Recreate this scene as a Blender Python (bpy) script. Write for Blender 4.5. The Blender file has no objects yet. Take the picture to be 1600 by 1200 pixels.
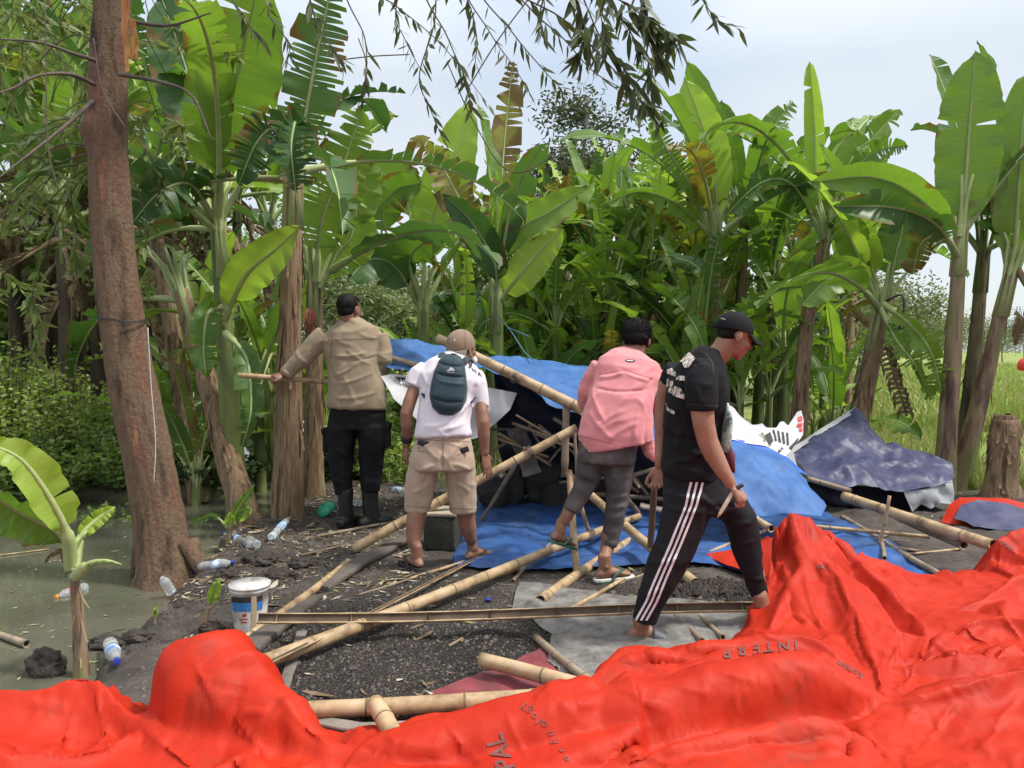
import bpy, bmesh, math, random
import numpy as np
from mathutils import Vector, Matrix, noise
from mathutils.bvhtree import BVHTree
from mathutils.geometry import delaunay_2d_cdt
R = math.radians
sc = bpy.context.scene
C = sc.collection
rnd = random.Random(7)

# ------------------------------------------------------------------ camera, sky, sun, exposure
F = 1180.0; CAMH = 1.4; PITCH = math.atan(52/F)
cam = bpy.data.cameras.new('camera'); co = bpy.data.objects.new('camera', cam); C.objects.link(co)
cam.lens = 36*F/1600; cam.sensor_width = 36; cam.clip_end = 3000; cam.clip_start = 0.05
co.location = (0, 0, CAMH); co.rotation_euler = (math.pi/2-PITCH, 0, 0)
sc.camera = co
w = bpy.data.worlds.new('World'); sc.world = w; w.use_nodes = True
wn = w.node_tree.nodes; wl = w.node_tree.links
SUN_EL, SUN_AZ = R(58), R(100)          # sun high on the right, veiled by cloud
bg = wn['Background']; bg.inputs[1].default_value = 0.135
sky = wn.new('ShaderNodeTexSky'); sky.sky_type = 'NISHITA'; sky.sun_disc = False
sky.sun_elevation = SUN_EL; sky.sun_rotation = SUN_AZ; sky.air_density = 1.0; sky.dust_density = 1.5
tc = wn.new('ShaderNodeTexCoord'); mp = wn.new('ShaderNodeMapping'); mp.inputs['Scale'].default_value = (1, 1, 2.6)
ns = wn.new('ShaderNodeTexNoise'); ns.inputs['Scale'].default_value = 1.5; ns.inputs['Detail'].default_value = 4
ns.inputs['Roughness'].default_value = .5
cr = wn.new('ShaderNodeValToRGB')
cr.color_ramp.elements[0].position = .36; cr.color_ramp.elements[0].color = (.35, .35, .35, 1)
cr.color_ramp.elements[1].position = .64; cr.color_ramp.elements[1].color = (.93, .93, .93, 1)
mx = wn.new('ShaderNodeMixRGB')
sx = wn.new('ShaderNodeSeparateXYZ'); wl.new(tc.outputs['Generated'], sx.inputs[0])     # overcast: the zenith is brighter than the horizon
gr_ = wn.new('ShaderNodeValToRGB'); gr_.color_ramp.elements[0].position = .0; gr_.color_ramp.elements[0].color = (.40, .415, .43, 1); gr_.color_ramp.elements[1].position = .75; gr_.color_ramp.elements[1].color = (1, 1, 1, 1)
e_ = gr_.color_ramp.elements.new(.33); e_.color = (.375, .41, .445, 1)
wl.new(sx.outputs['Z'], gr_.inputs[0]); sc_ = wn.new('ShaderNodeVectorMath'); sc_.operation = 'SCALE'; sc_.inputs['Scale'].default_value = 10.5; wl.new(gr_.outputs[0], sc_.inputs[0]); wl.new(sc_.outputs[0], mx.inputs[2])
wl.new(tc.outputs['Generated'], mp.inputs[0]); wl.new(mp.outputs[0], ns.inputs[0]); wl.new(ns.outputs[0], cr.inputs[0])
wl.new(cr.outputs[0], mx.inputs[0]); wl.new(sky.outputs[0], mx.inputs[1]); wl.new(mx.outputs[0], bg.inputs[0])
sl = bpy.data.lights.new('sun', 'SUN'); sl.energy = 2.9; sl.angle = R(7); sl.color = (1, .95, .87)
so = bpy.data.objects.new('sun', sl); C.objects.link(so)
sd = Vector((math.sin(SUN_AZ)*math.cos(SUN_EL), math.cos(SUN_AZ)*math.cos(SUN_EL), math.sin(SUN_EL)))
so.rotation_euler = sd.to_track_quat('Z', 'Y').to_euler()
sc.view_settings.view_transform = 'Standard'; sc.view_settings.look = 'None'; sc.view_settings.gamma = 1
sc.view_settings.use_curve_mapping = False
sc.view_settings.exposure = 0.58
sc.cycles.max_bounces = 8; sc.cycles.transparent_max_bounces = 12
sc.cycles.use_denoising = True

# ------------------------------------------------------------------ helpers
CP, SP = math.cos(PITCH), math.sin(PITCH)
def ray(px, py):
    a, b = (px-800)/F, (py-600)/F
    return Vector((a, CP - b*SP, -SP - b*CP))
def P(px, py, Y):                       # the point on a pixel's ray at distance Y ahead
    d = ray(px, py); return Vector((0, 0, CAMH)) + d*(Y/d.y)
def G(px, py, z=0.0):                   # the point on a pixel's ray at height z
    d = ray(px, py); return Vector((0, 0, CAMH)) + d*((z-CAMH)/d.z)
def proj(v):
    x, y, z = v[0], v[1], v[2]-CAMH
    dep = y*CP - z*SP; up = y*SP + z*CP
    return 800 + F*x/dep, 600 - F*up/dep
def V(*a): return Vector(a)
ORD = ['first', 'second', 'third', 'fourth', 'fifth', 'sixth', 'seventh', 'eighth', 'ninth', 'tenth', 'eleventh', 'twelfth', 'thirteenth', 'fourteenth', 'fifteenth', 'sixteenth', 'seventeenth', 'eighteenth', 'nineteenth', 'twentieth', 'twenty-first', 'twenty-second', 'twenty-third', 'twenty-fourth', 'twenty-fifth', 'twenty-sixth', 'twenty-seventh', 'twenty-eighth', 'twenty-ninth', 'thirtieth']
def rank(xs, wh):                       # place of each item from the left among those at the same place
    out = []
    for x, w_ in zip(xs, wh): out.append(ORD[sorted(a for a, b in zip(xs, wh) if b == w_).index(x)])
    return out
def smooth01(t): t = min(1, max(0, t)); return t*t*(3-2*t)

def link(name, me, mats, parent=None, loc=None):
    o = bpy.data.objects.new(name, me); C.objects.link(o)
    if not me.materials:
        for m in (mats if isinstance(mats, (list, tuple)) else [mats]): me.materials.append(m)
    if loc is not None: o.location = loc
    if parent is not None: o.parent = parent
    return o
def tag(o, label=None, cat=None, group=None, kind=None):
    if label: o['label'] = label
    if cat: o['category'] = cat
    if group: o['group'] = group
    if kind: o['kind'] = kind
    return o
def empty(name, loc, label, cat, group=None):
    o = bpy.data.objects.new(name, None); C.objects.link(o); o.location = loc; o.empty_display_size = .1
    return tag(o, label, cat, group)
def mesh(name, vs, fs, smooth=True, uv=None, mi=None, org=None):
    me = bpy.data.meshes.new(name)
    if org is not None: vs = [(v[0]-org[0], v[1]-org[1], v[2]-org[2]) for v in vs]
    me.from_pydata([tuple(v) for v in vs], [], fs)
    if smooth and len(me.polygons): me.polygons.foreach_set('use_smooth', [True]*len(me.polygons))
    if mi is not None: me.polygons.foreach_set('material_index', mi)
    if uv is not None:
        l = me.uv_layers.new(name='UVMap')
        idx = np.empty(len(me.loops), np.int32); me.loops.foreach_get('vertex_index', idx)
        l.data.foreach_set('uv', np.asarray(uv, np.float32)[idx].ravel())
    me.update(); return me

class MB:                               # collects shells; build() links them as one mesh object
    def __init__(s): s.v = []; s.f = []; s.m = []; s.cur = 0
    def add(s, vs, fs):
        b = len(s.v); s.v += [Vector(v) for v in vs]; s.f += [[i+b for i in f] for f in fs]; s.m += [s.cur]*len(fs); return s
    def box(s, c, sx, sy, sz, M=None, bev=0):
        M = M or Matrix.Identity(3); c = Vector(c)
        if bev <= 0:
            vs = [c + M @ Vector((x*sx/2, y*sy/2, z*sz/2)) for x in (-1, 1) for y in (-1, 1) for z in (-1, 1)]
            return s.add(vs, [[0,1,3,2],[4,6,7,5],[0,4,5,1],[2,3,7,6],[0,2,6,4],[1,5,7,3]])
        bm = bmesh.new(); bmesh.ops.create_cube(bm, size=1)
        for v in bm.verts: v.co = Vector((v.co.x*sx, v.co.y*sy, v.co.z*sz))
        bmesh.ops.bevel(bm, geom=bm.edges[:], offset=bev, segments=2, affect='EDGES', profile=.5)
        vs = [c + M @ v.co for v in bm.verts]; fs = [[v.index for v in f.verts] for f in bm.faces]; bm.free()
        return s.add(vs, fs)
    def loft(s, rings, n=20, cap=True, expo=2.0, ref=None):
        # rings: (center, a, b[, side]) ; a along side, b along the third axis
        pts = [Vector(r[0]) for r in rings]; vs = []; fs = []
        k = len(pts); frames = []; prev = None
        for i in range(k):
            t = (pts[min(i+1, k-1)] - pts[max(i-1, 0)]).normalized()
            sd_ = Vector(rings[i][3]) if len(rings[i]) > 3 else (Vector(ref) if ref is not None else (prev if prev is not None else (Vector((1, 0, 0)) if abs(t.x) < .8 else Vector((0, 1, 0)))))
            sd_ = (sd_ - t*sd_.dot(t)).normalized(); prev = sd_
            frames.append((t, sd_, t.cross(sd_)))
        def ring(c, a, b, fr):
            out = []
            for j in range(n):
                th = 2*math.pi*j/n; cx, sy = math.cos(th), math.sin(th)
                x = math.copysign(abs(cx)**(2/expo), cx); y = math.copysign(abs(sy)**(2/expo), sy)
                out.append(c + fr[1]*(x*a) + fr[2]*(y*b))
            return out
        rows = []
        if cap:
            t = frames[0][0]; m = min(rings[0][1], rings[0][2])
            for q in ((.35, .94), (.72, .72)): rows.insert(0, ring(pts[0]-t*m*cap*q[0]*.6, rings[0][1]*q[1], rings[0][2]*q[1], frames[0]))
            rows = rows[:]
        rows += [ring(pts[i], rings[i][1], rings[i][2], frames[i]) for i in range(k)]
        if cap:
            t = frames[-1][0]; m = min(rings[-1][1], rings[-1][2])
            for q in ((.35, .94), (.72, .72)): rows.append(ring(pts[-1]+t*m*cap*q[0]*.6, rings[-1][1]*q[1], rings[-1][2]*q[1], frames[-1]))
        for r_ in rows: vs += r_
        for i in range(len(rows)-1):
            for j in range(n):
                a, b = i*n+j, i*n+(j+1) % n
                fs.append([a, b, b+n, a+n])
        fs.append(list(range(n-1, -1, -1))); q = (len(rows)-1)*n; fs.append([q+j for j in range(n)])
        return s.add(vs, fs)
    def tube(s, pts, r, n=8, cap=False):
        rs = r if isinstance(r, (list, tuple)) else [r]*len(pts)
        return s.loft([(p, q, q) for p, q in zip(pts, rs)], n=n, cap=cap)
    def ell(s, c, rx, ry, rz, M=None, nu=14, nv=9):
        M = M or Matrix.Identity(3); c = Vector(c); vs = [c + M @ Vector((0, 0, -rz))]; fs = []
        for i in range(1, nv):
            ph = -math.pi/2 + math.pi*i/nv
            for j in range(nu):
                th = 2*math.pi*j/nu
                vs.append(c + M @ Vector((rx*math.cos(ph)*math.cos(th), ry*math.cos(ph)*math.sin(th), rz*math.sin(ph))))
        vs.append(c + M @ Vector((0, 0, rz)))
        for j in range(nu): fs.append([0, 1+(j+1) % nu, 1+j])
        for i in range(nv-2):
            for j in range(nu):
                a, b = 1+i*nu+j, 1+i*nu+(j+1) % nu; fs.append([a, b, b+nu, a+nu])
        q = len(vs)-1
        for j in range(nu): fs.append([q, q-nu+j, q-nu+(j+1) % nu])
        return s.add(vs, fs)
    def build(s, name, mats, parent=None, org=None, smooth=True):
        org = org if org is not None else (parent.location if parent is not None else V(0, 0, 0))
        me = mesh(name, s.v, s.f, smooth, mi=s.m, org=org)
        return link(name, me, mats, parent, loc=None if parent is not None else org)

def evaluated(o):
    dg = bpy.context.evaluated_depsgraph_get(); me = bpy.data.meshes.new_from_object(o.evaluated_get(dg)); return me
def remesh(mb, voxel=.006, smooth=4, factor=.5):
    me = mesh('tmp', mb.v, mb.f, False); o = bpy.data.objects.new('tmp', me); C.objects.link(o)
    r_ = o.modifiers.new('r', 'REMESH'); r_.mode = 'VOXEL'; r_.voxel_size = voxel; r_.use_smooth_shade = True
    if smooth: s_ = o.modifiers.new('s', 'SMOOTH'); s_.factor = factor; s_.iterations = smooth
    out = evaluated(o); bpy.data.objects.remove(o); bpy.data.meshes.remove(me)
    return out
def coords(me):
    a = np.empty(len(me.vertices)*3, np.float64); me.vertices.foreach_get('co', a); return a.reshape(-1, 3)
def normals(me):
    a = np.empty(len(me.vertices)*3, np.float32); me.vertices.foreach_get('normal', a); return a.reshape(-1, 3).astype(np.float64)
def setco(me, a): me.vertices.foreach_set('co', np.ascontiguousarray(a, np.float32).ravel()); me.update()
def projn(a):
    z = a[:, 2]-CAMH; dep = a[:, 1]*CP - z*SP; up = a[:, 1]*SP + z*CP
    return 800 + F*a[:, 0]/dep, 600 - F*up/dep
def fbm(a, scale, amp, octv=3, seed=0.):
    out = np.empty(len(a)); s = Vector((seed*13.1, seed*7.7, seed*3.3))
    sx = scale if isinstance(scale, (tuple, list)) else (scale,)*3
    for i, p in enumerate(a):
        out[i] = noise.fractal(Vector((p[0]*sx[0], p[1]*sx[1], p[2]*sx[2]))+s, 1.0, 2.0, octv)
    return out*amp
def wrinkle(me, folds=(), noise_amp=.004, scale=7, seed=1., stretch=(1, 1, 1), ridge=.0, rscale=9):
    # folds: (x0,y0,x1,y1,amp_m,width_px) raised ridges (negative amp: creases) on the side facing the viewer
    a = coords(me); nn = normals(me)
    d = fbm(a, tuple(scale*q for q in stretch), noise_amp, 2, seed)
    if ridge:
        r_ = fbm(a, tuple(rscale*q for q in stretch), 1.0, 2, seed+5); d += ridge*(1-np.minimum(1, np.abs(r_)*4))
    if folds:
        px, py = projn(a); view = a-np.array([0, 0, CAMH]); fc = np.clip(-(nn*view).sum(1)/np.linalg.norm(view, axis=1)*2, 0, 1)
        for x0, y0, x1, y1, am, wd in folds:
            dx, dy = x1-x0, y1-y0; L2 = dx*dx+dy*dy+1e-9
            t = ((px-x0)*dx+(py-y0)*dy)/L2; tc_ = np.clip(t, 0, 1)
            bow = np.sin(tc_*math.pi)*math.sqrt(L2)*.06
            ddx = px-(x0+tc_*dx)+bow*dy/math.sqrt(L2); ddy = py-(y0+tc_*dy)-bow*dx/math.sqrt(L2)
            dist = np.sqrt(ddx**2+ddy**2)
            d += fc*am*np.exp(-(dist/wd)**2)*np.clip(np.sin(tc_*math.pi)*1.6+.15, 0, 1)
    setco(me, a + nn*d[:, None])

# ------------------------------------------------------------------ materials
def nodes(name):
    m = bpy.data.materials.new(name); m.use_nodes = True; return m, m.node_tree.nodes, m.node_tree.links, m.node_tree.nodes['Principled BSDF']
def ramp(N, cols):
    c = N.new('ShaderNodeValToRGB'); e = c.color_ramp.elements
    while len(e) < len(cols): e.new(.5)
    for i, (p, col) in enumerate(cols): e[i].position = p; e[i].color = (*col, 1) if len(col) == 3 else col
    return c
def mat(name, cols, scale=5, stretch=(1, 1, 1), rough=.7, bump=.3, bscale=None, bdist=.01, spec=.5, transl=0, tcol=None, metal=0, coord='Object',
        detail=6, bstretch=None, alpha=None, wave=None, trans=0, rvar=0, sheen=0):
    m, N, L, B = nodes(name)
    tcn = N.new('ShaderNodeTexCoord'); mpn = N.new('ShaderNodeMapping'); mpn.inputs['Scale'].default_value = stretch
    L.new(tcn.outputs[coord], mpn.inputs[0])
    nz = N.new('ShaderNodeTexNoise'); nz.inputs['Scale'].default_value = scale; nz.inputs['Detail'].default_value = detail; nz.inputs['Roughness'].default_value = .6
    L.new(mpn.outputs[0], nz.inputs[0])
    if len(cols) == 1: cols = [(0, cols[0]), (1, tuple(c*.8 for c in cols[0]))]
    elif not isinstance(cols[0][1], (tuple, list)): cols = [(.3+.4*i/(len(cols)-1), c) for i, c in enumerate(cols)]
    cr_ = ramp(N, cols); L.new(nz.outputs[0], cr_.inputs[0])
    col = cr_.outputs[0]
    if rvar:
        oi = N.new('ShaderNodeObjectInfo'); hs = N.new('ShaderNodeHueSaturation'); mr = N.new('ShaderNodeMapRange')
        mr.inputs[3].default_value = 1-rvar; mr.inputs[4].default_value = 1+rvar
        L.new(oi.outputs['Random'], mr.inputs[0]); L.new(mr.outputs[0], hs.inputs['Value']); L.new(col, hs.inputs['Color']); col = hs.outputs[0]
    L.new(col, B.inputs['Base Color'])
    B.inputs['Roughness'].default_value = rough; B.inputs['Specular IOR Level'].default_value = spec; B.inputs['Metallic'].default_value = metal
    if trans: B.inputs['Transmission Weight'].default_value = trans
    if sheen: B.inputs['Sheen Weight'].default_value = sheen
    if bump:
        mb_ = N.new('ShaderNodeMapping'); mb_.inputs['Scale'].default_value = bstretch or stretch; L.new(tcn.outputs[coord], mb_.inputs[0])
        n2 = N.new('ShaderNodeTexNoise'); n2.inputs['Scale'].default_value = bscale or scale*4; n2.inputs['Detail'].default_value = 8; n2.inputs['Roughness'].default_value = .65
        L.new(mb_.outputs[0], n2.inputs[0]); bp = N.new('ShaderNodeBump'); bp.inputs['Strength'].default_value = bump; bp.inputs['Distance'].default_value = bdist
        L.new(n2.outputs[0], bp.inputs['Height']); L.new(bp.outputs[0], B.inputs['Normal'])
    if transl:
        out = N['Material Output']; tr = N.new('ShaderNodeBsdfTranslucent'); mxs = N.new('ShaderNodeMixShader'); mxs.inputs[0].default_value = transl
        if tcol:
            mc = N.new('ShaderNodeMixRGB'); mc.blend_type = 'MULTIPLY'; mc.inputs[0].default_value = 1; mc.inputs[2].default_value = (*tcol, 1)
            L.new(col, mc.inputs[1]); L.new(mc.outputs[0], tr.inputs[0])
        else: L.new(col, tr.inputs[0])
        L.new(B.outputs[0], mxs.inputs[1]); L.new(tr.outputs[0], mxs.inputs[2]); L.new(mxs.outputs[0], out.inputs[0])
    return m
def leaf_mat(name, dark, light, transl=.4, brown=.62, rough=.42):
    # banana blade: fine veins across, browning towards torn edges
    m, N, L, B = nodes(name)
    uvn = N.new('ShaderNodeUVMap'); mpn = N.new('ShaderNodeMapping'); mpn.inputs['Scale'].default_value = (38, 1.2, 1); L.new(uvn.outputs[0], mpn.inputs[0])
    nz = N.new('ShaderNodeTexNoise'); nz.inputs['Scale'].default_value = 1.6; nz.inputs['Detail'].default_value = 5; L.new(mpn.outputs[0], nz.inputs[0])
    oi = N.new('ShaderNodeObjectInfo'); ad = N.new('ShaderNodeMath'); ad.operation = 'MULTIPLY_ADD'; ad.inputs[1].default_value = .55; ad.inputs[2].default_value = -.02
    L.new(oi.outputs['Random'], ad.inputs[0])
    a2 = N.new('ShaderNodeMath'); a2.operation = 'MULTIPLY_ADD'; a2.inputs[1].default_value = .5; L.new(nz.outputs[0], a2.inputs[0]); L.new(ad.outputs[0], a2.inputs[2])
    cr_ = ramp(N, [(.15, dark), (.75, light)]); L.new(a2.outputs[0], cr_.inputs[0])
    t = N.new('ShaderNodeTexCoord'); n3 = N.new('ShaderNodeTexNoise'); n3.inputs['Scale'].default_value = 3.0; n3.inputs['Detail'].default_value = 6; L.new(t.outputs['Object'], n3.inputs[0])
    sp = N.new('ShaderNodeSeparateXYZ'); L.new(uvn.outputs[0], sp.inputs[0])
    m1 = N.new('ShaderNodeMath'); m1.operation = 'POWER'; m1.inputs[1].default_value = 4; L.new(sp.outputs[1], m1.inputs[0])
    m2 = N.new('ShaderNodeMath'); m2.operation = 'MULTIPLY_ADD'; m2.inputs[1].default_value = .16; L.new(m1.outputs[0], m2.inputs[0]); L.new(n3.outputs[0], m2.inputs[2])
    r2 = ramp(N, [(brown, (0, 0, 0)), (brown+.07, (1, 1, 1))]); L.new(m2.outputs[0], r2.inputs[0])
    mc = N.new('ShaderNodeMixRGB'); mc.inputs[2].default_value = (.16, .10, .03, 1); L.new(r2.outputs[0], mc.inputs[0]); L.new(cr_.outputs[0], mc.inputs[1])
    L.new(mc.outputs[0], B.inputs['Base Color']); B.inputs['Roughness'].default_value = rough; B.inputs['Specular IOR Level'].default_value = .45
    bp = N.new('ShaderNodeBump'); bp.inputs['Strength'].default_value = .5; bp.inputs['Distance'].default_value = .006; L.new(nz.outputs[0], bp.inputs['Height']); L.new(bp.outputs[0], B.inputs['Normal'])
    tr = N.new('ShaderNodeBsdfTranslucent'); mxs = N.new('ShaderNodeMixShader'); mxs.inputs[0].default_value = transl
    mu = N.new('ShaderNodeMixRGB'); mu.blend_type = 'MULTIPLY'; mu.inputs[0].default_value = 1; mu.inputs[2].default_value = (1.15, 1.3, .55, 1); L.new(mc.outputs[0], mu.inputs[1])
    L.new(mu.outputs[0], tr.inputs[0]); L.new(B.outputs[0], mxs.inputs[1]); L.new(tr.outputs[0], mxs.inputs[2]); L.new(mxs.outputs[0], N['Material Output'].inputs[0])
    return m
M = {}
M['leaf_dark'] = leaf_mat('banana_leaf_dark', (.040, .10, .030), (.095, .18, .045), .3)
M['leaf_mid'] = leaf_mat('banana_leaf_green', (.085, .175, .028), (.205, .315, .055), .4, brown=.67)
M['leaf_bright'] = leaf_mat('banana_leaf_young', (.22, .345, .05), (.34, .46, .08), .45, brown=.85)
M['leaf_yellow'] = leaf_mat('banana_leaf_yellowing', (.13, .17, .03), (.28, .24, .04), .4, brown=.5)
M['leaf_dead'] = mat('dead_banana_leaf', [(.10, .075, .045), (.22, .16, .09), (.33, .26, .16)], 6, (3, 3, .6), .85, .6, 14, .02, .2, transl=.15)
M['rib'] = mat('leaf_rib', [(.24, .32, .11), (.38, .43, .19)], 6, rough=.5, bump=.1, rvar=.2)
M['stem_brown'] = mat('banana_stem_brown', [(.3, (.055, .035, .022)), (.42, (.15, .09, .05)), (.5, (.30, .21, .125)), (.58, (.20, .125, .07)), (.68, (.36, .28, .17)), (.76, (.24, .23, .09))], 5.5, (2.6, 2.6, .28), .75, 1.0, 20, .02, .3, bstretch=(3, 3, .25))
M['stem_mix'] = mat('banana_stem_mottled', [(.3, (.04, .03, .025)), (.42, (.15, .095, .06)), (.5, (.27, .19, .115)), (.6, (.17, .18, .055)), (.75, (.24, .27, .09))], 2.6, (2.2, 2.2, .5), .6, .7, 14, .015, .4, bstretch=(3, 3, .25))
M['stem_green'] = mat('banana_stem_green', [(.3, (.07, .09, .03)), (.55, (.16, .20, .06)), (.75, (.13, .08, .04))], 3, (2, 2, .5), .55, .5, 14, .012, .4, bstretch=(3, 3, .25))
M['stem_deep'] = mat('banana_stem_deep_shade', [(.3, (.018, .014, .01)), (.5, (.06, .042, .026)), (.7, (.10, .085, .04))], 5, (2, 2, .4), rough=.8, bump=.8, bscale=16)  # stem colour darkened to carry the shade of the left tangle
M['stem_dark'] = mat('banana_stem_shade', [(.3, (.04, .03, .02)), (.5, (.14, .105, .06)), (.7, (.19, .20, .07))], 3, (2, 2, .5), .7, .7, 14, .015, .3, bstretch=(3, 3, .25))
# ------------------------------------------------------------------ ground, water, field
BK = [(0.5, -3.6), (2.4, -2.5), (3.4, -1.95), (4.1, -2.08), (4.7, -2.18), (5.7, -2.30), (6.5, -2.28), (7.5, -2.25), (12, -2.3), (17, -2.4), (300, -2.4)]
def bankx(y):
    for (y0, x0), (y1, x1) in zip(BK, BK[1:]):
        if y <= y1: t = max(0, (y-y0)/(y1-y0)); return x0+(x1-x0)*t
    return -2.4
def nz2(x, y, s, k=0.): return noise.noise(Vector((x*s, y*s, k)))
def height(x, y):
    d1 = x - bankx(y) + .12*nz2(x, y, 2.3) + .06*nz2(x, y, 7)
    d2 = min(-(x+.36*y), y-7.4) + .3*nz2(x, y, 1.5, 3)
    d3 = y-17.5+nz2(x, y, .4)
    d = max(d1, d2, d3)
    m = smooth01((d+.38)/.62)
    z = -.6+.6*m
    near = max(0, 1-max(0, y-3)/9)
    rough = .8+.3*smooth01((-.9-x)/.8) if y < 9 else .8
    z += m*(.035*nz2(x, y, 1.1, 1)+.03*rough*nz2(x, y, 4.5, 2)+.016*rough*nz2(x, y, 13, 4)) - .01
    if -2.3 < x < -1.2 and 4.9 < y < 6.8: z += .05*max(0, nz2(x, y, 5, 9))+.03*nz2(x, y, 16, 8)
    return z
def axis(fine0, fine1, step, far, g=1.13):
    a = list(np.arange(fine0, fine1, step)); s = step; v = a[-1]; hi = []
    while v < far[1]: s *= g; v += s; hi.append(v)
    s = step; v = a[0]; lo = []
    while v > far[0]: s *= g; v -= s; lo.append(v)
    return lo[::-1]+a+hi
xs = axis(-3.4, 3.4, .04, (-900, 900)); ys = axis(1.6, 8.6, .04, (-40, 1500))
vs = [(x, y, height(x, y) if abs(x) < 60 and y < 60 else 0.0) for y in ys for x in xs]
nx = len(xs); fs = [[j*nx+i, j*nx+i+1, (j+1)*nx+i+1, (j+1)*nx+i] for j in range(len(ys)-1) for i in range(nx-1)]
gm = mesh('ground', vs, fs)
col = gm.color_attributes.new('field', 'FLOAT_COLOR', 'POINT')
cv = np.zeros((len(vs), 4), np.float32); cv[:, 3] = 1
for i, (x, y, z) in enumerate(vs):
    g = smooth01((y-7.2+.7*nz2(x, y, .8)-max(0, (3.2-x))*2.2)/1.6)
    if y > 15: g = max(g, smooth01((y-15)/3))
    if x < -.3*y-.2 and y > 7: g = .35
    gravel = smooth01((x+1.55+.35*nz2(x, y, 1.7))/.5)*smooth01((4.9-y+.5*nz2(x, y, 1.1, 5))/.8)*smooth01((1.6-x)/.8)
    cv[i, 0] = g; cv[i, 1] = gravel; cv[i, 2] = smooth01((z+.13)/.09)
col.data.foreach_set('color', cv.ravel())
def ground_mat():
    m, N, L, B = nodes('soil')
    t = N.new('ShaderNodeTexCoord'); vc = N.new('ShaderNodeVertexColor'); vc.layer_name = 'field'
    sp = N.new('ShaderNodeSeparateColor'); L.new(vc.outputs[0], sp.inputs[0])
    def nzn(s, d=8, r=.6):
        n = N.new('ShaderNodeTexNoise'); n.inputs['Scale'].default_value = s; n.inputs['Detail'].default_value = d; n.inputs['Roughness'].default_value = r; L.new(t.outputs['Object'], n.inputs[0]); return n
    soil = ramp(N, [(.3, (.035, .029, .025)), (.5, (.08, .067, .057)), (.66, (.13, .11, .093)), (.78, (.19, .16, .13))]); L.new(nzn(3.5, 12, .72).outputs[0], soil.inputs[0])
    vo = N.new('ShaderNodeTexVoronoi'); vo.inputs['Scale'].default_value = 75; vo.inputs['Randomness'].default_value = 1; L.new(t.outputs['Object'], vo.inputs[0])
    grv = ramp(N, [(0, (.17, .145, .125)), (.35, (.10, .083, .07)), (.6, (.034, .028, .023))]); L.new(vo.outputs['Distance'], grv.inputs[0])
    mu = N.new('ShaderNodeMixRGB'); mu.blend_type = 'MULTIPLY'; mu.inputs[0].default_value = .3; L.new(grv.outputs[0], mu.inputs[1]); L.new(vo.outputs['Color'], mu.inputs[2])
    ton = ramp(N, [(.32, (.5, .48, .46)), (.55, (1, 1, 1)), (.72, (1.35, 1.3, 1.22))]); L.new(nzn(1.6, 5, .6).outputs[0], ton.inputs[0]); mt_ = N.new('ShaderNodeMixRGB'); mt_.blend_type = 'MULTIPLY'; mt_.inputs[0].default_value = 1; L.new(mu.outputs[0], mt_.inputs[1]); L.new(ton.outputs[0], mt_.inputs[2]); mu = mt_
    mg = N.new('ShaderNodeMixRGB'); L.new(sp.outputs[1], mg.inputs[0]); L.new(soil.outputs[0], mg.inputs[1]); L.new(mu.outputs[0], mg.inputs[2])
    gr = ramp(N, [(.32, (.09, .075, .04)), (.44, (.19, .20, .06)), (.55, (.20, .28, .05)), (.7, (.32, .38, .09))]); L.new(nzn(.9, 10, .7).outputs[0], gr.inputs[0])
    mf = N.new('ShaderNodeMixRGB'); L.new(sp.outputs[0], mf.inputs[0]); L.new(mg.outputs[0], mf.inputs[1]); L.new(gr.outputs[0], mf.inputs[2])
    wet = N.new('ShaderNodeMixRGB'); wet.blend_type = 'MIX'; wet.inputs[1].default_value = (.03, .026, .02, 1); L.new(sp.outputs[2], wet.inputs[0]); L.new(mf.outputs[0], wet.inputs[2])
    L.new(wet.outputs[0], B.inputs['Base Color'])
    rr = N.new('ShaderNodeMapRange'); rr.inputs[3].default_value = .35; rr.inputs[4].default_value = .88; L.new(sp.outputs[2], rr.inputs[0]); L.new(rr.outputs[0], B.inputs['Roughness'])
    b1 = N.new('ShaderNodeBump'); b1.inputs['Strength'].default_value = .8; b1.inputs['Distance'].default_value = .06; L.new(nzn(14, 12, .7).outputs[0], b1.inputs['Height'])
    iv = N.new('ShaderNodeMath'); iv.operation = 'MULTIPLY'; iv.inputs[1].default_value = -1; L.new(vo.outputs['Distance'], iv.inputs[0])
    b2 = N.new('ShaderNodeBump'); b2.inputs['Distance'].default_value = .02; L.new(sp.outputs[1], b2.inputs['Strength']); L.new(iv.outputs[0], b2.inputs['Height']); L.new(b1.outputs[0], b2.inputs['Normal'])
    L.new(b2.outputs[0], B.inputs['Normal']); B.inputs['Specular IOR Level'].default_value = .35
    return m
tag(link('ground', gm, ground_mat()), kind='structure')
gbvh = BVHTree.FromPolygons([tuple(v) for v in vs], fs)
def gz(x, y):
    h = gbvh.ray_cast(Vector((x, y, 30)), Vector((0, 0, -1))); return h[0].z if h[0] is not None else 0.
def GP(px, py, up=0.):                  # pixel -> point on the real ground
    d = ray(px, py).normalized(); h = gbvh.ray_cast(Vector((0, 0, CAMH)), d)
    p = h[0] if h[0] is not None else G(px, py); return Vector((p.x, p.y, p.z+up))
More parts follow.
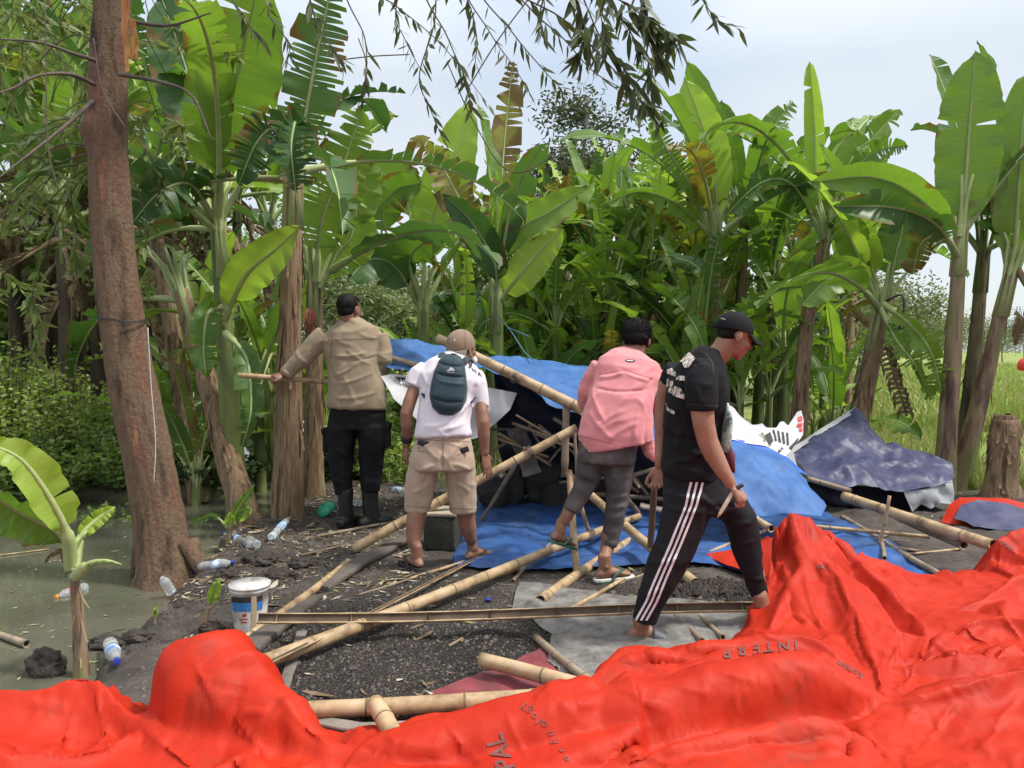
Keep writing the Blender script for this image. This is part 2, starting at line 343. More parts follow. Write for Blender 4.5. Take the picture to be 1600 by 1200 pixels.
# murky canal
m, N, L, B = nodes('canal_water')
B.inputs['Base Color'].default_value = (.125, .118, .07, 1); B.inputs['Roughness'].default_value = .04; B.inputs['Specular IOR Level'].default_value = .75
t = N.new('ShaderNodeTexCoord'); n = N.new('ShaderNodeTexNoise'); n.inputs['Scale'].default_value = 5; n.inputs['Detail'].default_value = 3; L.new(t.outputs['Object'], n.inputs[0])
bp = N.new('ShaderNodeBump'); bp.inputs['Strength'].default_value = .12; bp.inputs['Distance'].default_value = .02; L.new(n.outputs[0], bp.inputs['Height']); L.new(bp.outputs[0], B.inputs['Normal'])
n2 = N.new('ShaderNodeTexNoise'); n2.inputs['Scale'].default_value = 1.3; n2.inputs['Detail'].default_value = 8; L.new(t.outputs['Object'], n2.inputs[0])
c2 = ramp(N, [(.35, (.088, .088, .062)), (.65, (.135, .133, .098))]); L.new(n2.outputs[0], c2.inputs[0]); L.new(c2.outputs[0], B.inputs['Base Color'])
WZ = -.13
wm = mesh('water', [(-40, -2, WZ), (-.9, -2, WZ), (-.9, 22, WZ), (-40, 22, WZ)], [[0, 1, 2, 3]], False)
tag(link('water', wm, m), kind='structure')
def GW(px, py, up=0.):
    p = GP(px, py); return p+V(0, 0, up) if p.z > WZ else G(px, py, WZ)+V(0, 0, up)

# ------------------------------------------------------------------ loose stones, grass, litter (uncountable)
def scatter_mesh(name, items, mats, kind='stuff'):
    vs, fs, mi = [], [], []
    for v, f, k in items:
        b = len(vs); vs += v; fs += [[i+b for i in q] for q in f]; mi += [k]*len(f)
    return tag(link(name, mesh(name, vs, fs, False, mi=mi), mats), kind=kind)
r2 = random.Random(3); items = []
for i in range(15000):
    u = r2.random(); x = r2.uniform(-1.9, 2.2); y = 2.3+3.6*r2.random()**1.1
    if x < bankx(y)+.1: continue
    gv = (x > -1.5+.3*nz2(x, y, 1.7))
    if not gv and r2.random() < .8: continue
    if y > 4.8 and r2.random() < .6: continue
    s = r2.uniform(.0035, .010)*(2.0 if r2.random() < .05 else 1); z = gz(x, y)
    a = r2.random()*6.28; ca, sa = math.cos(a), math.sin(a)
    base = [(1, 0, 0), (.2, 1, 0), (-1, .3, 0), (-.3, -.9, 0), (.3, .1, .8), (-.4, .1, .6)]
    pts = [((p[0]*ca-p[1]*sa)*s*r2.uniform(.7, 1.3)+x, (p[0]*sa+p[1]*ca)*s*r2.uniform(.7, 1.3)+y, z-.001+p[2]*s*r2.uniform(.7, 1.2)) for p in base]
    items.append((pts, [[0, 1, 4], [1, 2, 5], [1, 5, 4], [2, 3, 5], [3, 4, 5], [3, 0, 4]], 0 if r2.random() < .98 else 1))
scatter_mesh('gravel', items, [mat('gravel_stone', [(.05, .045, .04), (.15, .13, .115)], 40, rough=.8, bump=.2), mat('pale_stone', [(.18, .16, .14), (.27, .24, .21)], 30, rough=.8, bump=.2)])
def blade_items(n, area, hmin, hmax, wid, r2, bend=.5, k=(0, 1)):
    out = []
    for i in range(n):
        p = area(r2)
        if p is None: continue
        x, y = p; z = gz(x, y) if y < 60 else 0; h = r2.uniform(hmin, hmax); a = r2.random()*6.28; b = r2.random()*6.28; q = h*bend*r2.random()
        wx, wy = math.cos(a)*wid, math.sin(a)*wid; bx, by = math.cos(b)*q, math.sin(b)*q
        out.append(([(x-wx, y-wy, z), (x+wx, y+wy, z), (x+wx*.7+bx*.4, y+wy*.7+by*.4, z+h*.6), (x-wx*.7+bx*.4, y-wy*.7+by*.4, z+h*.6), (x+bx, y+by, z+h)], [[0, 1, 2, 3], [3, 2, 4]], r2.choice(k)))
    return out
gm1 = mat('grass_blade', [(.19, .28, .045), (.32, .41, .08)], 2, rough=.6, bump=0, transl=.35); gm2 = mat('dry_grass_blade', [(.32, .29, .11), (.45, .40, .18)], 2, rough=.7, bump=0, transl=.3)
def area_field(r2):
    y = 7.6+22*r2.random()**2.2; x = 3.1*y/8+r2.random()*y*.75
    if nz2(x, y, .7, 6) < -.12 and r2.random() < .8: return None
    return x, y
items = blade_items(30000, area_field, .05, .20, .006, r2, k=(0, 0, 1))
def area_grove(r2):
    y = r2.uniform(7.8, 13); x = r2.uniform(-.2, .62)*y; return (x, y) if r2.random() < .7 else None
items += blade_items(7000, area_grove, .08, .4, .008, r2, .8, (0, 0, 1))
scatter_mesh('grass', items, [gm1, gm2])
# fallen leaf scraps and twigs on the soil
lm = [mat('litter_brown', [(.10, .065, .035), (.2, .14, .08)], 9, rough=.8, bump=.2), mat('litter_pale', [(.33, .28, .2), (.45, .4, .32)], 9, rough=.8, bump=.2), mat('litter_olive', [(.15, .16, .05), (.24, .24, .09)], 9, rough=.8, bump=.2)]
items = []
def scrap(x, y, s, k, r2, el=2.5):
    z = gz(x, y)+.004; a = r2.random()*6.28; ca, sa = math.cos(a), math.sin(a)
    base = [(-el, 0, .1), (-.8, .8, .25*r2.random()), (1, .7, .5*r2.random()), (el, 0, .2+.8*r2.random()), (.9, -.7, .2), (-.9, -.6, .0)]
    return ([((p[0]*ca-p[1]*sa)*s+x, (p[0]*sa+p[1]*ca)*s+y, z+p[2]*s) for p in base], [[0, 1, 5], [1, 2, 4, 5], [2, 3, 4]], k)
for i in range(2600):
    t = r2.random()
    if t < .62: y = r2.uniform(4.2, 7.6); x = bankx(y)+r2.random()**1.3*1.6+.02
    elif t < .8: y = r2.uniform(2.6, 5.4); x = r2.uniform(-1.7, 2.4)
    else: y = r2.uniform(6, 11); x = r2.uniform(-2, 4.5)
    items.append(scrap(x, y, r2.uniform(.004, .012)*(2.2 if r2.random() < .1 else 1), r2.choice((0, 0, 1, 2, 0, 1) if t < .62 else (0, 0, 0, 1, 2)), r2, r2.uniform(1.5, 5)))
scatter_mesh('leaf_litter', items, lm)
# ------------------------------------------------------------------ banana plants
def bez(pts, n):
    # Catmull-Rom through pts
    p = [Vector(q) for q in pts]; p = [p[0]*2-p[1]]+p+[p[-1]*2-p[-2]]; segs = len(p)-3; out = []
    for i in range(n+1):
        u = i/n*segs; k = min(int(u), segs-1); t = u-k; a, b, c, d = p[k:k+4]
        out.append(.5*((2*b)+(c-a)*t+(2*a-5*b+4*c-d)*t*t+(3*b-a-3*c+d)*t*t*t))
    return out
def leaf_geo(mid, side_of, width, i0, tears, fold, sag, rr, rib=.02, J=4, bell=None, torn_amp=.5):
    """blade on the midrib points mid[i0:], petiole on mid[:i0+1]; returns verts, faces, uvs, material ids"""
    vs, fs, uv, mi = [], [], [], []
    n = len(mid)-1; acc = [0]
    for a, b in zip(mid, mid[1:]): acc.append(acc[-1]+(b-a).length)
    L0 = acc[i0]; LB = acc[-1]-L0
    def w_at(t):
        e = math.sin(math.pi*min(1, max(0, t))**.8)**.45 if 0 < t < 1 else 0
        return width*.5*max(.0, e)
    def frame(i):
        t = (mid[min(i+1, n)]-mid[max(i-1, 0)]).normalized(); s = side_of(i/n, t); s = (s-t*s.dot(t)).normalized(); return t, s, s.cross(t)
    fr = [frame(i) for i in range(n+1)]
    for sgn in (-1, 1):
        ph = rr.random()*50; cuts = sorted(set([i0, n]+[i for i in range(i0+1, n) if rr.random() < tears*max(.1, 1+2.2*noise.noise(Vector((i*.21, ph, sgn))))]))
        for a, b in zip(cuts, cuts[1:]):
            dang = rr.uniform(-torn_amp, torn_amp)*(1 if tears > .15 else .25); lenj = rr.uniform(.7, 1.04) if tears > .15 else 1
            gap = rr.uniform(.2, .7)*min(1, tears*1.6) if (b-a) < 4 else rr.uniform(.03, .2)*(tears > 0)
            rows = []
            for i in range(a, b+1):
                t, s, nn = fr[i]; tt = (acc[i]-L0)/LB; wd = w_at(tt)*lenj*(1+.07*noise.noise(Vector((i*.9, ph, sgn)))); row = []
                for j in range(J+1):
                    q = j/J; ang = fold+dang*q+.25*q*q*sag
                    ctr = (a+b)/2; shift = (ctr-i)*gap*q*(LB/(n-i0))
                    ripple = .018*math.sin(i*1.1+sgn*2+ph)*q*q+.010*math.sin(i*2.3+ph)*q
                    p = mid[i]+s*sgn*(wd*q*math.cos(ang))-nn*(wd*q*math.sin(ang))*1+t*(shift+wd*q*.12)+nn*ripple
                    p = p-Vector((0, 0, 1))*sag*.35*wd*q*q
                    row.append(len(vs)); vs.append(p); uv.append((acc[i]+sgn*.37+i*.0, q))
                rows.append(row)
            for r0, r1 in zip(rows, rows[1:]):
                for j in range(J): fs.append([r0[j], r1[j], r1[j+1], r0[j+1]] if sgn > 0 else [r0[j], r0[j+1], r1[j+1], r1[j]]); mi.append(0)
    # midrib and petiole
    K = 6; base = len(vs)
    for i in range(n+1):
        t, s, nn = fr[i]; q = acc[i]/acc[-1]; r_ = rib*(1-q)**.8*(1.5 if i < i0 else 1)+.0025
        for k in range(K): th = 2*math.pi*k/K; vs.append(mid[i]+s*math.cos(th)*r_*1.15+nn*math.sin(th)*r_); uv.append((0, 0))
    for i in range(n):
        for k in range(K): a, b = base+i*K+k, base+i*K+(k+1) % K; fs.append([a, b, b+K, a+K]); mi.append(1)
    return vs, fs, uv, mi
def make_leaf(name, mid, side_of, width, i0, tears=0, fold=.25, sag=.5, rr=rnd, rib=.02, J=4, org=None, torn_amp=.5):
    v, f, u, m_ = leaf_geo(mid, side_of, width, i0, tears, fold, sag, rr, rib, J, torn_amp=torn_amp)
    me = mesh('banana_leaf', v, f, True, u, m_, org); return me
def leafobj(me, mname, parent, name='leaf', loc=(0, 0, 0), rot=None, scale=1):
    o = bpy.data.objects.new(name, me); C.objects.link(o)
    if not me.materials: me.materials.append(M[mname]); me.materials.append(M['rib'] if mname != 'leaf_dead' else M['leaf_dead'])
    else: pass
    o.parent = parent; o.location = loc
    if rot is not None: o.rotation_euler = rot
    o.scale = (scale,)*3; return o
POOL = {}
def pool_leaf(mname, style, rr):
    """a leaf at the origin heading +X; styles differ in rise, droop, tearing"""
    key = (mname, style, rr.randrange(3))
    if key in POOL: return POOL[key]
    e0, bend, L, wd, tears, fold = {'up': (1.38, .25, 1.8, .44, .10, .35), 'uptorn': (1.3, .55, 1.8, .42, .8, .45), 'mid': (1.2, 1.0, 1.95, .46, .24, .3), 'arch': (1.1, 1.9, 2.0, .46, .45, .35), 'torn': (1.15, 1.6, 1.9, .46, .8, .4),
        'flat': (.55, 1.2, 1.9, .50, .25, .2), 'droop': (.2, 1.5, 1.7, .46, .6, .7), 'dead': (-.5, 1.2, 1.5, .34, .7, 1.15)}[style]
    e0 += rr.uniform(-.12, .12); bend *= rr.uniform(.75, 1.2); n = 26; pet = .55 if style != 'dead' else .25
    pts = [Vector((0, 0, 0))]; tot = L+pet; yaw = 0; yb = rr.uniform(-.5, .5)
    for i in range(n):
        q = i/n; e = e0-bend*q**1.5; yaw = yb*q; d = Vector((math.cos(e)*math.cos(yaw), math.cos(e)*math.sin(yaw), math.sin(e))); pts.append(pts[-1]+d*tot/n)
    roll = rr.uniform(-.6, .6)
    def side(q, t): 
        s = Vector((0, 1, 0)); s = (s-t*s.dot(t)).normalized(); return s*math.cos(roll*q)+t.cross(s)*math.sin(roll*q)
    me = make_leaf('banana_leaf', pts, side, wd, max(2, int(n*pet/tot)), tears, fold, .5 if style != 'dead' else 1.2, rr, .022, 3)
    me.materials.append(M[mname]); me.materials.append(M['rib'] if mname != 'leaf_dead' else M['leaf_dead'])
    POOL[key] = me; return me
def stem_mesh(pts, r0, r1, rr, peel=.2, n=20, org=None, rings=26):
    c = bez(pts, rings); mb = MB(); vs, fs = [], []
    for i, p in enumerate(c):
        q = i/rings; r_ = r0*(1-q)+r1*q; r_ *= 1+.25*(1-q)**8
        t = (c[min(i+1, rings)]-c[max(i-1, 0)]).normalized(); s = Vector((1, 0, 0)); s = (s-t*s.dot(t)).normalized(); u = t.cross(s)
        for j in range(n):
            th = 2*math.pi*j/n; k = 1+.09*noise.noise(Vector((math.cos(th)*2, math.sin(th)*2, q*2.2+r0*99)))*2+peel*.35*max(0, noise.noise(Vector((th*3, q*7, r0*50))))
            vs.append(p+(s*math.cos(th)+u*math.sin(th))*r_*k)
    for i in range(rings):
        for j in range(n): a, b = i*n+j, i*n+(j+1) % n; fs.append([a, b, b+n, a+n])
    fs.append([rings*n+j for j in range(n)])
    mb.add(vs, fs)
    # loose strips of sheath
    for k in range(int(peel*60)):
        q = rr.random()*.8+.05; i = int(q*rings); th = rr.random()*6.28; L = rr.uniform(.1, .4)*(c[-1]-c[0]).length*.5; wd = rr.uniform(.008, .025)*(r0/.11)
        t = (c[min(i+1, rings)]-c[max(i-1, 0)]).normalized(); s = Vector((1, 0, 0)); s = (s-t*s.dot(t)).normalized(); u = t.cross(s)
        rad = s*math.cos(th)+u*math.sin(th); tan = t.cross(rad); r_ = (r0*(1-q)+r1*q)*1.05; top = c[i]+rad*r_; out = rr.uniform(.01, .05)
        row = []
        for h in range(5):
            a = h/4; p = top-t*L*a+rad*(out*a*a); row += [p-tan*wd*(1-.5*a), p+tan*wd*(1-.5*a)]
        mb.add(row, [[2*h, 2*h+1, 2*h+3, 2*h+2] for h in range(4)])
    me = mesh('stem', mb.v, mb.f, True, org=org); return me
LABELS = []
def banana(label, base, top, r0, r1, leaves, stem='stem_mix', group='banana plants of the grove', seed=0, dead=2, hero=(), scale=1., mid=None, peel=.2, cat='banana plant', lean=None, bright=.3):
    """leaves: list of (azimuth deg, style, material) or an int"""
    rr = random.Random(seed*17+5); base = Vector(base); top = Vector(top)
    base.z = min(base.z, gz(base.x, base.y))-.03
    e = empty('banana_plant', base, label, cat, group)
    pts = [base]+([Vector(q) for q in mid] if mid else [])+[top]
    so_ = link('stem', stem_mesh(pts, r0, r1, rr, peel, org=base), M[stem], e)
    ax = (pts[-1]-pts[-2]).normalized()
    if isinstance(leaves, int):
        st = ['up', 'uptorn', 'mid', 'mid', 'arch', 'torn', 'flat', 'uptorn', 'torn', 'droop', 'mid', 'up']
        n = leaves; a0 = rr.random()*360; leaves = []
        for k in range(n):
            s = st[k % len(st)]; mnm = rr.choices(['leaf_bright', 'leaf_mid', 'leaf_dark', 'leaf_yellow'], [bright if s in ('up', 'mid', 'uptorn') else bright*.5, .55, .2, .09])[0]
            leaves.append((a0+k*137.5, s, mnm))
        for k in range(dead): leaves.append((rr.random()*360, 'dead', 'leaf_dead'))
    for az, s, mnm in leaves:
        me = pool_leaf(mnm, s, rr); k = scale*rr.uniform(.8, 1.12)
        off = ax*(-.02-rr.random()*.1)*scale
        if s == 'dead': off = ax*(-.1-rr.random()*.35)*scale
        leafobj(me, mnm, e, 'leaf' if s != 'dead' else 'dead_leaf', top+off-base+ax.cross(V(1, 0, 0))*0, (rr.uniform(-.15, .15), rr.uniform(-.12, .12), R(az)), k)
    for h in hero: hero_leaf(e, base, **h)
    # drawn-in leaf bases round the top of the stem
    mb = MB()
    for k in range(6):
        a = k*1.05+rr.random(); d = V(math.cos(a), math.sin(a), 0)
        mb.tube([top-ax*.5*scale+d*r1*.75, top-ax*.1*scale+d*r1*.7, top+ax*.25*scale+d*r1*1.5, top+ax*.45*scale+d*r1*3.2], [r1*.55, r1*.42, r1*.28, r1*.16], 7)
    mb.build('leaf_sheath', M['rib'] if stem != 'stem_dark' else M['stem_green'], e)
    return e
def hero_leaf(e, base, pts, w, m_='leaf_mid', pet=.12, tears=.03, fold=.2, sag=.2, roll=0., J=5, n=34, seed=1, tamp=.5, rib=.018, name='leaf', label=None):
    rr = random.Random(seed*31+1); mid = bez([P(*q) for q in pts], n)
    def side(q, t):
        c = mid[n//2]-V(0, 0, CAMH); vw = c.normalized(); s = t.cross(vw).normalized(); rl = roll if not isinstance(roll, tuple) else roll[0]+(roll[1]-roll[0])*q
        return s*math.cos(rl)+vw*math.sin(rl)
    me = make_leaf('leaf', mid, side, w, max(1, int(n*pet)), tears, fold, sag, rr, rib, J, org=base, torn_amp=tamp)
    o = leafobj(me, m_, e, name)
    if label: o['label'] = label
    return o

# --- the heroes, each with its own label
def on(px, Y): p = P(px, 600, Y); return V(p.x, p.y, gz(p.x, p.y))
def mk(label, pxb, Yb, pxt, pyt, Yt, r0, r1, leaves, **k):
    return banana(label, on(pxb, Yb), P(pxt, pyt, Yt), r0, r1, leaves, **k)
UP, MD, AR, TO, FL, DR, DE = 'up', 'mid', 'arch', 'torn', 'flat', 'droop', 'dead'
b_, m_, d_, y_, x_ = 'leaf_bright', 'leaf_mid', 'leaf_dark', 'leaf_yellow', 'leaf_dead'
mk('tall green banana plant right of the leaning trunk, two broad leaves leaving the picture', 372, 6.9, 340, 345, 6.7, .11, .06,
   [(200, AR, d_), (300, AR, m_), (90, MD, d_), (20, TO, d_), (150, DR, d_), (250, FL, d_)], stem='stem_green', seed=1, dead=1, hero=[
   dict(pts=[(338, 350, 6.7), (345, 230, 6.5), (372, 110, 6.2), (405, -30, 5.9)], w=.72, m_='leaf_mid', pet=.22, fold=.12, seed=3, sag=.1),
   dict(pts=[(332, 350, 6.7), (316, 200, 6.9), (285, 90, 7.0), (248, -15, 7.0)], w=.62, m_='leaf_dark', pet=.22, fold=.25, seed=4, tears=.06),
   dict(pts=[(336, 350, 6.7), (300, 290, 6.3), (250, 300, 6.0), (205, 350, 5.9)], w=.45, m_='leaf_dark', pet=.2, tears=.4, fold=.5, seed=5),
   dict(pts=[(350, 500, 6.4), (385, 430, 6.1), (430, 390, 5.9), (472, 352, 5.8)], w=.36, m_='leaf_bright', pet=.1, fold=.3, seed=6, sag=.1),
   dict(pts=[(345, 480, 6.4), (325, 490, 6.2), (318, 540, 6.0), (322, 590, 5.9)], w=.34, m_='leaf_mid', pet=.1, tears=.2, fold=.6, seed=7),
   dict(pts=[(352, 520, 6.4), (385, 560, 6.2), (392, 640, 6.1), (378, 700, 6.1)], w=.3, m_='leaf_dark', pet=.15, tears=.3, fold=.6, seed=8)])
mk('thick stripped brown banana stem the uniformed man reaches past, dark leaves folded down', 447, 6.35, 458, 262, 6.35, .115, .075,
   [(180, DR, d_), (20, DR, d_), (80, AR, d_), (300, DR, d_)], stem='stem_brown', seed=2, dead=2, peel=.7, hero=[
   dict(pts=[(465, 280, 6.3), (476, 190, 6.2), (494, 90, 6.1), (520, -30, 6.0)], w=.5, m_='leaf_dark', pet=.15, tears=.7, fold=.25, seed=9, tamp=.35),
   dict(pts=[(458, 270, 6.2), (462, 190, 6.0), (455, 230, 5.85), (462, 300, 5.8)], w=.5, m_='leaf_dark', pet=.3, tears=.85, fold=.75, seed=10, tamp=.5),
   dict(pts=[(455, 280, 6.3), (430, 205, 6.1), (400, 225, 6.0), (372, 290, 6.0)], w=.4, m_='leaf_dark', pet=.2, tears=.75, fold=.6, seed=11)])
mk('brown banana stem with red string round it, behind the stripped stem', 487, 7.3, 492, 430, 7.3, .1, .065,
   [(170, AR, d_), (60, MD, m_), (330, FL, d_)], stem='stem_brown', seed=3, dead=3, peel=.5, hero=[
   dict(pts=[(494, 440, 7.2), (502, 350, 7.0), (532, 270, 6.9), (566, 168, 6.8)], w=.6, m_='leaf_mid', pet=.18, tears=.45, fold=.15, seed=12, tamp=.35),
   dict(pts=[(498, 440, 7.2), (540, 340, 7.2), (560, 280, 7.2), (560, 240, 7.2)], w=.5, m_='leaf_mid', pet=.3, fold=.2, seed=13),
   dict(pts=[(500, 450, 7.2), (525, 400, 7.2), (548, 370, 7.2), (560, 310, 7.2)], w=.5, m_='leaf_bright', pet=.15, fold=.1, seed=14)])
mk('dead brown banana stem leaning left beside the big trunk, peeling in long strips', 392, 6.6, 283, 455, 7.2, .12, .07,
   [(150, DR, d_)], stem='stem_brown', seed=4, dead=5, peel=.8, group='banana plants of the grove')
mk('banana plant with a dry bundle of hanging brown leaves right behind the big trunk', 310, 7.6, 232, 300, 8.0, .1, .06,
   [(200, MD, d_), (20, AR, d_), (320, AR, m_), (110, TO, d_)], stem='stem_brown', seed=5, dead=6, peel=.6)
mk('slim banana plant with wide glossy leaves in the gap beyond the uniformed man', 668, 9.3, 660, 475, 9.2, .1, .06, [(200, MD, m_), (40, MD, m_), (130, AR, d_)], stem='stem_green', seed=6, dead=2, hero=[
   dict(pts=[(655, 480, 9.2), (620, 420, 9.0), (580, 405, 8.8), (540, 440, 8.6)], w=.62, m_='leaf_dark', pet=.15, fold=.35, seed=15),
   dict(pts=[(660, 480, 9.2), (640, 410, 8.9), (668, 375, 8.7), (698, 375, 8.6)], w=.55, m_='leaf_mid', pet=.3, fold=.3, seed=16),
   dict(pts=[(660, 470, 9.2), (668, 380, 9.2), (700, 270, 9.2), (738, 160, 9.2)], w=.62, m_='leaf_bright', pet=.22, fold=.2, seed=17, tears=.05),
   dict(pts=[(655, 480, 9.2), (600, 350, 9.0), (615, 300, 8.9), (660, 285, 8.8)], w=.5, m_='leaf_mid', pet=.3, fold=.4, seed=18),
   dict(pts=[(650, 470, 9.2), (640, 330, 9.4), (625, 300, 9.4), (575, 245, 9.4)], w=.7, m_='leaf_mid', pet=.3, fold=.2, seed=19)])
mk('banana plant with a dark boat-shaped leaf and a bright one, behind the backpack man', 775, 8.9, 776, 455, 8.8, .1, .065, [(150, UP, m_), (270, MD, d_), (10, AR, m_)], stem='stem_green', seed=7, dead=2, hero=[
   dict(pts=[(776, 460, 8.8), (772, 410, 8.6), (735, 345, 8.4), (688, 300, 8.2)], w=.42, m_='leaf_dark', pet=.12, fold=.45, seed=20),
   dict(pts=[(780, 470, 8.8), (812, 430, 8.6), (845, 390, 8.5), (880, 358, 8.4)], w=.42, m_='leaf_bright', pet=.1, fold=.15, seed=21),
   dict(pts=[(776, 450, 8.8), (780, 340, 9.2), (790, 200, 9.4), (802, 95, 9.4)], w=.5, m_='leaf_yellow', pet=.2, tears=.6, fold=.2, seed=22, tamp=.3),
   dict(pts=[(776, 450, 8.8), (775, 380, 8.8), (776, 320, 8.8), (773, 265, 8.8)], w=.24, m_='leaf_bright', pet=.2, fold=.6, seed=23),
   dict(pts=[(780, 460, 8.8), (800, 370, 8.6), (860, 330, 8.5), (930, 285, 8.5)], w=.45, m_='leaf_mid', pet=.2, fold=.5, seed=24),
   dict(pts=[(776, 460, 8.8), (740, 360, 8.8), (690, 260, 9), (640, 215, 9.2)], w=.5, m_='leaf_yellow', pet=.25, tears=.8, fold=.3, seed=25)])
mk('banana plant with a tall pale upright leaf, behind the head of the man in black', 1112, 9.4, 1118, 372, 9.4, .095, .065, [(180, TO, m_), (0, AR, m_), (70, MD, m_), (210, MD, m_), (310, FL, d_), (250, TO, y_)], stem='stem_brown', seed=8, dead=3, peel=.5, hero=[
   dict(pts=[(1120, 370, 9.4), (1118, 290, 9.3), (1098, 200, 9.2), (1068, 118, 9.2)], w=.5, m_='leaf_bright', pet=.18, fold=.12, seed=26),
   dict(pts=[(1114, 370, 9.4), (1080, 290, 9.2), (1040, 230, 9.1), (1010, 165, 9.0)], w=.4, m_='leaf_mid', pet=.15, tears=.75, fold=.5, seed=27),
   dict(pts=[(1112, 370, 9.4), (1060, 320, 9.0), (1000, 300, 8.8), (940, 320, 8.7)], w=.42, m_='leaf_mid', pet=.15, tears=.3, fold=.7, seed=28)])
mk('banana plant crowded against its taller pale-leaved neighbour, dark stem behind the man in black', 1150, 10.2, 1162, 352, 10.2, .095, .06, [(200, UP, m_), (340, TO, m_), (60, AR, d_), (140, MD, d_), (280, AR, m_)], stem='stem_dark', seed=9, dead=4, hero=[
   dict(pts=[(1165, 355, 10.2), (1190, 250, 10.1), (1215, 190, 10.1), (1240, 160, 10.1)], w=.5, m_='leaf_mid', pet=.2, tears=.6, fold=.3, seed=29),
   dict(pts=[(1160, 355, 10.2), (1140, 250, 10.3), (1130, 200, 10.3), (1128, 155, 10.3)], w=.45, m_='leaf_mid', pet=.2, tears=.1, fold=.2, seed=30)])
mk('banana plant with a narrow furled leaf standing straight up, stem bare brown', 1245, 8.7, 1292, 368, 8.8, .1, .06, [(150, TO, m_), (200, AR, m_), (60, MD, m_), (330, FL, m_)], stem='stem_brown', seed=10, dead=2, peel=.3, mid=[P(1262, 500, 8.75)], hero=[
   dict(pts=[(1285, 360, 8.8), (1276, 290, 8.8), (1272, 190, 8.8), (1265, 95, 8.8)], w=.30, m_='leaf_bright', pet=.2, fold=.7, seed=31),
   dict(pts=[(1285, 370, 8.8), (1240, 290, 8.6), (1190, 285, 8.5), (1130, 340, 8.4)], w=.45, m_='leaf_dark', pet=.12, tears=.5, fold=.8, seed=32),
   dict(pts=[(1290, 370, 8.8), (1330, 250, 8.8), (1365, 215, 8.8), (1405, 170, 8.8)], w=.42, m_='leaf_mid', pet=.2, tears=.2, fold=.4, seed=33),
   dict(pts=[(1290, 370, 8.8), (1335, 270, 8.7), (1375, 235, 8.6), (1420, 228, 8.5)], w=.35, m_='leaf_mid', pet=.2, tears=.5, fold=.5, seed=34),
   dict(pts=[(1290, 370, 8.8), (1320, 340, 8.6), (1380, 310, 8.5), (1440, 350, 8.4)], w=.4, m_='leaf_dark', pet=.12, tears=.35, fold=.5, seed=35)])
bfl = mk('leaning banana plant with a hanging purple flower bud at the edge of the field', 1325, 8.1, 1378, 478, 8.2, .12, .075, [(100, MD, m_), (150, UP, m_), (190, MD, b_), (230, FL, m_)], stem='stem_brown', seed=11, dead=2, peel=.5, hero=[
   dict(pts=[(1385, 470, 8.2), (1400, 400, 8.2), (1410, 350, 8.2), (1392, 300, 8.2)], w=.5, m_='leaf_mid', pet=.2, fold=.2, seed=36),
   dict(pts=[(1375, 470, 8.2), (1345, 390, 8.2), (1325, 350, 8.2), (1310, 330, 8.2)], w=.45, m_='leaf_bright', pet=.15, fold=.3, seed=37),
   dict(pts=[(1380, 475, 8.1), (1420, 505, 7.8), (1455, 550, 7.6), (1472, 618, 7.5)], w=.4, m_='leaf_mid', pet=.15, tears=.6, fold=.8, seed=38),
   dict(pts=[(1375, 480, 8.1), (1400, 530, 7.8), (1430, 570, 7.6), (1455, 625, 7.6)], w=.34, m_='leaf_mid', pet=.2, tears=.6, fold=.8, seed=39),
   dict(pts=[(1372, 480, 8.2), (1330, 430, 8.0), (1290, 440, 7.9), (1250, 480, 7.9)], w=.45, m_='leaf_mid', pet=.2, fold=.4, seed=40),
   dict(pts=[(1372, 480, 8.2), (1345, 440, 8.4), (1330, 440, 8.4), (1290, 450, 8.3)], w=.3, m_='leaf_yellow', pet=.4, tears=.6, fold=.4, seed=41)])
mk('banana plant with one huge flat leaf standing upright at the right, over a blackened stem', 1478, 7.5, 1502, 352, 7.5, .088, .062, [(60, AR, d_), (330, MD, d_)], stem='stem_mix', seed=12, dead=3, peel=.5, hero=[
   dict(pts=[(1500, 370, 7.45), (1508, 300, 7.45), (1516, 190, 7.40), (1524, 78, 7.35)], w=0.58, m_='leaf_mid', pet=.13, fold=.08, seed=42, sag=.05),
   dict(pts=[(1495, 400, 7.45), (1452, 325, 7.25), (1370, 278, 7.15), (1262, 285, 7.15)], w=0.43, m_='leaf_mid', pet=.15, fold=.65, seed=43, tears=.08),
   dict(pts=[(1497, 400, 7.45), (1462, 350, 7.15), (1400, 325, 6.95), (1300, 322, 6.85)], w=0.45, m_='leaf_dark', pet=.2, fold=.5, seed=44, tears=.25),
   dict(pts=[(1497, 400, 7.45), (1470, 370, 7.65), (1440, 380, 7.75), (1425, 430, 7.75)], w=0.43, m_='leaf_yellow', pet=.2, fold=.6, seed=45, tears=.3)])
mk('banana plant leaning right, crown cut by the picture edge, stem mottled green and purple', 1500, 7.7, 1582, 418, 7.6, .092, .062, [(120, UP, m_), (80, MD, d_), (20, AR, m_), (340, TO, d_)], stem='stem_mix', seed=13, dead=3, peel=.5, hero=[
   dict(pts=[(1582, 420, 7.65), (1590, 330, 7.55), (1596, 220, 7.55), (1606, 112, 7.55)], w=0.53, m_='leaf_mid', pet=.1, fold=.2, seed=46),
   dict(pts=[(1575, 420, 7.65), (1560, 330, 7.85), (1560, 260, 7.95), (1585, 190, 8.05)], w=0.44, m_='leaf_dark', pet=.15, fold=.4, tears=.3, seed=47),
   dict(pts=[(1590, 420, 7.55), (1620, 480, 7.35), (1600, 500, 7.25), (1585, 540, 7.25)], w=0.35, m_='leaf_dead', pet=.2, fold=.8, tears=.4, seed=48, name='dead_leaf')])
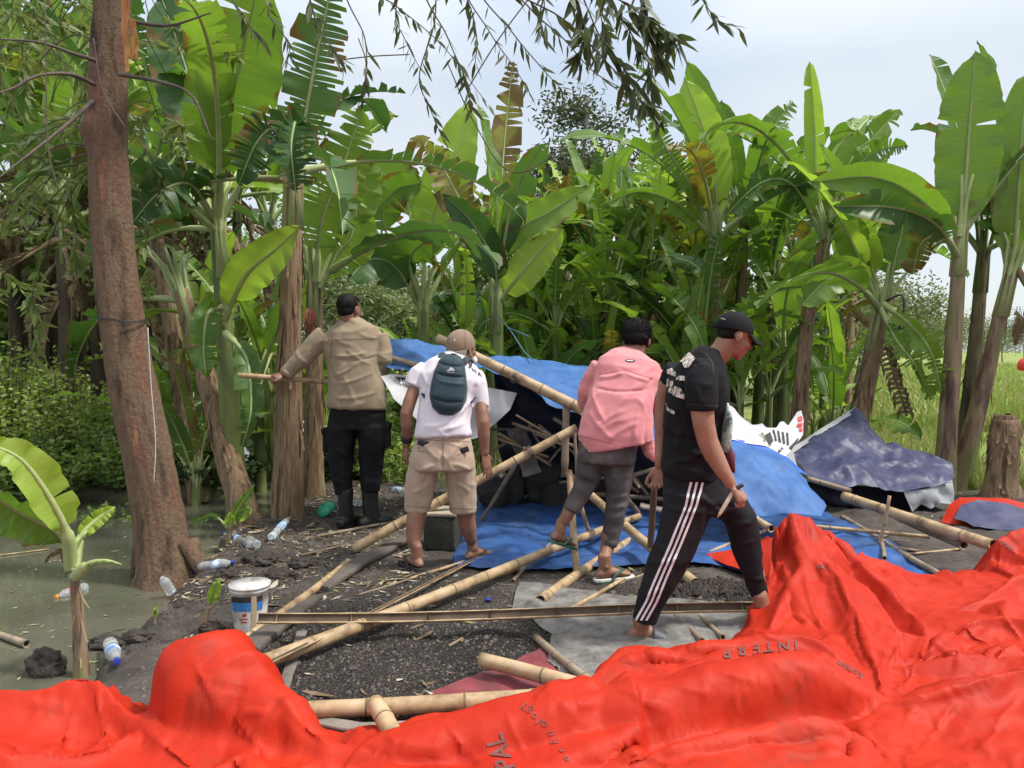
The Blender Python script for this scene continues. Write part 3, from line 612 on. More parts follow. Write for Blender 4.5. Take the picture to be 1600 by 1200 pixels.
mk('dark banana stem standing between the two front stems at the right', 1508, 8.2, 1538, 385, 8.2, .09, .06, [(100, UP, m_), (40, TO, d_), (160, AR, d_), (300, DR, m_)], stem='stem_dark', seed=14, dead=4, peel=.4)
# rank and file of the grove: (px base, Y, px top, py top, look)
back = [(812, 11.5, 815, 450), (842, 12.6, 850, 430), (872, 11, 868, 455), (905, 12.5, 912, 400), (940, 11.2, 935, 445), (965, 13.5, 970, 385), (990, 11.8, 985, 440), (1020, 10.6, 1015, 440),
        (1048, 12, 1046, 410), (1078, 13.5, 1080, 395), (1185, 12, 1190, 420), (1210, 10.6, 1205, 455), (1232, 13, 1240, 400), (1290, 11.5, 1300, 430), (1320, 13.2, 1335, 400), 
        (740, 13, 738, 440), (712, 11.8, 716, 485), (1140, 13.8, 1148, 380), (1265, 14.5, 1262, 380), (890, 15, 885, 380), (1000, 15.5, 1003, 370), (800, 15, 795, 400), 
        (1075, 10.8, 1090, 440), (955, 10.2, 950, 470)]
looks = ['stem_green', 'stem_dark', 'stem_brown', 'stem_dark', 'stem_mix']
words = {'stem_green': 'green', 'stem_dark': 'dark', 'stem_brown': 'brown', 'stem_mix': 'mottled'}
def where_(px): return 'behind the roof tarp' if px < 900 else ('behind the man in pink' if px < 1040 else ('behind the man in black' if px < 1160 else ('near the field edge' if px > 1300 else 'behind the white sheets')))
rk = rank([q[0] for q in back], [where_(q[0]) for q in back])
for i, (px, Y, pt, py) in enumerate(back):
    s = looks[i % 5]
    mk('%s stemmed banana plant deep in the grove, %s from left %s' % (words[s], rk[i], where_(px)), px, Y, pt, py, Y, rnd.uniform(.085, .11), .06, rnd.choice((9, 10, 11)), stem=s, seed=20+i, dead=rnd.choice((1, 2, 3)), group='banana plants deep in the grove', scale=rnd.uniform(.72, 1.0), bright=.45)
left = [(25, 10.2, 20, 300), (60, 10.4, 70, 250), (110, 8.8, 95, 340), (150, 10, 160, 230), (205, 9.6, 200, 330), (255, 10.5, 262, 260), (300, 11.5, 310, 350), (360, 12, 372, 300), (30, 11, 25, 180), (120, 12, 130, 150), (240, 13, 235, 190), (415, 13, 420, 350), (-40, 10.2, -50, 260), (85, 10.6, 75, 380)]
lk = rank([q[0] for q in left], ['l' if q[0] < 150 else 'b' for q in left])
for i, (px, Y, pt, py) in enumerate(left):
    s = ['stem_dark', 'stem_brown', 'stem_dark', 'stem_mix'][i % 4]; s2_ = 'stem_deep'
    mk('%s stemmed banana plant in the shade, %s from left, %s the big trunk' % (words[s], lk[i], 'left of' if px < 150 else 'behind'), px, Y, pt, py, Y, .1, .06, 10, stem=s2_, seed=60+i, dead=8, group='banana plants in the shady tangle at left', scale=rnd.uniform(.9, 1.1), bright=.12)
# ------------------------------------------------------------------ leaves, shrubs, trees
def leaf_cloud(items, fold=.25):
    """items: (pos, dir, len, wid) -> folded four-point leaves"""
    n = len(items); A = np.empty((n*6, 3), np.float32); k = 0
    for p, d, L, wd in items:
        d = Vector(d).normalized(); s = d.cross(Vector((rnd.uniform(-1, 1), rnd.uniform(-1, 1), rnd.uniform(-.2, 1)))); s = s.normalized() if s.length > .01 else Vector((1, 0, 0)); u = s.cross(d)
        p = Vector(p); a = p+d*L*.35+s*wd-u*wd*fold; b = p+d*L*.35-s*wd-u*wd*fold; e = p+d*L*.7+s*wd*.7-u*wd*fold*1.2; f = p+d*L*.7-s*wd*.7-u*wd*fold*1.2; t = p+d*L-u*wd*.8
        A[k:k+6] = (p, a, e, t, f, b); k += 6
    base = np.arange(n)*6
    F_ = np.stack([np.stack([base, base+1, base+2, base+3], 1), np.stack([base, base+3, base+4, base+5], 1)], 1).reshape(-1, 4)
    me = bpy.data.meshes.new('foliage'); me.vertices.add(len(A)); me.vertices.foreach_set('co', A.ravel())
    me.loops.add(F_.size); me.loops.foreach_set('vertex_index', F_.ravel().astype(np.int32)); me.polygons.add(len(F_))
    me.polygons.foreach_set('loop_start', (np.arange(len(F_))*4).astype(np.int32)); me.polygons.foreach_set('loop_total', np.full(len(F_), 4, np.int32))
    me.update(calc_edges=True); return me
def smat(name, c1, c2, tr=.35, rough=.5): return mat(name, [(.3, c1), (.7, c2)], 2.2, rough=rough, bump=0, transl=tr, tcol=(1.4, 1.3, .7), rvar=.25, spec=.4)
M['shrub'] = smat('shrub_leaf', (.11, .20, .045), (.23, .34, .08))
M['shrub_lit'] = smat('shrub_leaf_lit', (.22, .34, .06), (.36, .46, .12))  # lit copy of shrub_leaf; raised colour stands in for daylight
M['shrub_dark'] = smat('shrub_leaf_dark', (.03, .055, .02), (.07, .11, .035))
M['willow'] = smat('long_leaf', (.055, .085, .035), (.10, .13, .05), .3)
M['willow_lit'] = smat('long_leaf_lit', (.13, .19, .05), (.2, .26, .09), .4)  # lit copy of long_leaf, its brightness put into the colour
M['far_leaf'] = smat('far_leaf', (.10, .15, .06), (.20, .25, .11), .3)
M['twig'] = mat('twig', [(.06, .045, .035), (.13, .10, .075)], 8, rough=.8, bump=.2)
M['trunk_far'] = mat('far_trunk', [(.10, .085, .07), (.2, .17, .14)], 5, (1, 1, .3), rough=.9, bump=.3)
def shrub(label, base, h, spread, nst, m_, seed, leafL=.07, leafW=.014, group='leafy shrubs of the undergrowth', name='shrub', per=26, cat='shrub'):
    rr = random.Random(seed); base = Vector(base); base.z = gz(base.x, base.y)-.02; e = empty(name, base, label, cat, group)
    mb = MB(); items = []
    for k in range(nst):
        a = rr.random()*6.28; out = spread*rr.random()**.6; tip = base+V(math.cos(a)*out, math.sin(a)*out, h*rr.uniform(.55, 1.05)*(1-.3*out/spread))
        r0 = base+V(math.cos(a)*out*.35, math.sin(a)*out*.35, 0); mid = (r0+tip)/2+V(math.cos(a)*out*.15, math.sin(a)*out*.15, h*.08)
        pts = bez([r0, mid, tip], 8); mb.tube(pts, [.006*h+.002-.0006*i*h for i in range(9)], 5)
        for j in range(per):
            q = .12+.88*j/per; p = pts[min(8, int(q*8))].lerp(pts[min(8, int(q*8)+1)], (q*8) % 1); a2 = j*2.4+rr.random()*.5; up = rr.uniform(-.1, .8)
            items.append((p, V(math.cos(a2), math.sin(a2), up), leafL*rr.uniform(.6, 1.25)*(1.1-.4*q), leafW*rr.uniform(.8, 1.2)))
            if rr.random() < .5:
                p2 = p+V(math.cos(a2+1), math.sin(a2+1), .3)*leafL*rr.uniform(.6, 2); items.append((p2, V(rr.uniform(-1, 1), rr.uniform(-1, 1), rr.uniform(-.3, .7)), leafL*rr.uniform(.5, 1.1), leafW))
    mb.build('stem', M['twig'], e)
    me = leaf_cloud([(p-base, d, L, w_) for p, d, L, w_ in items]); link('foliage', me, M[m_], e)
    return e
# shrub bank on the far side of the canal at left
for i, (px, py, h, s, m_) in enumerate([(10, 740, .95, .6, 'shrub'), (60, 735, .7, .6, 'shrub_dark'), (110, 745, .75, .6, 'shrub'), (165, 750, .65, .55, 'shrub'), (35, 770, .5, .6, 'shrub_dark'), (135, 785, .38, .6, 'shrub_dark'), (205, 760, .5, .5, 'shrub_dark'), (-40, 750, 1.0, .7, 'shrub'), (85, 715, .9, .6, 'shrub_lit'), (20, 700, 1.15, .6, 'shrub_lit'), (180, 700, .6, .5, 'shrub_lit')]):
    p = G(px, py, 0); h *= 1.7; s *= 1.2; m_ = {'shrub': 'shrub_lit', 'shrub_dark': 'shrub', 'shrub_lit': 'shrub_lit'}[m_]; shrub('%s shrub on the far canal bank, %s' % ({'shrub': 'darker green', 'shrub_lit': 'light green'}[m_], ['at the left picture edge', 'second in from the edge', 'behind the young banana leaf', 'touching the big trunk', 'hanging over the water', 'trailing in the water by the trunk', 'half behind the big trunk', 'mostly outside the picture', 'rising behind the front ones', 'the tallest of the bank', 'peeping out beside the trunk'][i]), p, h, s, 75, m_, 100+i, .08, .018, per=26)  # steps each bank shrub up to a brighter, lit-looking leaf colour
# undergrowth behind the people on the canal edge and in the grove
ug = [(545, 9.0, .7, 'shrub'), (590, 9.5, .8, 'shrub'), (620, 8.8, .6, 'shrub_lit'), (650, 9.6, .7, 'shrub'), (570, 10.5, 1.0, 'shrub_lit'), (610, 11.5, 1.2, 'shrub_lit'), (660, 11.5, 1.3, 'shrub'), (530, 8.4, .5, 'shrub_dark'), (600, 8.2, .35, 'shrub'), (420, 8.6, .35, 'shrub'), (300, 8.3, .5, 'shrub'), (335, 7.8, .4, 'shrub_dark'), (270, 7.9, .55, 'shrub_lit'), (385, 9.0, .45, 'shrub'),
      (700, 10, .9, 'shrub'), (860, 9.8, .6, 'shrub_dark'), (1180, 8.6, .45, 'shrub_dark'), (1220, 9.2, .5, 'shrub_dark'), (1090, 9.3, .5, 'shrub_dark'), (1290, 9.1, .4, 'shrub'), (740, 9.6, .5, 'shrub'), (1000, 9.6, .5, 'shrub_dark')]
uw = lambda px: 'between the stems left of the uniformed man' if px < 500 else ('behind the uniformed man' if px < 660 else ('behind the roof tarp' if px < 1050 else 'at the grove foot behind the white sheets'))
uk = rank([q[0] for q in ug], [uw(q[0]) for q in ug])
for i, (px, Y, h, m_) in enumerate(ug):
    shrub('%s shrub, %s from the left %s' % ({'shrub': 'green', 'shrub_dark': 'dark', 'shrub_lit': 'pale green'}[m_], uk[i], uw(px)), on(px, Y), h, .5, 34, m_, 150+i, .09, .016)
# trees beyond the canal and the field
def tree(label, x, y, h, cr_, m_, seed, n=2600, leaf=.16, group='trees beyond the grove', z0=None, open_=.5, wide=1.0):
    rr = random.Random(seed); z = gz(x, y) if z0 is None else z0; base = V(x, y, z-.1); e = empty('tree', base, label, 'tree', group)
    mb = MB(); tp = V(x+rr.uniform(-.3, .3), y, z+h*.85); mb.tube(bez([base, (base+tp)/2+V(rr.uniform(-.2, .2), 0, 0), tp], 8), [.02*h*(1-.1*i)*.8 for i in range(9)], 8)
    items = []
    for k in range(16):
        t = rr.uniform(.22, 1); a = rr.random()*6.28; c0 = base.lerp(tp, t*.85+.1); L = cr_*rr.uniform(.4, 1)*(1.15-.6*t)*wide
        tip = c0+V(math.cos(a)*L, math.sin(a)*L, rr.uniform(.1, .6)*L); mb.tube([c0, (c0+tip)/2+V(0, 0, .1*L), tip], [.008*h, .005*h, .002*h], 5)
        for j in range(n//16):
            q = rr.random()**.5; p = c0.lerp(tip, q)+V(rr.gauss(0, 1), rr.gauss(0, 1), rr.gauss(0, .7))*cr_*.17
            items.append((p-base, V(rr.uniform(-1, 1), rr.uniform(-1, 1), rr.uniform(-.9, .4)), leaf*rr.uniform(.6, 1.3), leaf*.17))
    mb.build('trunk', M['trunk_far'], e); link('crown', leaf_cloud(items), M[m_], e); return e
ft = [(400, 19, 5), (450, 21, 6), (500, 19, 4.2), (535, 23, 5.5), (570, 20, 3.4), (600, 22, 4.0), (635, 20, 3.3), (670, 24, 3.8), (710, 21, 3.3), (560, 28, 5), (640, 30, 5), (330, 20, 6), (250, 22, 7), (150, 21, 7.5), (60, 20, 8), (-30, 21, 8), (750, 26, 4), (480, 27, 6.5)]+[(720+i*47, 19+(i*7) % 6, 3.9+(i*5 % 3)*.3) for i in range(14)]
fw = lambda px: 'left of the uniformed man' if px < 520 else ('over the uniformed man' if px < 700 else 'through the gaps of the grove')
fk = rank([q[0]+q[1]*.01 for q in ft], [fw(q[0]) for q in ft])
for i, (px, Y, h) in enumerate(ft):
    p = P(px, 600, Y); tree('%s distant tree, %s from left, seen %s' % (['pale bushy', 'feathery', 'rounded'][i % 3], fk[i], fw(px)), p.x, Y, h, h*.42, 'far_leaf' if px > 420 else 'shrub', 200+i, leaf=.15, group='trees across the water', z0=0)
for i, (px, Y, h) in enumerate([(0, 13, 4.2), (55, 14, 4.6), (105, 13.5, 4.0), (150, 15, 4.8), (215, 14, 4.2), (270, 15, 4.4), (-40, 12, 4), (320, 16, 4)]):
    p = P(px, 600, Y); tree('dark dense tree filling the shade, %s %s' % (['second', 'third', 'fourth', 'fifth', 'first', 'second', 'first', 'third'][i], 'left of the big trunk' if px < 160 else 'behind the big trunk'), p.x, Y, h, h*.5, 'shrub', 330+i, 2600, .2, group='dark trees in the shady tangle', z0=-.1, wide=1.3)
p = P(905, 600, 22); tree('tall wispy tree rising above the grove in the middle, branches open against the sky', p.x, 22, 10.2, 2.6, 'willow', 240, 4200, .2, open_=.8)
p = P(850, 600, 24); tree('second wispy tree just left of the tall one above the grove', p.x, 24, 9.2, 2.2, 'willow', 241, 3000, .2)
for i, (px, Y, h) in enumerate([(1395, 33, 4.4), (1440, 36, 4.2), (1490, 60, 4.5), (1530, 75, 5), (1565, 90, 5), (1350, 30, 4.5), (1300, 30, 4.5), (1460, 48, 4.6), (1600, 80, 5), (1230, 28, 4), (1160, 27, 4)]):
    p = P(px, 600, Y); tree('%s tree on the far side of the field, %s in the row' % ('grey green' if i % 2 else 'dull olive', ORD[i]), p.x, Y, h, h*.5, 'far_leaf' if i % 2 else 'willow', 250+i, 1800, .22, group='trees beyond the field', wide=1.6)
for i in range(26):
    x = 60+i*11; y = 190+rnd.uniform(-15, 15); tree('low hazy tree on the horizon at right, %s from left in its row' % ORD[i], x, y, rnd.uniform(6, 10), 5, 'far_leaf', 280+i, 500, .9, group='row of low trees along the horizon', wide=1.6)

# the big leaning tree: trunk, overhead limb, hanging twigs
TY = 4.95
tc_ = [(262, 935, 60), (262, 893, 52), (256, 860, 45), (247, 800, 41.5), (228, 700, 40), (207, 600, 38), (190, 500, 36), (178, 400, 34), (172, 300, 32.5), (168, 200, 31), (170, 100, 30), (176, 0, 28.5), (184, -200, 27), (190, -420, 25)]
tb = GP(262, 893); tree_e = empty('leaning_tree', tb+V(0, 0, -.1), 'big leaning tree with scraped reddish bark at the canal edge, long-leaved twigs overhead', 'tree')
rings = []
for i, (x, y, hw) in enumerate(tc_):
    Yq = TY+(.25*i/13); rings.append((P(x, y, Yq), hw*Yq/F*.89, hw*Yq/F*.88))
vs, fs = [], []; pts = [r[0] for r in rings]; cc = bez(pts, 90); K = 96
for i, c in enumerate(cc):
    u = i/90*13; k = min(12, int(u)); rad = rings[k][1]*(1-(u-k))+rings[k+1][1]*(u-k); t = (cc[min(90, i+1)]-cc[max(0, i-1)]).normalized(); s = V(1, 0, 0); s = (s-t*s.dot(t)).normalized(); q = t.cross(s)
    for j in range(K):
        th = 2*math.pi*j/K; fl = max(0, 1-i/9)
        rr_ = rad*(1+.05*noise.noise(Vector((math.cos(th)*1.5, math.sin(th)*1.5, c.z*2.2)))+.03*noise.noise(Vector((th*2.5, c.z*9, 3)))+.035*(1-min(1, abs(noise.noise(Vector((math.cos(th)*5, math.sin(th)*5, c.z*1.6))))*4))+fl**2*.22*(.5+.5*math.cos(th*5+1)))
        rr_ += .018*math.exp(-((c.z-P(150, 200, 5).z)/.08)**2)*max(0, math.cos(th-3.4))*3
        vs.append(c+(s*math.cos(th)+q*math.sin(th))*rr_)
for i in range(90):
    for j in range(K): a, b = i*K+j, i*K+(j+1) % K; fs.append([a, b, b+K, a+K])
M['bark'] = mat('scraped_bark', [(.30, (.035, .027, .022)), (.40, (.12, .076, .046)), (.5, (.20, .135, .085)), (.6, (.17, .09, .06)), (.68, (.29, .14, .08)), (.84, (.40, .22, .13))], 4.2, (2.2, 2.2, .55), .85, 1.0, 34, .03, .25, bstretch=(1.5, 1.5, .9), detail=12)
link('trunk', mesh('trunk', vs, fs, org=tree_e.location), M['bark'], tree_e)
tbvh = BVHTree.FromPolygons([tuple(v) for v in vs], fs)
def tree_rad(h): return .15
# roots
mb = MB()
for px, py, px2, py2 in [(225, 870, 208, 900), (262, 885, 262, 915), (295, 870, 318, 893), (240, 880, 228, 905), (280, 880, 292, 902)]:
    a = P(px, py, TY); b = GW(px2, py2, -.02); mb.tube([a+V(0, 0, .1), a.lerp(b, .6)+V(0, 0, .02), b+V(0, 0, -.03)], [.07, .045, .02], 8)
mb.build('root', M['bark'], tree_e)
mb = MB()
for pl in [[(150, 95, 5.0), (110, 82, 4.9), (60, 66, 4.8), (-20, 60, 4.7)], [(148, 132, 5.0), (110, 116, 4.8), (60, 118, 4.6), (20, 138, 4.5), (-20, 150, 4.4)], [(145, 158, 5.0), (110, 190, 4.8), (60, 230, 4.6), (-10, 284, 4.4)], [(185, 116, 4.95), (250, 128, 4.8), (300, 150, 4.7), (332, 222, 4.6)], [(190, 30, 5), (260, 40, 4.8), (330, 20, 4.6)]]:
    c = bez([P(*q) for q in pl], 16); mb.tube(c, [.015-.011*i/16 for i in range(17)], 6)
mb.build('branch', M['twig'], tree_e)
limb = bez([P(188, -300, 5.15), P(330, -480, 4.9), P(560, -470, 4.6), P(820, -330, 4.3), P(1100, -260, 4.0)], 24)
mb = MB(); mb.tube(limb, [.08-.0028*i for i in range(25)], 8)
limb2 = bez([P(184, -150, 5.1), P(100, -260, 4.9), P(20, -260, 4.7), P(-80, -200, 4.5)], 12); mb.tube(limb2, [.05-.003*i for i in range(13)], 8)
mb.build('limb', M['twig'], tree_e)
tw = [[(690, -40), (678, 40), (655, 120), (672, 170), (694, 222)], [(540, -40), (570, 60), (572, 130), (566, 160)], [(640, -60), (618, 20), (632, 60), (655, 105)], [(800, -40), (830, 15), (880, 60), (925, 110), (975, 140)], [(720, -40), (765, 50), (800, 100), (825, 140)],
      [(900, -60), (925, 30), (950, 75), (985, 120), (1010, 160)], [(930, -40), (985, 10), (1030, 40), (1062, 62)], [(1070, -50), (1095, -5), (1120, 30), (1150, 42)], [(950, -30), (985, 50), (1010, 90), (1020, 135)], [(780, -40), (880, 30), (960, 110), (1005, 160), (1035, 175)],
      [(1000, -50), (1010, 20), (1020, 60), (1035, 95)], [(930, -50), (938, 20), (945, 60), (930, 95)], [(830, -50), (850, 0), (845, 40), (850, 60)], [(560, -40), (620, 10), (690, 70), (760, 160)], [(740, -40), (800, 50), (850, 110), (878, 140)], [(430, -40), (420, 20), (452, 70), (440, 110)], [(370, -40), (385, 30), (410, 60)],
      [(500, -40), (490, 20), (515, 70), (540, 100)], [(880, -50), (905, 10), (915, 60), (905, 90)], [(690, -50), (730, 0), (745, 60), (742, 100)], [(1000, 20), (1020, 90), (1000, 150), (995, 190)], [(660, -50), (700, 60), (730, 130), (735, 165)]]
mb = MB(); items = []; rr = random.Random(5)
for k, pl in enumerate(tw):
    Yq = 3.6+rr.random()*1.0; p0 = P(pl[0][0], pl[0][1], Yq); st = min(limb, key=lambda q: (q-p0).length)
    c = bez([st, st.lerp(p0, .6)+V(0, 0, .05)]+[P(x, y, Yq) for x, y in pl], 40); mb.tube(c, [.006-.0001*i for i in range(41)], 5)
    dense = .95 if pl[0][0] > 540 else .8
    for i in range(8, 41):
        for j in range(2 if k in (5, 6, 8, 9, 10, 11, 18) else 1):
            if rr.random() > dense*(.45 if i < 20 else 1): continue
            t = (c[min(40, i+1)]-c[i-1]).normalized(); d = (t*.45+V(rr.uniform(-.8, .8), rr.uniform(-.8, .8), rr.uniform(-1.3, .1))).normalized()
            big = k in (5, 6, 8, 9, 10, 11, 18); items.append((c[i]+t*rr.uniform(-.02, .02), d, rr.uniform(.09, .16) if big else rr.uniform(.07, .13), rr.uniform(.011, .018) if big else rr.uniform(.008, .0125)))
# thin bare hanging tendrils
for pl in [[(560, 60), (572, 100), (566, 160)], [(700, 100), (740, 190), (800, 270), (888, 228)], [(70, 0), (72, 100), (75, 230), (92, 300)], [(146, 60), (160, 140), (196, 200)], [(840, -20), (780, 60), (730, 140)], [(640, 85), (580, 88), (520, 95)]]:
    c = bez([P(x, y, 4.2) for x, y in pl], 14); mb.tube(c, .0035, 5)
mb.build('twig', M['twig'], tree_e)
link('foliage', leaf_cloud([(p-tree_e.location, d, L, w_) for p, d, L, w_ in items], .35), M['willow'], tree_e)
# bright long-leaved sprays at the upper left
items = []; mb = MB()
for k in range(46):
    px, py = rr.uniform(-30, 135) if k < 34 else rr.uniform(200, 300), rr.uniform(-40, 470) if k < 34 else rr.uniform(-20, 440); Yq = rr.uniform(5.2, 7.5)
    p0 = P(px, py, Yq); dr = V(rr.uniform(-1, 1), rr.uniform(-.5, .5), rr.uniform(-.9, .2)).normalized(); st = min(limb2+cc[60:], key=lambda q: (q-p0).length)
    c = bez([st, st.lerp(p0, .5)+V(0, 0, .15), p0, p0+dr*.25, p0+dr*.5+V(0, 0, -.1)], 24); mb.tube(c, [.005-.0001*i for i in range(25)], 4)
    for i in range(11, 25):
        for j in range(3): items.append((c[i], (dr*.5+V(rr.uniform(-1, 1), rr.uniform(-1, 1), rr.uniform(-1, .3))).normalized(), rr.uniform(.10, .17), rr.uniform(.012, .02)))
mb.build('twig', M['twig'], tree_e)
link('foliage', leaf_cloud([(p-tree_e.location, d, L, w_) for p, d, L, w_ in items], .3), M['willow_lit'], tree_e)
# orange peeled bark ribbons
mb = MB(); M['ribbon'] = mat('fresh_inner_bark', [(.45, .17, .04), (.62, .30, .10)], 9, (1, 1, .3), rough=.6, bump=.2, transl=.25)
for pl, wd in [([(196, -120), (194, 10), (196, 60), (203, 92)], 5), ([(203, 92), (207, 85), (209, 60), (205, 30)], 4), ([(208, 30), (212, 60), (213, 90), (209, 93)], 4), ([(198, 0), (198, 60), (199, 100), (200, 113)], 4)]:
    c = bez([P(x, y, 4.80) for x, y in pl], 14); wv = wd*4.8/F; row = []
    for i, p in enumerate(c): row += [p-V(wv, .003*math.sin(i), 0), p+V(wv, -.01+.006*math.sin(i*1.3), 0)]
    mb.add(row, [[2*h, 2*h+1, 2*h+3, 2*h+2] for h in range(14)])
mb.build('peeled_bark', M['ribbon'], tree_e)
# wire round the trunk with the loose white string
def around(pxa, pxb, py, r, name, m_, label, cat):
    pts_ = []
    for i in range(25):
        a = 2*math.pi*i/24; cx = P((pxa+pxb)/2, py, TY+.08); rad = (pxb-pxa)/2*5.03/F*.93+.006; pts_.append(cx+V(math.cos(a)*rad, math.sin(a)*rad, .012*math.sin(a*2)))
    mb = MB(); mb.tube(pts_, r, 6); mb.tube([p+V(0, 0, .009) for p in pts_], r, 6); o = mb.build(name, m_, org=pts_[0]); tag(o, label, cat); return o, mb
M['black'] = mat('black_plastic', [(.012, .012, .013), (.02, .02, .022)], 5, rough=.5, bump=0)
M['string'] = mat('white_string', [(.5, .48, .45), (.7, .68, .64)], 90, rough=.8, bump=.3)
wr, _ = around(157, 226, 502, .0035, 'wire', M['black'], 'black wire twisted round the leaning tree trunk at chest height', 'wire')
mb = MB(); mb.tube(bez([P(231, 512, 4.82), P(236, 600, 4.80), P(243, 690, 4.78), P(240, 758, 4.77)], 14), .0028, 5); tag(mb.build('string', M['string'], org=P(231, 512, 4.82)), 'thin white string hanging down from the wire round the trunk', 'string')

# young banana plants near the canal and suckers through the grove
def sucker(label, px, Y, h, leaves, seed, group='young banana suckers', scale=.45, stem='stem_green', hero=()):
    b = on(px, Y); return banana(label, b, b+V(rnd.uniform(-.05, .05), 0, h), .045*scale/.45, .025*scale/.45, leaves, stem=stem, seed=seed, dead=0, group=group, scale=scale, bright=.5, peel=.05, hero=hero)
sk = [(250, 8.0), (300, 7.4), (330, 8.6), (420, 8.8), (505, 8.3), (700, 9.3), (742, 10.4), (830, 10.1), (880, 10), (930, 9.8), (975, 10.8), (1030, 9.6), (1060, 10.2), (1200, 9.6), (1230, 10.8), (1300, 9.8), (1270, 10.5), (1120, 10.8), (640, 10.8), (1000, 9.5), (900, 11), (800, 9.6), (1160, 9.4), (1085, 9), (850, 9.3), (955, 9.2), (1100, 12), (1015, 12), (785, 12), (1180, 13), (1250, 12)]
rs = random.Random(55); sk += [(rs.uniform(690, 1330), rs.uniform(9.3, 13.5)) for _ in range(34)]+[(rs.uniform(200, 520), rs.uniform(8, 12)) for _ in range(9)]
sw = lambda px: 'left of the uniformed man' if px < 530 else ('behind the roof tarp' if px < 960 else ('behind the two men at right' if px < 1150 else 'behind the white sheets'))
sk_ = rank([q[0] for q in sk], [sw(q[0]) for q in sk])
for i, (px, Y) in enumerate(sk):
    wh = 'left of the uniformed man' if px < 530 else ('behind the roof tarp' if px < 960 else ('behind the two men at right' if px < 1150 else ('behind the white sheets' if px < 1400 else 'at the foot of the right hand stems')))
    sucker('young banana sucker, %s from the left %s' % (sk_[i], sw(px)), px, Y, rnd.uniform(.25, 1.1) if i < 34 else rnd.uniform(.6, 1.7), rnd.choice((5, 6, 7)), 400+i, scale=rnd.uniform(.4, .75) if i < 34 else rnd.uniform(.5, .85))
# the foreground sapling standing in the canal edge
b0 = G(128, 1052, -.12); e = empty('banana_plant', b0+V(0, 0, -.08), 'young banana plant at the water edge, lower left, with one huge leaf leaving the picture', 'banana plant')
Y0 = b0.y
link('stem', stem_mesh([b0+V(0, 0, -.08), P(122, 960, Y0), P(113, 880, Y0), P(110, 850, Y0)], .032, .014, rnd, .25, org=e.location), M['stem_mix'], e)
for k, h in enumerate([dict(pts=[(112, 890, Y0), (95, 835, Y0), (30, 800, Y0-.1), (-30, 760, Y0-.2)], w=.22, m_='leaf_mid', pet=.25, fold=.5, sag=.3, seed=1, roll=.5), dict(pts=[(112, 885, Y0), (100, 820, Y0-.1), (40, 725, Y0-.25), (-25, 690, Y0-.35)], w=.2, m_='leaf_bright', pet=.3, fold=.3, sag=.2, seed=2, roll=-.3),
          dict(pts=[(114, 885, Y0), (125, 840, Y0+.05), (150, 812, Y0+.1), (180, 792, Y0+.15)], w=.1, m_='leaf_bright', pet=.35, fold=.7, seed=3), dict(pts=[(118, 900, Y0), (140, 882, Y0-.05), (165, 877, Y0-.08), (190, 882, Y0-.1)], w=.03, m_='leaf_mid', pet=.3, fold=1.2, seed=4), dict(pts=[(112, 880, Y0), (98, 860, Y0), (80, 868, Y0), (70, 880, Y0)], w=.04, m_='leaf_dead', pet=.3, fold=1., seed=6)]):
    hero_leaf(e, e.location, **h)
mb = MB()
for pl in [[(113, 900, 0), (100, 860, 0), (82, 835, 0)], [(114, 900, 0), (118, 860, 0), (135, 830, 0)], [(112, 905, 0), (110, 860, 0), (90, 830, -.1)]]: mb.tube(bez([P(x, y, Y0+d) for x, y, d in pl], 8), [.014-.0011*i for i in range(9)], 7)
mb.build('leaf_sheath', M['rib'], e)
def sprout(label, px, py, tx, ty, w0, seed):
    b = GP(px, py); e = empty('banana_sprout', b+V(0, 0, -.03), label, 'banana sprout', 'small banana sprouts on the mud'); Yb = b.y
    mb = MB(); mx_, my_ = px+(tx-px)*.55, py+(ty-py)*.55; mb.tube(bez([b+V(0, 0, -.03), P(mx_, my_, Yb)], 6), [w0*(1-.09*i) for i in range(7)], 9); mb.build('stem', M['stem_mix'], e)
    hero_leaf(e, e.location, [(mx_, my_, Yb), (px+(tx-px)*.75, py+(ty-py)*.75, Yb-.03), (tx, ty, Yb-.05)], w0*3.4, 'leaf_bright', .15, fold=.7, seed=seed, n=14, rib=.006)
    return e
sprout('small curled banana sprout with torn base on the mud beside the paint bucket', 312, 986, 342, 905, .022, 1)
sprout('tiny pale green sprout at the waterline', 241, 975, 243, 947, .009, 2)
e = sprout('broken banana sprout with shredded drooping leaf behind the water bottles', 358, 848, 360, 800, .03, 5); Yb = e.location.y
for h in [dict(pts=[(358, 822, Yb), (375, 790, Yb), (398, 757, Yb)], w=.1, m_='leaf_mid', pet=.1, fold=.6, seed=7), dict(pts=[(356, 825, Yb), (335, 806, Yb), (312, 812, Yb), (302, 822, Yb)], w=.09, m_='leaf_mid', pet=.2, fold=.5, tears=.8, seed=8), dict(pts=[(360, 815, Yb), (385, 800, Yb), (390, 790, Yb)], w=.09, m_='leaf_bright', pet=.1, fold=.3, seed=9)]: hero_leaf(e, e.location, n=16, rib=.006, **h)
# cut stump at right
sb = on(1566, 7.2); e = empty('banana_stump', sb+V(0, 0, -.03), 'broad cut banana stump with ragged reddish sheaths at the right edge', 'banana stump')
link('stem', stem_mesh([sb+V(0, 0, -.03), P(1568, 700, 7.2), P(1570, 655, 7.2)], .135, .115, rnd, 1.2, n=24, org=e.location, rings=14), M['stem_brown'], e)
mb = MB(); c = P(1570, 655, 7.2)
for k in range(10): a = k*.63; mb.box(c+V(math.cos(a)*.085, math.sin(a)*.085, .0), .05, .02, .06+.05*rnd.random(), Matrix.Rotation(a+1.57, 3, 'Z'), .006)
mb.build('sheath_edge', M['stem_brown'], e)
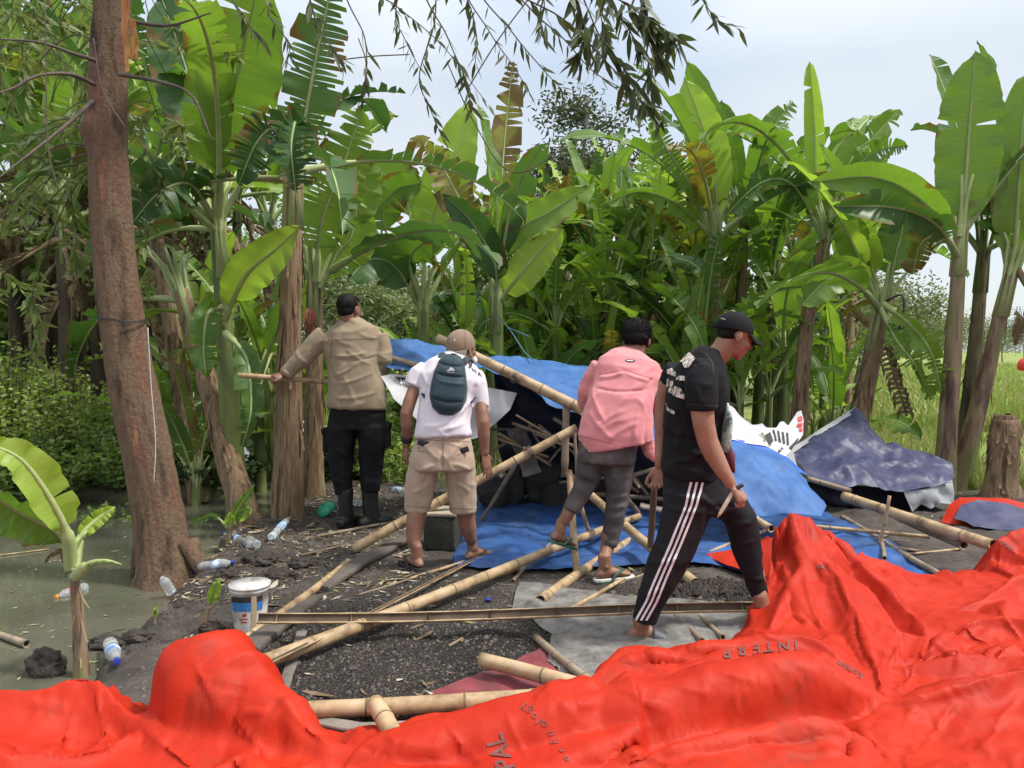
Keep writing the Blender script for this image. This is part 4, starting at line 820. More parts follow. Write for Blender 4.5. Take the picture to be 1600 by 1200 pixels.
# flower bud hanging from the leaning plant
mb = MB(); mb.tube(bez([P(1385, 470, 8.15), P(1410, 462, 8.0), P(1412, 500, 8.0)], 8), .012, 6); mb.loft([(P(1412, 500, 8), .012, .012), (P(1411, 510, 8), .05, .05), (P(1408, 525, 8), .04, .04), (P(1405, 540, 8), .008, .008)], 12)
mb.build('flower_bud', mat('bud', [(.05, .02, .03), (.12, .05, .06)], 8, rough=.5, bump=.2), bfl)
mb = MB(); c = bez([P(1380, 530, 7.9), P(1392, 570, 7.8), P(1405, 610, 7.8), P(1417, 650, 7.8)], 16); mb.tube(c, .012, 6)
for i in range(2, 16):
    for s in (-1, 1): a = c[i]; mb.tube([a, a+V(s*.06, rnd.uniform(-.05, .05), -.02), a+V(s*.08, 0, -.09)], [.018, .02, .003], 5)
mb.build('dead_leaf', M['leaf_dead'], bfl)
# far pylons, red parasol
mb = MB(); M['steel'] = mat('pale_steel', [(.45, .5, .56), (.5, .55, .6)], 2, rough=.6, bump=0)
def pylon(px, Y, pyt, wpx, label):
    mb = MB(); top = P(px, pyt, Y); base = V(top.x, Y, 0); h = top.z; wd = wpx*Y/F
    def leg(s1, s2, z): k = 1-z/h*.85; return V(base.x+s1*wd/2*k, Y+s2*wd/2*k, z)
    for s1 in (-1, 1):
        for s2 in (-1, 1): mb.tube([leg(s1, s2, 0), leg(s1, s2, h)], .32, 4)
    zs = [h*(1-(1-i/9)**1.15) for i in range(10)]
    for a, b in zip(zs, zs[1:]):
        for s2 in (-1, 1): mb.tube([leg(-1, s2, a), leg(1, s2, b)], .2, 4); mb.tube([leg(1, s2, a), leg(-1, s2, b)], .2, 4)
    for z, l in ((h*.93, 7), (h*.82, 8.5), (h*.7, 7)): mb.tube([V(base.x-l, Y, z), V(base.x+l, Y, z)], .28, 4); mb.tube([V(base.x-l, Y, z), V(base.x, Y, z+2.2)], .15, 4); mb.tube([V(base.x+l, Y, z), V(base.x, Y, z+2.2)], .15, 4)
    tag(mb.build('pylon', M['steel'], org=base), label, 'pylon')
pylon(1592, 420, 478, 22, 'pale lattice power pylon on the horizon at the far right')
pylon(1578, 700, 500, 12, 'smaller, paler pylon behind the first one at right')
pb = P(1603, 585, 26); pb.z = 0; e = empty('parasol', pb, 'round red parasol out in the green field at the picture edge', 'parasol')
mb = MB(); mb.tube([pb, pb+V(0, 0, 1.35)], .02, 6); mb.build('pole', M['steel'], e)
mb = MB(); c = pb+V(0, 0, .95); mb.loft([(c+V(0, 0, -.12), .27, .27), (c, .27, .27), (c+V(0, 0, .15), .19, .19), (c+V(0, 0, .22), .05, .05)], 20); mb.build('canopy', mat('parasol_red', [(.6, .03, .03), (.7, .05, .04)], 3, rough=.6, bump=0), e)
# crop rows / weeds of the field and the heap of cut leaves
def area_crop(r2):
    y = 13+60*r2.random()**1.6; x = (.42+.5*r2.random())*y; return x, y
items = blade_items(14000, area_crop, .15, .5, .03, random.Random(8), .9, (0, 0, 0, 1))
scatter_mesh('grass', items, [gm1, gm2])
items = []
r3 = random.Random(12)
for i in range(500):
    p = GP(r3.gauss(1385, 55), r3.gauss(662, 9)); items.append(scrap(p.x, p.y, r3.uniform(.02, .05), r3.choice((0, 1, 1)), r3, r3.uniform(3, 8)))
scatter_mesh('leaf_litter', items, lm)
# ------------------------------------------------------------------ people
def skin(name, a, b): 
    m = mat(name, [(.3, a), (.7, b)], 14, rough=.5, bump=.08, spec=.4); B = m.node_tree.nodes['Principled BSDF']; B.inputs['Subsurface Weight'].default_value = .12; B.inputs['Subsurface Radius'].default_value = (.02, .008, .004); B.inputs['Subsurface Scale'].default_value = .4; return m
M['skin_a'] = skin('skin_brown', (.17, .085, .05), (.24, .12, .075)); M['skin_b'] = skin('skin_tan', (.25, .12, .075), (.33, .17, .11)); M['skin_c'] = skin('skin_warm', (.20, .095, .06), (.275, .14, .09))
M['hair'] = mat('black_hair', [(.005, .0045, .004), (.016, .014, .013)], 30, (1, 1, .25), rough=.6, bump=1.0, bscale=60, bdist=.004, bstretch=(1, 1, .22), spec=.12)
def cloth(name, c, var=.85, rough=.85, bs=90, b=.12, sheen=.15): return mat(name, [tuple(q*var for q in c), c], 6, rough=rough, bump=b, bscale=bs, bdist=.002, spec=.25, sheen=sheen)
class Fig:
    def __init__(s, Y): s.Y = Y; s.mb = MB()
    def p(s, px, py, dy=0.): return P(px, py, s.Y+dy)
    def m(s, px, dy=0.): return px*(s.Y+dy)/F
    def limb(s, mb, L, n=18, flat=1., cap=1, ref=None):     # (px, py, dy, half width px[, depth ratio])
        rings = []
        for r_ in L: hw = s.m(r_[3], r_[2]); rings.append((s.p(*r_[:3]), hw, hw*(r_[4] if len(r_) > 4 else flat)))
        mb.loft(rings, n, cap, ref=ref or (1, 0, 0)); return mb
    def torso(s, mb, L, n=28, expo=2.4, cap=.6, ref=None):         # (px left, px right, py, dy, half depth m[, tilt])
        rings = []
        for r_ in L: c = s.p((r_[0]+r_[1])/2, r_[2], r_[3]); rings.append((c, s.m((r_[1]-r_[0])/2, r_[3]), r_[4], Vector((1, 0, -(r_[5] if len(r_) > 5 else 0)))))
        mb.loft(rings, n, cap, expo); return mb
def basis(f, up=(0, 0, 1)):
    f = Vector(f).normalized(); r_ = f.cross(Vector(up)).normalized(); u = r_.cross(f); return f, r_, u
def head(mb, c, f, up=(0, 0, 1), k=1., neck=None, neckr=.056):
    """adds head shells centred at c facing f; returns frame function"""
    f, r_, u = basis(f, up); Mx = Matrix((r_, f, u)).transposed(); c = Vector(c)
    W = lambda a, b, d: c+(r_*a+f*b+u*d)*k
    E = lambda p, s, M_=Mx: mb.ell(W(*p), s[0]*k, s[1]*k, s[2]*k, M_)
    E((0, -.012, .03), (.074, .094, .084)); E((0, .035, -.02), (.062, .060, .088)); E((0, .03, -.072), (.05, .052, .036)); E((0, .066, -.1), (.022, .02, .018))
    E((0, .078, .022), (.045, .016, .012)); E((0, .02, -.05), (.058, .05, .03))
    for s_ in (-1, 1):
        E((s_*.038, .062, -.028), (.024, .024, .022)); E((s_*.028, .078, .004), (.016, .012, .012))
        Er = Matrix((f*1.0+r_*s_*.35, r_, u)).transposed()
        mb.ell(W(s_*.077, -.012, -.008), .018*k, .009*k, .032*k, Matrix(((f-r_*s_*-.3).normalized(), (r_*s_).normalized(), u)).transposed()); mb.ell(W(s_*.074, -.004, -.034), .009*k, .007*k, .011*k, Mx)
    mb.loft([(W(0, .082, .012), .010*k, .009*k), (W(0, .096, -.008), .012*k, .011*k), (W(0, .108, -.026), .016*k, .013*k), (W(0, .098, -.036), .014*k, .008*k)], 10, ref=r_)
    E((0, .088, -.058), (.024, .013, .0065)); E((0, .085, -.0715), (.021, .013, .007))
    if neck is not None:
        n = Vector(neck); mb.loft([(W(0, -.02, -.03), neckr*k, neckr*k*1.0), (W(0, -.02, -.07).lerp(n, .3), neckr*.98*k, neckr*1.0*k), (W(0, -.02, -.07).lerp(n, .7), neckr*1.02*k, neckr*1.05*k), (n, neckr*1.35*k, neckr*1.2*k)], 16, ref=r_)
    return W, Mx
def hand(mb, wrist, d, nrm, side, curl=(.3, .35, .4, .5), size=1., thumb=.6, spread=.08, tcurl=.4):
    """d: wrist->fingers; nrm: back of the hand; side: +1 thumb on d x nrm side"""
    d = Vector(d).normalized(); nrm = Vector(nrm); nrm = (nrm-d*nrm.dot(d)).normalized(); s = d.cross(nrm)*side; w_ = Vector(wrist); k = size
    mb.loft([(w_-d*.03*k, .025*k, .019*k, s), (w_, .026*k, .018*k, s), (w_+d*.03*k, .036*k, .017*k, s), (w_+d*.065*k, .041*k, .015*k, s), (w_+d*.088*k, .039*k, .0125*k, s)], 14)
    for i, (o_, L, c_) in enumerate(zip((.029, .010, -.010, -.029), (.078, .086, .080, .062), curl)):
        p = w_+(d*(.082-.006*(i in (0, 3)))+s*o_)*k; sp = (1.5-i)*spread; dd = (d+s*sp).normalized(); pts = [p-dd*.01*k, p]; a = c_*.7
        for q in (.45, .3, .25): v = dd*math.cos(a)-nrm*math.sin(a); pts.append(pts[-1]+v*L*q*k); a += c_
        r0 = (.0094, .0098, .0092, .0082)[i]*k; mb.loft([(pp, r0*f_, r0*f_*.92, s) for pp, f_ in zip(pts, (1.05, 1.08, 1.0, .95, .78))], 8)
    p = w_+(d*.018+s*.024)*k; dd = (d*.75+s*thumb-nrm*.25).normalized(); v2 = (d*.95+s*(thumb-tcurl)-nrm*.3).normalized()
    mb.loft([(p, .016*k, .014*k), (p+dd*.032*k, .0128*k, .012*k), (p+dd*.055*k, .0115*k, .0105*k), (p+dd*.055*k+v2*.022*k, .0105*k, .0095*k), (p+dd*.055*k+v2*.038*k, .0075*k, .007*k)], 8)
def foot(mb, ankle, d, up=(0, 0, 1), k=1., ar=.036, hh=.075):
    """ankle joint; d heel->toe in the sole plane; sole lies hh below the ankle"""
    f, r_, u = basis(d, up); A = Vector(ankle); W = lambda a, b, c_: A+(f*a+r_*b+u*c_)*k
    mb.loft([(W(-.062, 0, -.058), .022*k, .016*k, r_), (W(-.045, 0, -.048), .031*k, .028*k, r_), (W(-.01, 0, -.04), .034*k, .036*k, r_), (W(.04, 0, -.042), .037*k, .032*k, r_), (W(.09, .002, -.052), .043*k, .022*k, r_), (W(.13, .003, -.060), .045*k, .014*k, r_), (W(.15, .002, -.063), .038*k, .010*k, r_)], 14)
    mb.loft([(W(-.012, 0, .06), ar*k, ar*1.15*k, r_), (W(-.008, 0, .0), ar*k, ar*1.2*k, r_), (W(-.0, 0, -.04), ar*.95*k, ar*1.25*k, r_)], 14)
    mb.ell(W(-.01, .03*1, -.002), .012*k, .014*k, .014*k); mb.ell(W(-.01, -.03, -.006), .012*k, .014*k, .014*k)
    for i, (o_, x, rr_) in enumerate(((-.030, .150, .0135), (-.010, .153, .009), (.006, .148, .0085), (.021, .140, .008), (.034, .130, .0075))):
        mb.loft([(W(x-.02, o_, -.062), rr_*k, rr_*.85*k, r_), (W(x+.012, o_, -.063), rr_*k, rr_*.8*k, r_), (W(x+.026, o_, -.066), rr_*.85*k, rr_*.7*k, r_)], 8)
    return W, (f, r_, u)
SOLE = [(-.085, .0), (-.078, .024), (-.05, .036), (0, .038), (.06, .044), (.12, .053), (.16, .050), (.185, .032), (.195, 0), (.188, -.03), (.165, -.046), (.12, -.046), (.06, -.038), (0, -.037), (-.05, -.036), (-.078, -.024)]
def sandal(parent, W, style, m_sole, m_strap, th=.016, z=-.078, name='sandal', fr=None):
    mb = MB(); n = len(SOLE); vs = [W(x, y, z) for x, y in SOLE]+[W(x, y, z-th) for x, y in SOLE]+[W(x*.96+.002, y*.9, z+.003) for x, y in SOLE]
    mb.add(vs, [list(range(2*n, 3*n))]+[list(range(2*n-1, n-1, -1))]+[[i, i+n, (i+1) % n+n, (i+1) % n] for i in range(n)]+[[2*n+i, i, (i+1) % n, 2*n+(i+1) % n] for i in range(n)])
    o = mb.build(name, m_sole, parent, smooth=False); mb = MB()
    if style == 'thong':
        t = W(.135, -.018, z+.012)
        for s_ in (-1, 1): mb.loft([(W(.132, -.018, z+.0), .006, .005), (t+V(0, 0, .016), .009, .005), (W(.09, s_*.036, z+.050), .011, .005), (W(.045, s_*.046, z+.03), .012, .005), (W(.02, s_*.040, z-.004), .010, .005)], 8)
    else:
        rows = []
        for x in (.045, .06, .085, .11, .125):
            row = []
            for j in range(9): a = math.pi*j/8; row.append(W(x, math.cos(a)*.050, z+math.sin(a)**.8*(.062-(x-.045)*.35)))
            rows += row
        fs = [[i*9+j, i*9+j+1, (i+1)*9+j+1, (i+1)*9+j] for i in range(4) for j in range(8)]; mb.add(rows, fs)
        ob = mb.build('strap', m_strap, parent); ob.modifiers.new('s', 'SOLIDIFY').thickness = .006; ob.parent = o; return o
    ob = mb.build('strap', m_strap, parent); ob.parent = o; return o
def garment(name, mb, m_, parent, voxel=.008, smooth=5, **w_):
    w_['folds'] = [(*q[:4], q[4]*(.45 if name in ('jeans', 'trousers') else .85), q[5]*(1.4 if name in ('jeans', 'trousers') else 1.05)) for q in w_.get('folds', ())]; w_.setdefault('ridge', .0 if name in ('hair',) else .006); w_.setdefault('rscale', 4.5); me = remesh(mb, voxel, smooth); wrinkle(me, **w_); a = coords(me); wv = a.copy()
    bv = BVHTree.FromPolygons([tuple(v) for v in wv], [tuple(p.vertices) for p in me.polygons])
    setco(me, a-np.array(parent.location)); o = link(name, me, m_, parent); me.polygons.foreach_set('use_smooth', [True]*len(me.polygons)); return o, bv
def body(mb, m_, org, label, group='men taking down the shelter', voxel=.0055):
    me = remesh(mb, voxel, 3, .5); a = coords(me); setco(me, a-np.array(org)); me.polygons.foreach_set('use_smooth', [True]*len(me.polygons)); o = link('person', me, m_, loc=org); tag(o, label, 'person', group); return o
def hit(bv, px, py, off=.0025):
    d = ray(px, py).normalized(); h = bv.ray_cast(V(0, 0, CAMH), d)
    if h[0] is None: return None
    return h[0]+(h[1] if h[1].dot(d) < 0 else -h[1])*off
def decal(name, polys, bv, m_, parent, off=.003, maxe=3., fallbackY=4.5):
    """polygons in photo coordinates cast on to the surface bv; becomes thin printed geometry lying on it"""
    mb = MB()
    for poly in polys:
        bm = bmesh.new(); vv = [bm.verts.new((x, y, 0)) for x, y in poly]
        try: bm.faces.new(vv)
        except Exception: bm.free(); continue
        bmesh.ops.triangulate(bm, faces=bm.faces[:])
        for _ in range(7):
            el = [e for e in bm.edges if e.calc_length() > maxe]
            if not el: break
            bmesh.ops.subdivide_edges(bm, edges=el, cuts=1); bmesh.ops.triangulate(bm, faces=bm.faces[:])
        bm.verts.index_update(); pos = {v.index: hit(bv, v.co.x, v.co.y, off) for v in bm.verts}
        ids = {}; vs = []; fs = []
        for f_ in bm.faces:
            ii = [v.index for v in f_.verts]
            if any(pos[i] is None for i in ii): continue
            pp = [pos[i] for i in ii]
            if max((pp[0]-pp[1]).length, (pp[1]-pp[2]).length) > .12: continue
            q = []
            for i in ii:
                if i not in ids: ids[i] = len(vs); vs.append(pos[i])
                q.append(ids[i])
            fs.append(q)
        mb.add(vs, fs); bm.free()
    if not mb.v: return None
    return mb.build(name, m_, parent)
def glyphs(text, o_, ux, uy, size=1., bold=False):
    """font outline polygons mapped to photo coordinates: origin o_, unit vectors ux (reading direction) and uy (up)"""
    cu = bpy.data.curves.new('t', 'FONT'); cu.body = text; cu.resolution_u = 3; cu.fill_mode = 'FRONT'
    if bold: cu.offset = .02
    ob = bpy.data.objects.new('t', cu); C.objects.link(ob); me = evaluated(ob)
    out = []
    for p in me.polygons:
        pl = [me.vertices[i].co for i in p.vertices]; out.append([(o_[0]+c.x*ux[0]+c.y*uy[0], o_[1]+c.x*ux[1]+c.y*uy[1]) for c in pl])
    bpy.data.objects.remove(ob); bpy.data.meshes.remove(me); return out
M['ink'] = mat('black_ink', [(.02, .018, .02), (.03, .028, .03)], 20, rough=.7, bump=0); M['ink_grey'] = mat('grey_ink', [(.10, .035, .03), (.2, .06, .05)], 30, rough=.7, bump=0)
M['ink_white'] = mat('white_ink', [(.62, .6, .56), (.75, .73, .7)], 12, rough=.7, bump=0)

def shin(fg, mb, L, Wf_, k=.034):
    fg.limb(mb, L); a = fg.p(*L[-1][:3]); r_ = fg.m(L[-1][3], L[-1][2]); e = Wf_(-.012, 0, .05); f = Wf_(-.008, 0, -.01)
    mb.loft([(a, r_, r_*1.1), (a.lerp(e, .5), (r_+k)/2, (r_+k)/2*1.15), (e, k, k*1.15), (f, k, k*1.2)], 16, ref=(1, 0, 0))

# ============ 1: man in khaki uniform shirt, black cargo trousers (seen from behind) ============
f1 = Fig(6.0); mb = MB()
hc = f1.p(546, 484, .02); head(mb, hc, (.42, .9, .0), k=1.07, neck=f1.p(544, 508, .02), neckr=.062)
f1.torso(mb, [(520, 585, 540, .0, .09), (516, 598, 600, 0, .1), (515, 600, 640, 0, .1)])
hand(mb, f1.p(443, 584, -.02), P(432, 587, 5.93)-f1.p(445, 583, -.02), (0, -.3, 1), -1, curl=(1.0, 1.05, 1.1, 1.1), size=1.0, thumb=.3)
f1.limb(mb, [(470, 560, -.02, 10), (445, 583, -.02, 8)])
org1 = GP(556, 815); man1 = body(mb, M['skin_a'], org1, 'man seen from behind in khaki uniform shirt and black cargo trousers, arm stretched out')
mb = MB()
f1.torso(mb, [(532, 559, 497, .01, .06), (520, 574, 507, .02, .085), (505, 592, 517, .02, .11), (503, 598, 530, .02, .125), (507, 597, 550, .01, .135), (513, 596, 575, 0, .14), (516, 600, 600, -.01, .145), (513, 603, 622, -.01, .15), (511, 604, 636, -.01, .15)], cap=.3)
f1.limb(mb, [(508, 524, .01, 16), (494, 537, .0, 16.5), (478, 554, -.01, 15), (466, 566, -.02, 13.5), (452, 579, -.02, 11), (446, 585, -.02, 9.5)], cap=.2)
f1.limb(mb, [(592, 524, .02, 14), (597, 542, .02, 14.5), (599, 562, .0, 13.5), (596, 578, .05, 12.5), (584, 590, .22, 11)], cap=.3)
M['khaki'] = cloth('khaki_shirt', (.30, .235, .155)); 
shirt1, bv1 = garment('shirt', mb, M['khaki'], man1, noise_amp=.006, scale=6, seed=1, folds=[(520, 556, 575, 550, .010, 2.2), (525, 562, 590, 556, -.008, 2), (520, 588, 560, 566, .009, 2.5), (525, 600, 585, 580, .008, 2.5), (540, 545, 580, 570, .008, 3), (505, 545, 530, 600, -.012, 3), (590, 545, 588, 590, -.014, 2.5), (520, 622, 590, 612, .008, 3), (545, 598, 555, 630, .007, 3), (560, 520, 590, 530, .007, 3), (515, 520, 512, 545, -.008, 2.5), (485, 540, 470, 572, .008, 2), (478, 548, 462, 574, -.007, 2), (470, 556, 456, 582, .007, 2), (592, 555, 606, 560, .008, 2), (590, 568, 606, 572, -.008, 2), (525, 530, 550, 540, .006, 3)])
decal('seam', [[(512, 531), (590, 528), (590, 529.2), (512, 532.2)], [(519, 520), (521, 520), (517, 560), (515.5, 560)]], bv1, cloth('seam_khaki', (.2, .155, .10)), man1, .002)
mb = MB()
f1.torso(mb, [(518, 597, 622, 0, .125), (514, 602, 645, 0, .135), (511, 604, 668, 0, .135)], cap=.3)
f1.limb(mb, [(535, 665, 0, 24), (533, 690, 0, 22.5), (532, 715, .01, 20), (534, 738, .01, 17), (537, 758, 0, 14.5), (538, 770, 0, 13)], cap=.3, flat=1.1)
f1.limb(mb, [(581, 665, 0, 24), (582, 690, 0, 22), (580, 715, .02, 19.5), (579, 738, .02, 17), (579, 755, 0, 15.5), (579, 766, 0, 13.5)], cap=.3, flat=1.1)
M['blackcloth'] = cloth('black_trousers', (.009, .009, .011), .7, sheen=0)
tr1, bvt = garment('trousers', mb, M['blackcloth'], man1, noise_amp=.008, scale=7, seed=3, folds=[(520, 700, 545, 712, .010, 3), (518, 735, 550, 742, .012, 3), (522, 750, 550, 756, .012, 3), (565, 735, 595, 742, .012, 3), (566, 750, 592, 752, .012, 3), (530, 660, 550, 690, .008, 3), (590, 660, 575, 690, .008, 3), (568, 700, 595, 708, .010, 3), (557, 650, 557, 680, -.012, 2.5)])
mb = MB()
for c_, sx in ((f1.p(512, 689, .02), -1), (f1.p(604, 682, .02), 1)):
    mb = MB(); mb.box(c_, .05, .15, .17, bev=.012); mb.box(c_+V(sx*.006, 0, .085), .055, .16, .05, Matrix.Rotation(sx*.15, 3, 'Y'), .008)
    mb.build('cargo_pocket', M['blackcloth'], man1)
M['boot'] = mat('black_boot', [(.01, .01, .01), (.02, .019, .018)], 8, rough=.45, bump=.3)
for ax, ay, dx, tx in ((541, 775, 0, (.35, .9, 0)), (580, 770, .03, (.75, .6, 0))):
    mb = MB(); A = f1.p(ax, ay, dx); f_, r_, u = basis(tx); g = GP(ax, 818).z; W = lambda a, b, h: V(A.x, A.y, 0)+f_*a+r_*b+V(0, 0, h+max(g, gz(A.x, A.y)))
    mb.loft([(W(-.01, 0, .30), .062, .07, r_), (W(-.01, 0, .2), .055, .066, r_), (W(0, 0, .11), .05, .07, r_), (W(.02, 0, .05), .048, .08, r_)], 16)
    mb.loft([(W(-.09, 0, .045), .04, .04, r_), (W(-.03, 0, .055), .045, .055, r_), (W(.05, 0, .055), .048, .05, r_), (W(.12, 0, .045), .052, .038, r_), (W(.185, 0, .035), .042, .028, r_)], 16)
    me = remesh(mb, .008, 3); setco(me, coords(me)-np.array(man1.location)); bt = link('boot', me, M['boot'], man1); me.polygons.foreach_set('use_smooth', [True]*len(me.polygons))
    mb = MB(); vs = [W(x*1.05, y*1.15, h) for h in (.024, 0) for x, y in SOLE]; n = len(SOLE); mb.add(vs, [list(range(n)), list(range(2*n-1, n-1, -1))]+[[i, i+n, (i+1) % n+n, (i+1) % n] for i in range(n)]); so_ = mb.build('sole', M['black'], man1, smooth=False); so_.parent = bt
def hairpiece(man, c, f, shells, k=1., up=(0, 0, 1), amp=.004, sc_=40, name='hair', m_='hair', voxel=.005):
    f, r_, u = basis(f, up); Mx = Matrix((r_, f, u)).transposed(); mb = MB()
    for p, s_ in shells: mb.ell(Vector(c)+(r_*p[0]+f*p[1]+u*p[2])*k, s_[0]*k, s_[1]*k, s_[2]*k, Mx, 20, 12)
    o, bv = garment(name, mb, M[m_], man, voxel, 3, noise_amp=amp, scale=sc_, seed=2, stretch=(1, 1, .3)); return o, bv
h1_, _ = hairpiece(man1, hc, (.42, .9, .0), [((0, -.024, .038), (.077, .092, .084)), ((0, -.045, -.005), (.066, .062, .055)), ((0, .03, .07), (.06, .06, .04))], k=1.07, amp=.002); H1 = (h1_.data, hc)
mb = MB(); f1.limb(mb, [(452, 580, -.02, 11.5), (447, 585, -.02, 11)], cap=.1); mb.build('cuff', M['khaki'], man1)

def strands(man, me_bv, me, n, L, w_, c, seed):
    rr = random.Random(seed); a = coords(me); nn = normals(me); items = []; c = Vector(c)-man.location
    for _ in range(n):
        i = rr.randrange(len(a)); p = Vector(a[i]); q = Vector(nn[i]); dn = V(0, 0, -1); t = (dn-q*dn.dot(q)); t = t.normalized() if t.length > .05 else V(rr.uniform(-1, 1), rr.uniform(-1, 1), 0)
        items.append((p-q*.003, t*.9+q*rr.uniform(.03, .25)+V(rr.uniform(-.25, .25), rr.uniform(-.25, .25), rr.uniform(-.15, .15)), L*rr.uniform(.5, 1.2), w_))
    link('hair', leaf_cloud(items, .2), M['hair'], man)
# ============ 2: man in white polo, khaki shorts, cap backwards, small backpack ============
strands(man1, None, H1[0], 2600, .014, .001, H1[1], 5)
f2 = Fig(4.85); mb = MB(); hd = (.62, .75, -.12)
hc = f2.p(722, 543, .24); W2, _ = head(mb, hc, hd, k=1.05, neck=f2.p(712, 575, .2), neckr=.06)
f2.torso(mb, [(672, 735, 600, .12, .09), (660, 735, 640, .05, .1), (655, 735, 680, 0, .1), (650, 738, 715, 0, .11)])
f2.limb(mb, [(662, 590, .1, 8), (648, 606, .08, 10), (640, 628, .04, 10.4), (635, 646, .02, 10.2), (636, 665, .03, 10), (636, 685, .06, 7.6), (635, 695, .07, 6.8)])
hand(mb, f2.p(635, 697, .07), (-.12, .12, -1), (-.85, -.5, .1), 1, curl=(.5, .55, .5, .45), thumb=.7, spread=.12)
f2.limb(mb, [(742, 600, .1, 8), (750, 625, .08, 9.5), (753, 645, .04, 10.4), (755, 660, .02, 10.6), (756, 680, .02, 9.6), (757, 700, .03, 7.8), (757, 708, .03, 7)])
hand(mb, f2.p(757, 710, .03), (.22, .1, -1), (.75, -.65, .15), -1, curl=(.18, .12, .12, .2), thumb=.8, spread=.10, size=1.02)
g = GP(648, 893); Wl, _ = foot(mb, V(g.x+.0, g.y+.06, gz(g.x, g.y+.06)+.098), (-.55, .75, 0), ar=.035)
gr = GP(733, 880); Wr, _ = foot(mb, V(f2.p(738, 870, .08).x, gr.y+.03, gz(gr.x, gr.y)+.10), (.62, .72, 0), ar=.034)
shin(f2, mb, [(655, 770, .02, 18, 1.1), (652, 800, .0, 15.5, 1.15), (648, 822, -.03, 14.5, 1.2), (646, 845, -.06, 11, 1.15)], Wl)
shin(f2, mb, [(722, 770, .05, 18, 1.1), (727, 800, .08, 15, 1.15), (731, 822, .11, 13.5, 1.2), (735, 840, .13, 10, 1.15)], Wr)
org2 = V(g.x+.15, g.y+.1, gz(g.x, g.y)); man2 = body(mb, M['skin_c'], org2, 'man seen from behind in white polo, khaki shorts and backward brown cap, stooping')
M['polo'] = cloth('white_polo', (.66, .61, .66), .92); mb = MB()
f2.torso(mb, [(700, 737, 557, .2, .065, .1), (684, 742, 566, .18, .09, .1), (664, 753, 578, .13, .115, .1), (654, 755, 595, .1, .13), (655, 745, 615, .08, .135), (656, 738, 635, .05, .135), (652, 735, 655, .02, .14), (648, 736, 672, .0, .145), (648, 737, 682, -.005, .145, -.12)], cap=.25)
f2.limb(mb, [(666, 575, .13, 13), (656, 584, .11, 15.5), (649, 596, .1, 15.5), (645, 606, .08, 14.5)], cap=.15)
f2.limb(mb, [(742, 583, .12, 12), (747, 600, .1, 14.5), (750, 620, .09, 13.8), (752, 636, .08, 12.8)], cap=.15)
polo, bv2 = garment('polo_shirt', mb, M['polo'], man2, noise_amp=.005, scale=7, seed=6, folds=[(670, 625, 655, 660, .010, 3), (700, 655, 735, 625, .012, 3), (660, 665, 700, 660, .009, 3), (735, 640, 733, 690, -.010, 3), (660, 580, 672, 605, .008, 3), (745, 600, 738, 630, -.010, 3), (690, 672, 725, 660, .010, 3), (666, 610, 660, 640, -.010, 2.5), (725, 640, 700, 672, .010, 3)])
decal('sleeve_band', [[(634, 595), (658, 606), (657, 608), (633, 597)], [(741, 631), (764, 632), (764, 633.4), (741, 632.4)]], bv2, cloth('band', (.42, .38, .46)), man2, .0015)
decal('back_print', glyphs('B', (681, 581), (9, -1.5), (1, -9), bold=True)+glyphs('N', (738, 580), (9, 5), (-3, -9), bold=True)+glyphs('A', (747, 586), (9, 5), (-3, -9), bold=True)+[[(731, 566), (735, 563), (738, 566), (738, 572), (734, 576), (731, 574), (733, 573), (736, 570), (736, 567), (734, 565.5)]], bv2, M['ink'], man2, .003, 2.)
mb = MB()
f2.torso(mb, [(652, 730, 674, 0, .115), (648, 735, 690, 0, .13), (642, 741, 712, -.01, .14), (641, 742, 730, -.01, .14)], cap=.3)
f2.limb(mb, [(664, 722, 0, 25, 1.1), (659, 745, 0, 24.5, 1.05), (655, 770, .01, 22.5, 1.05), (653, 792, .02, 20.5, 1.1), (653, 798, .02, 20, 1.1)], cap=.12)
f2.limb(mb, [(717, 722, 0, 25, 1.1), (720, 745, .02, 24, 1.05), (722, 770, .04, 22.5, 1.05), (723, 792, .06, 21, 1.1), (723, 799, .06, 20.5, 1.1)], cap=.12)
M['shorts'] = cloth('khaki_shorts', (.42, .315, .235), .9)
sh, bvs = garment('shorts', mb, M['shorts'], man2, noise_amp=.005, scale=8, seed=9, folds=[(692, 690, 692, 735, -.010, 2.5), (660, 690, 688, 720, .008, 3), (725, 690, 700, 720, .008, 3), (650, 735, 680, 725, .010, 3), (735, 735, 705, 725, .010, 3), (645, 770, 670, 755, .008, 3), (735, 770, 710, 755, .008, 3), (668, 740, 660, 785, -.009, 3), (712, 745, 718, 785, -.009, 3), (648, 750, 652, 788, .008, 3), (690, 685, 665, 700, .006, 2), (696, 686, 725, 700, .006, 2)])
M['seam_dark'] = cloth('seam_dark', (.24, .17, .125))
for q_ in [[(691.4, 676), (692.8, 676), (693, 735), (691.8, 735)], [(650, 686), (735, 690), (735, 691), (650, 687)], [(653, 697), (656, 704), (672, 707), (672, 708.2), (655, 705.5), (652, 697)], [(714, 711), (733, 703), (733.6, 704.2), (714.5, 712.4)], [(634, 790), (674, 793), (674, 794), (634, 791)], [(703, 794), (744, 795), (744, 796), (703, 795)]]: decal('seam', [q_], bvs, M['seam_dark'], man2, .0015)
mb = MB(); mb.box(hit(bvs, 692, 681, .004), .014, .010, .06, bev=.003); mb.build('belt_loop', M['shorts'], man2)
for a, b, r_ in ((655, 694, -.25), (716, 705, .35)):
    mb = MB(); c_ = hit(bvs, a+7, b-1, .004); mb.box(c_, .075, .012, .036, Matrix.Rotation(-r_, 3, 'Y'), .004)
    ph = mb.build('phone', M['black'], org=c_); tag(ph, 'dark phone sticking out of the %s back pocket of the khaki shorts' % ('left' if a < 700 else 'right'), 'phone')
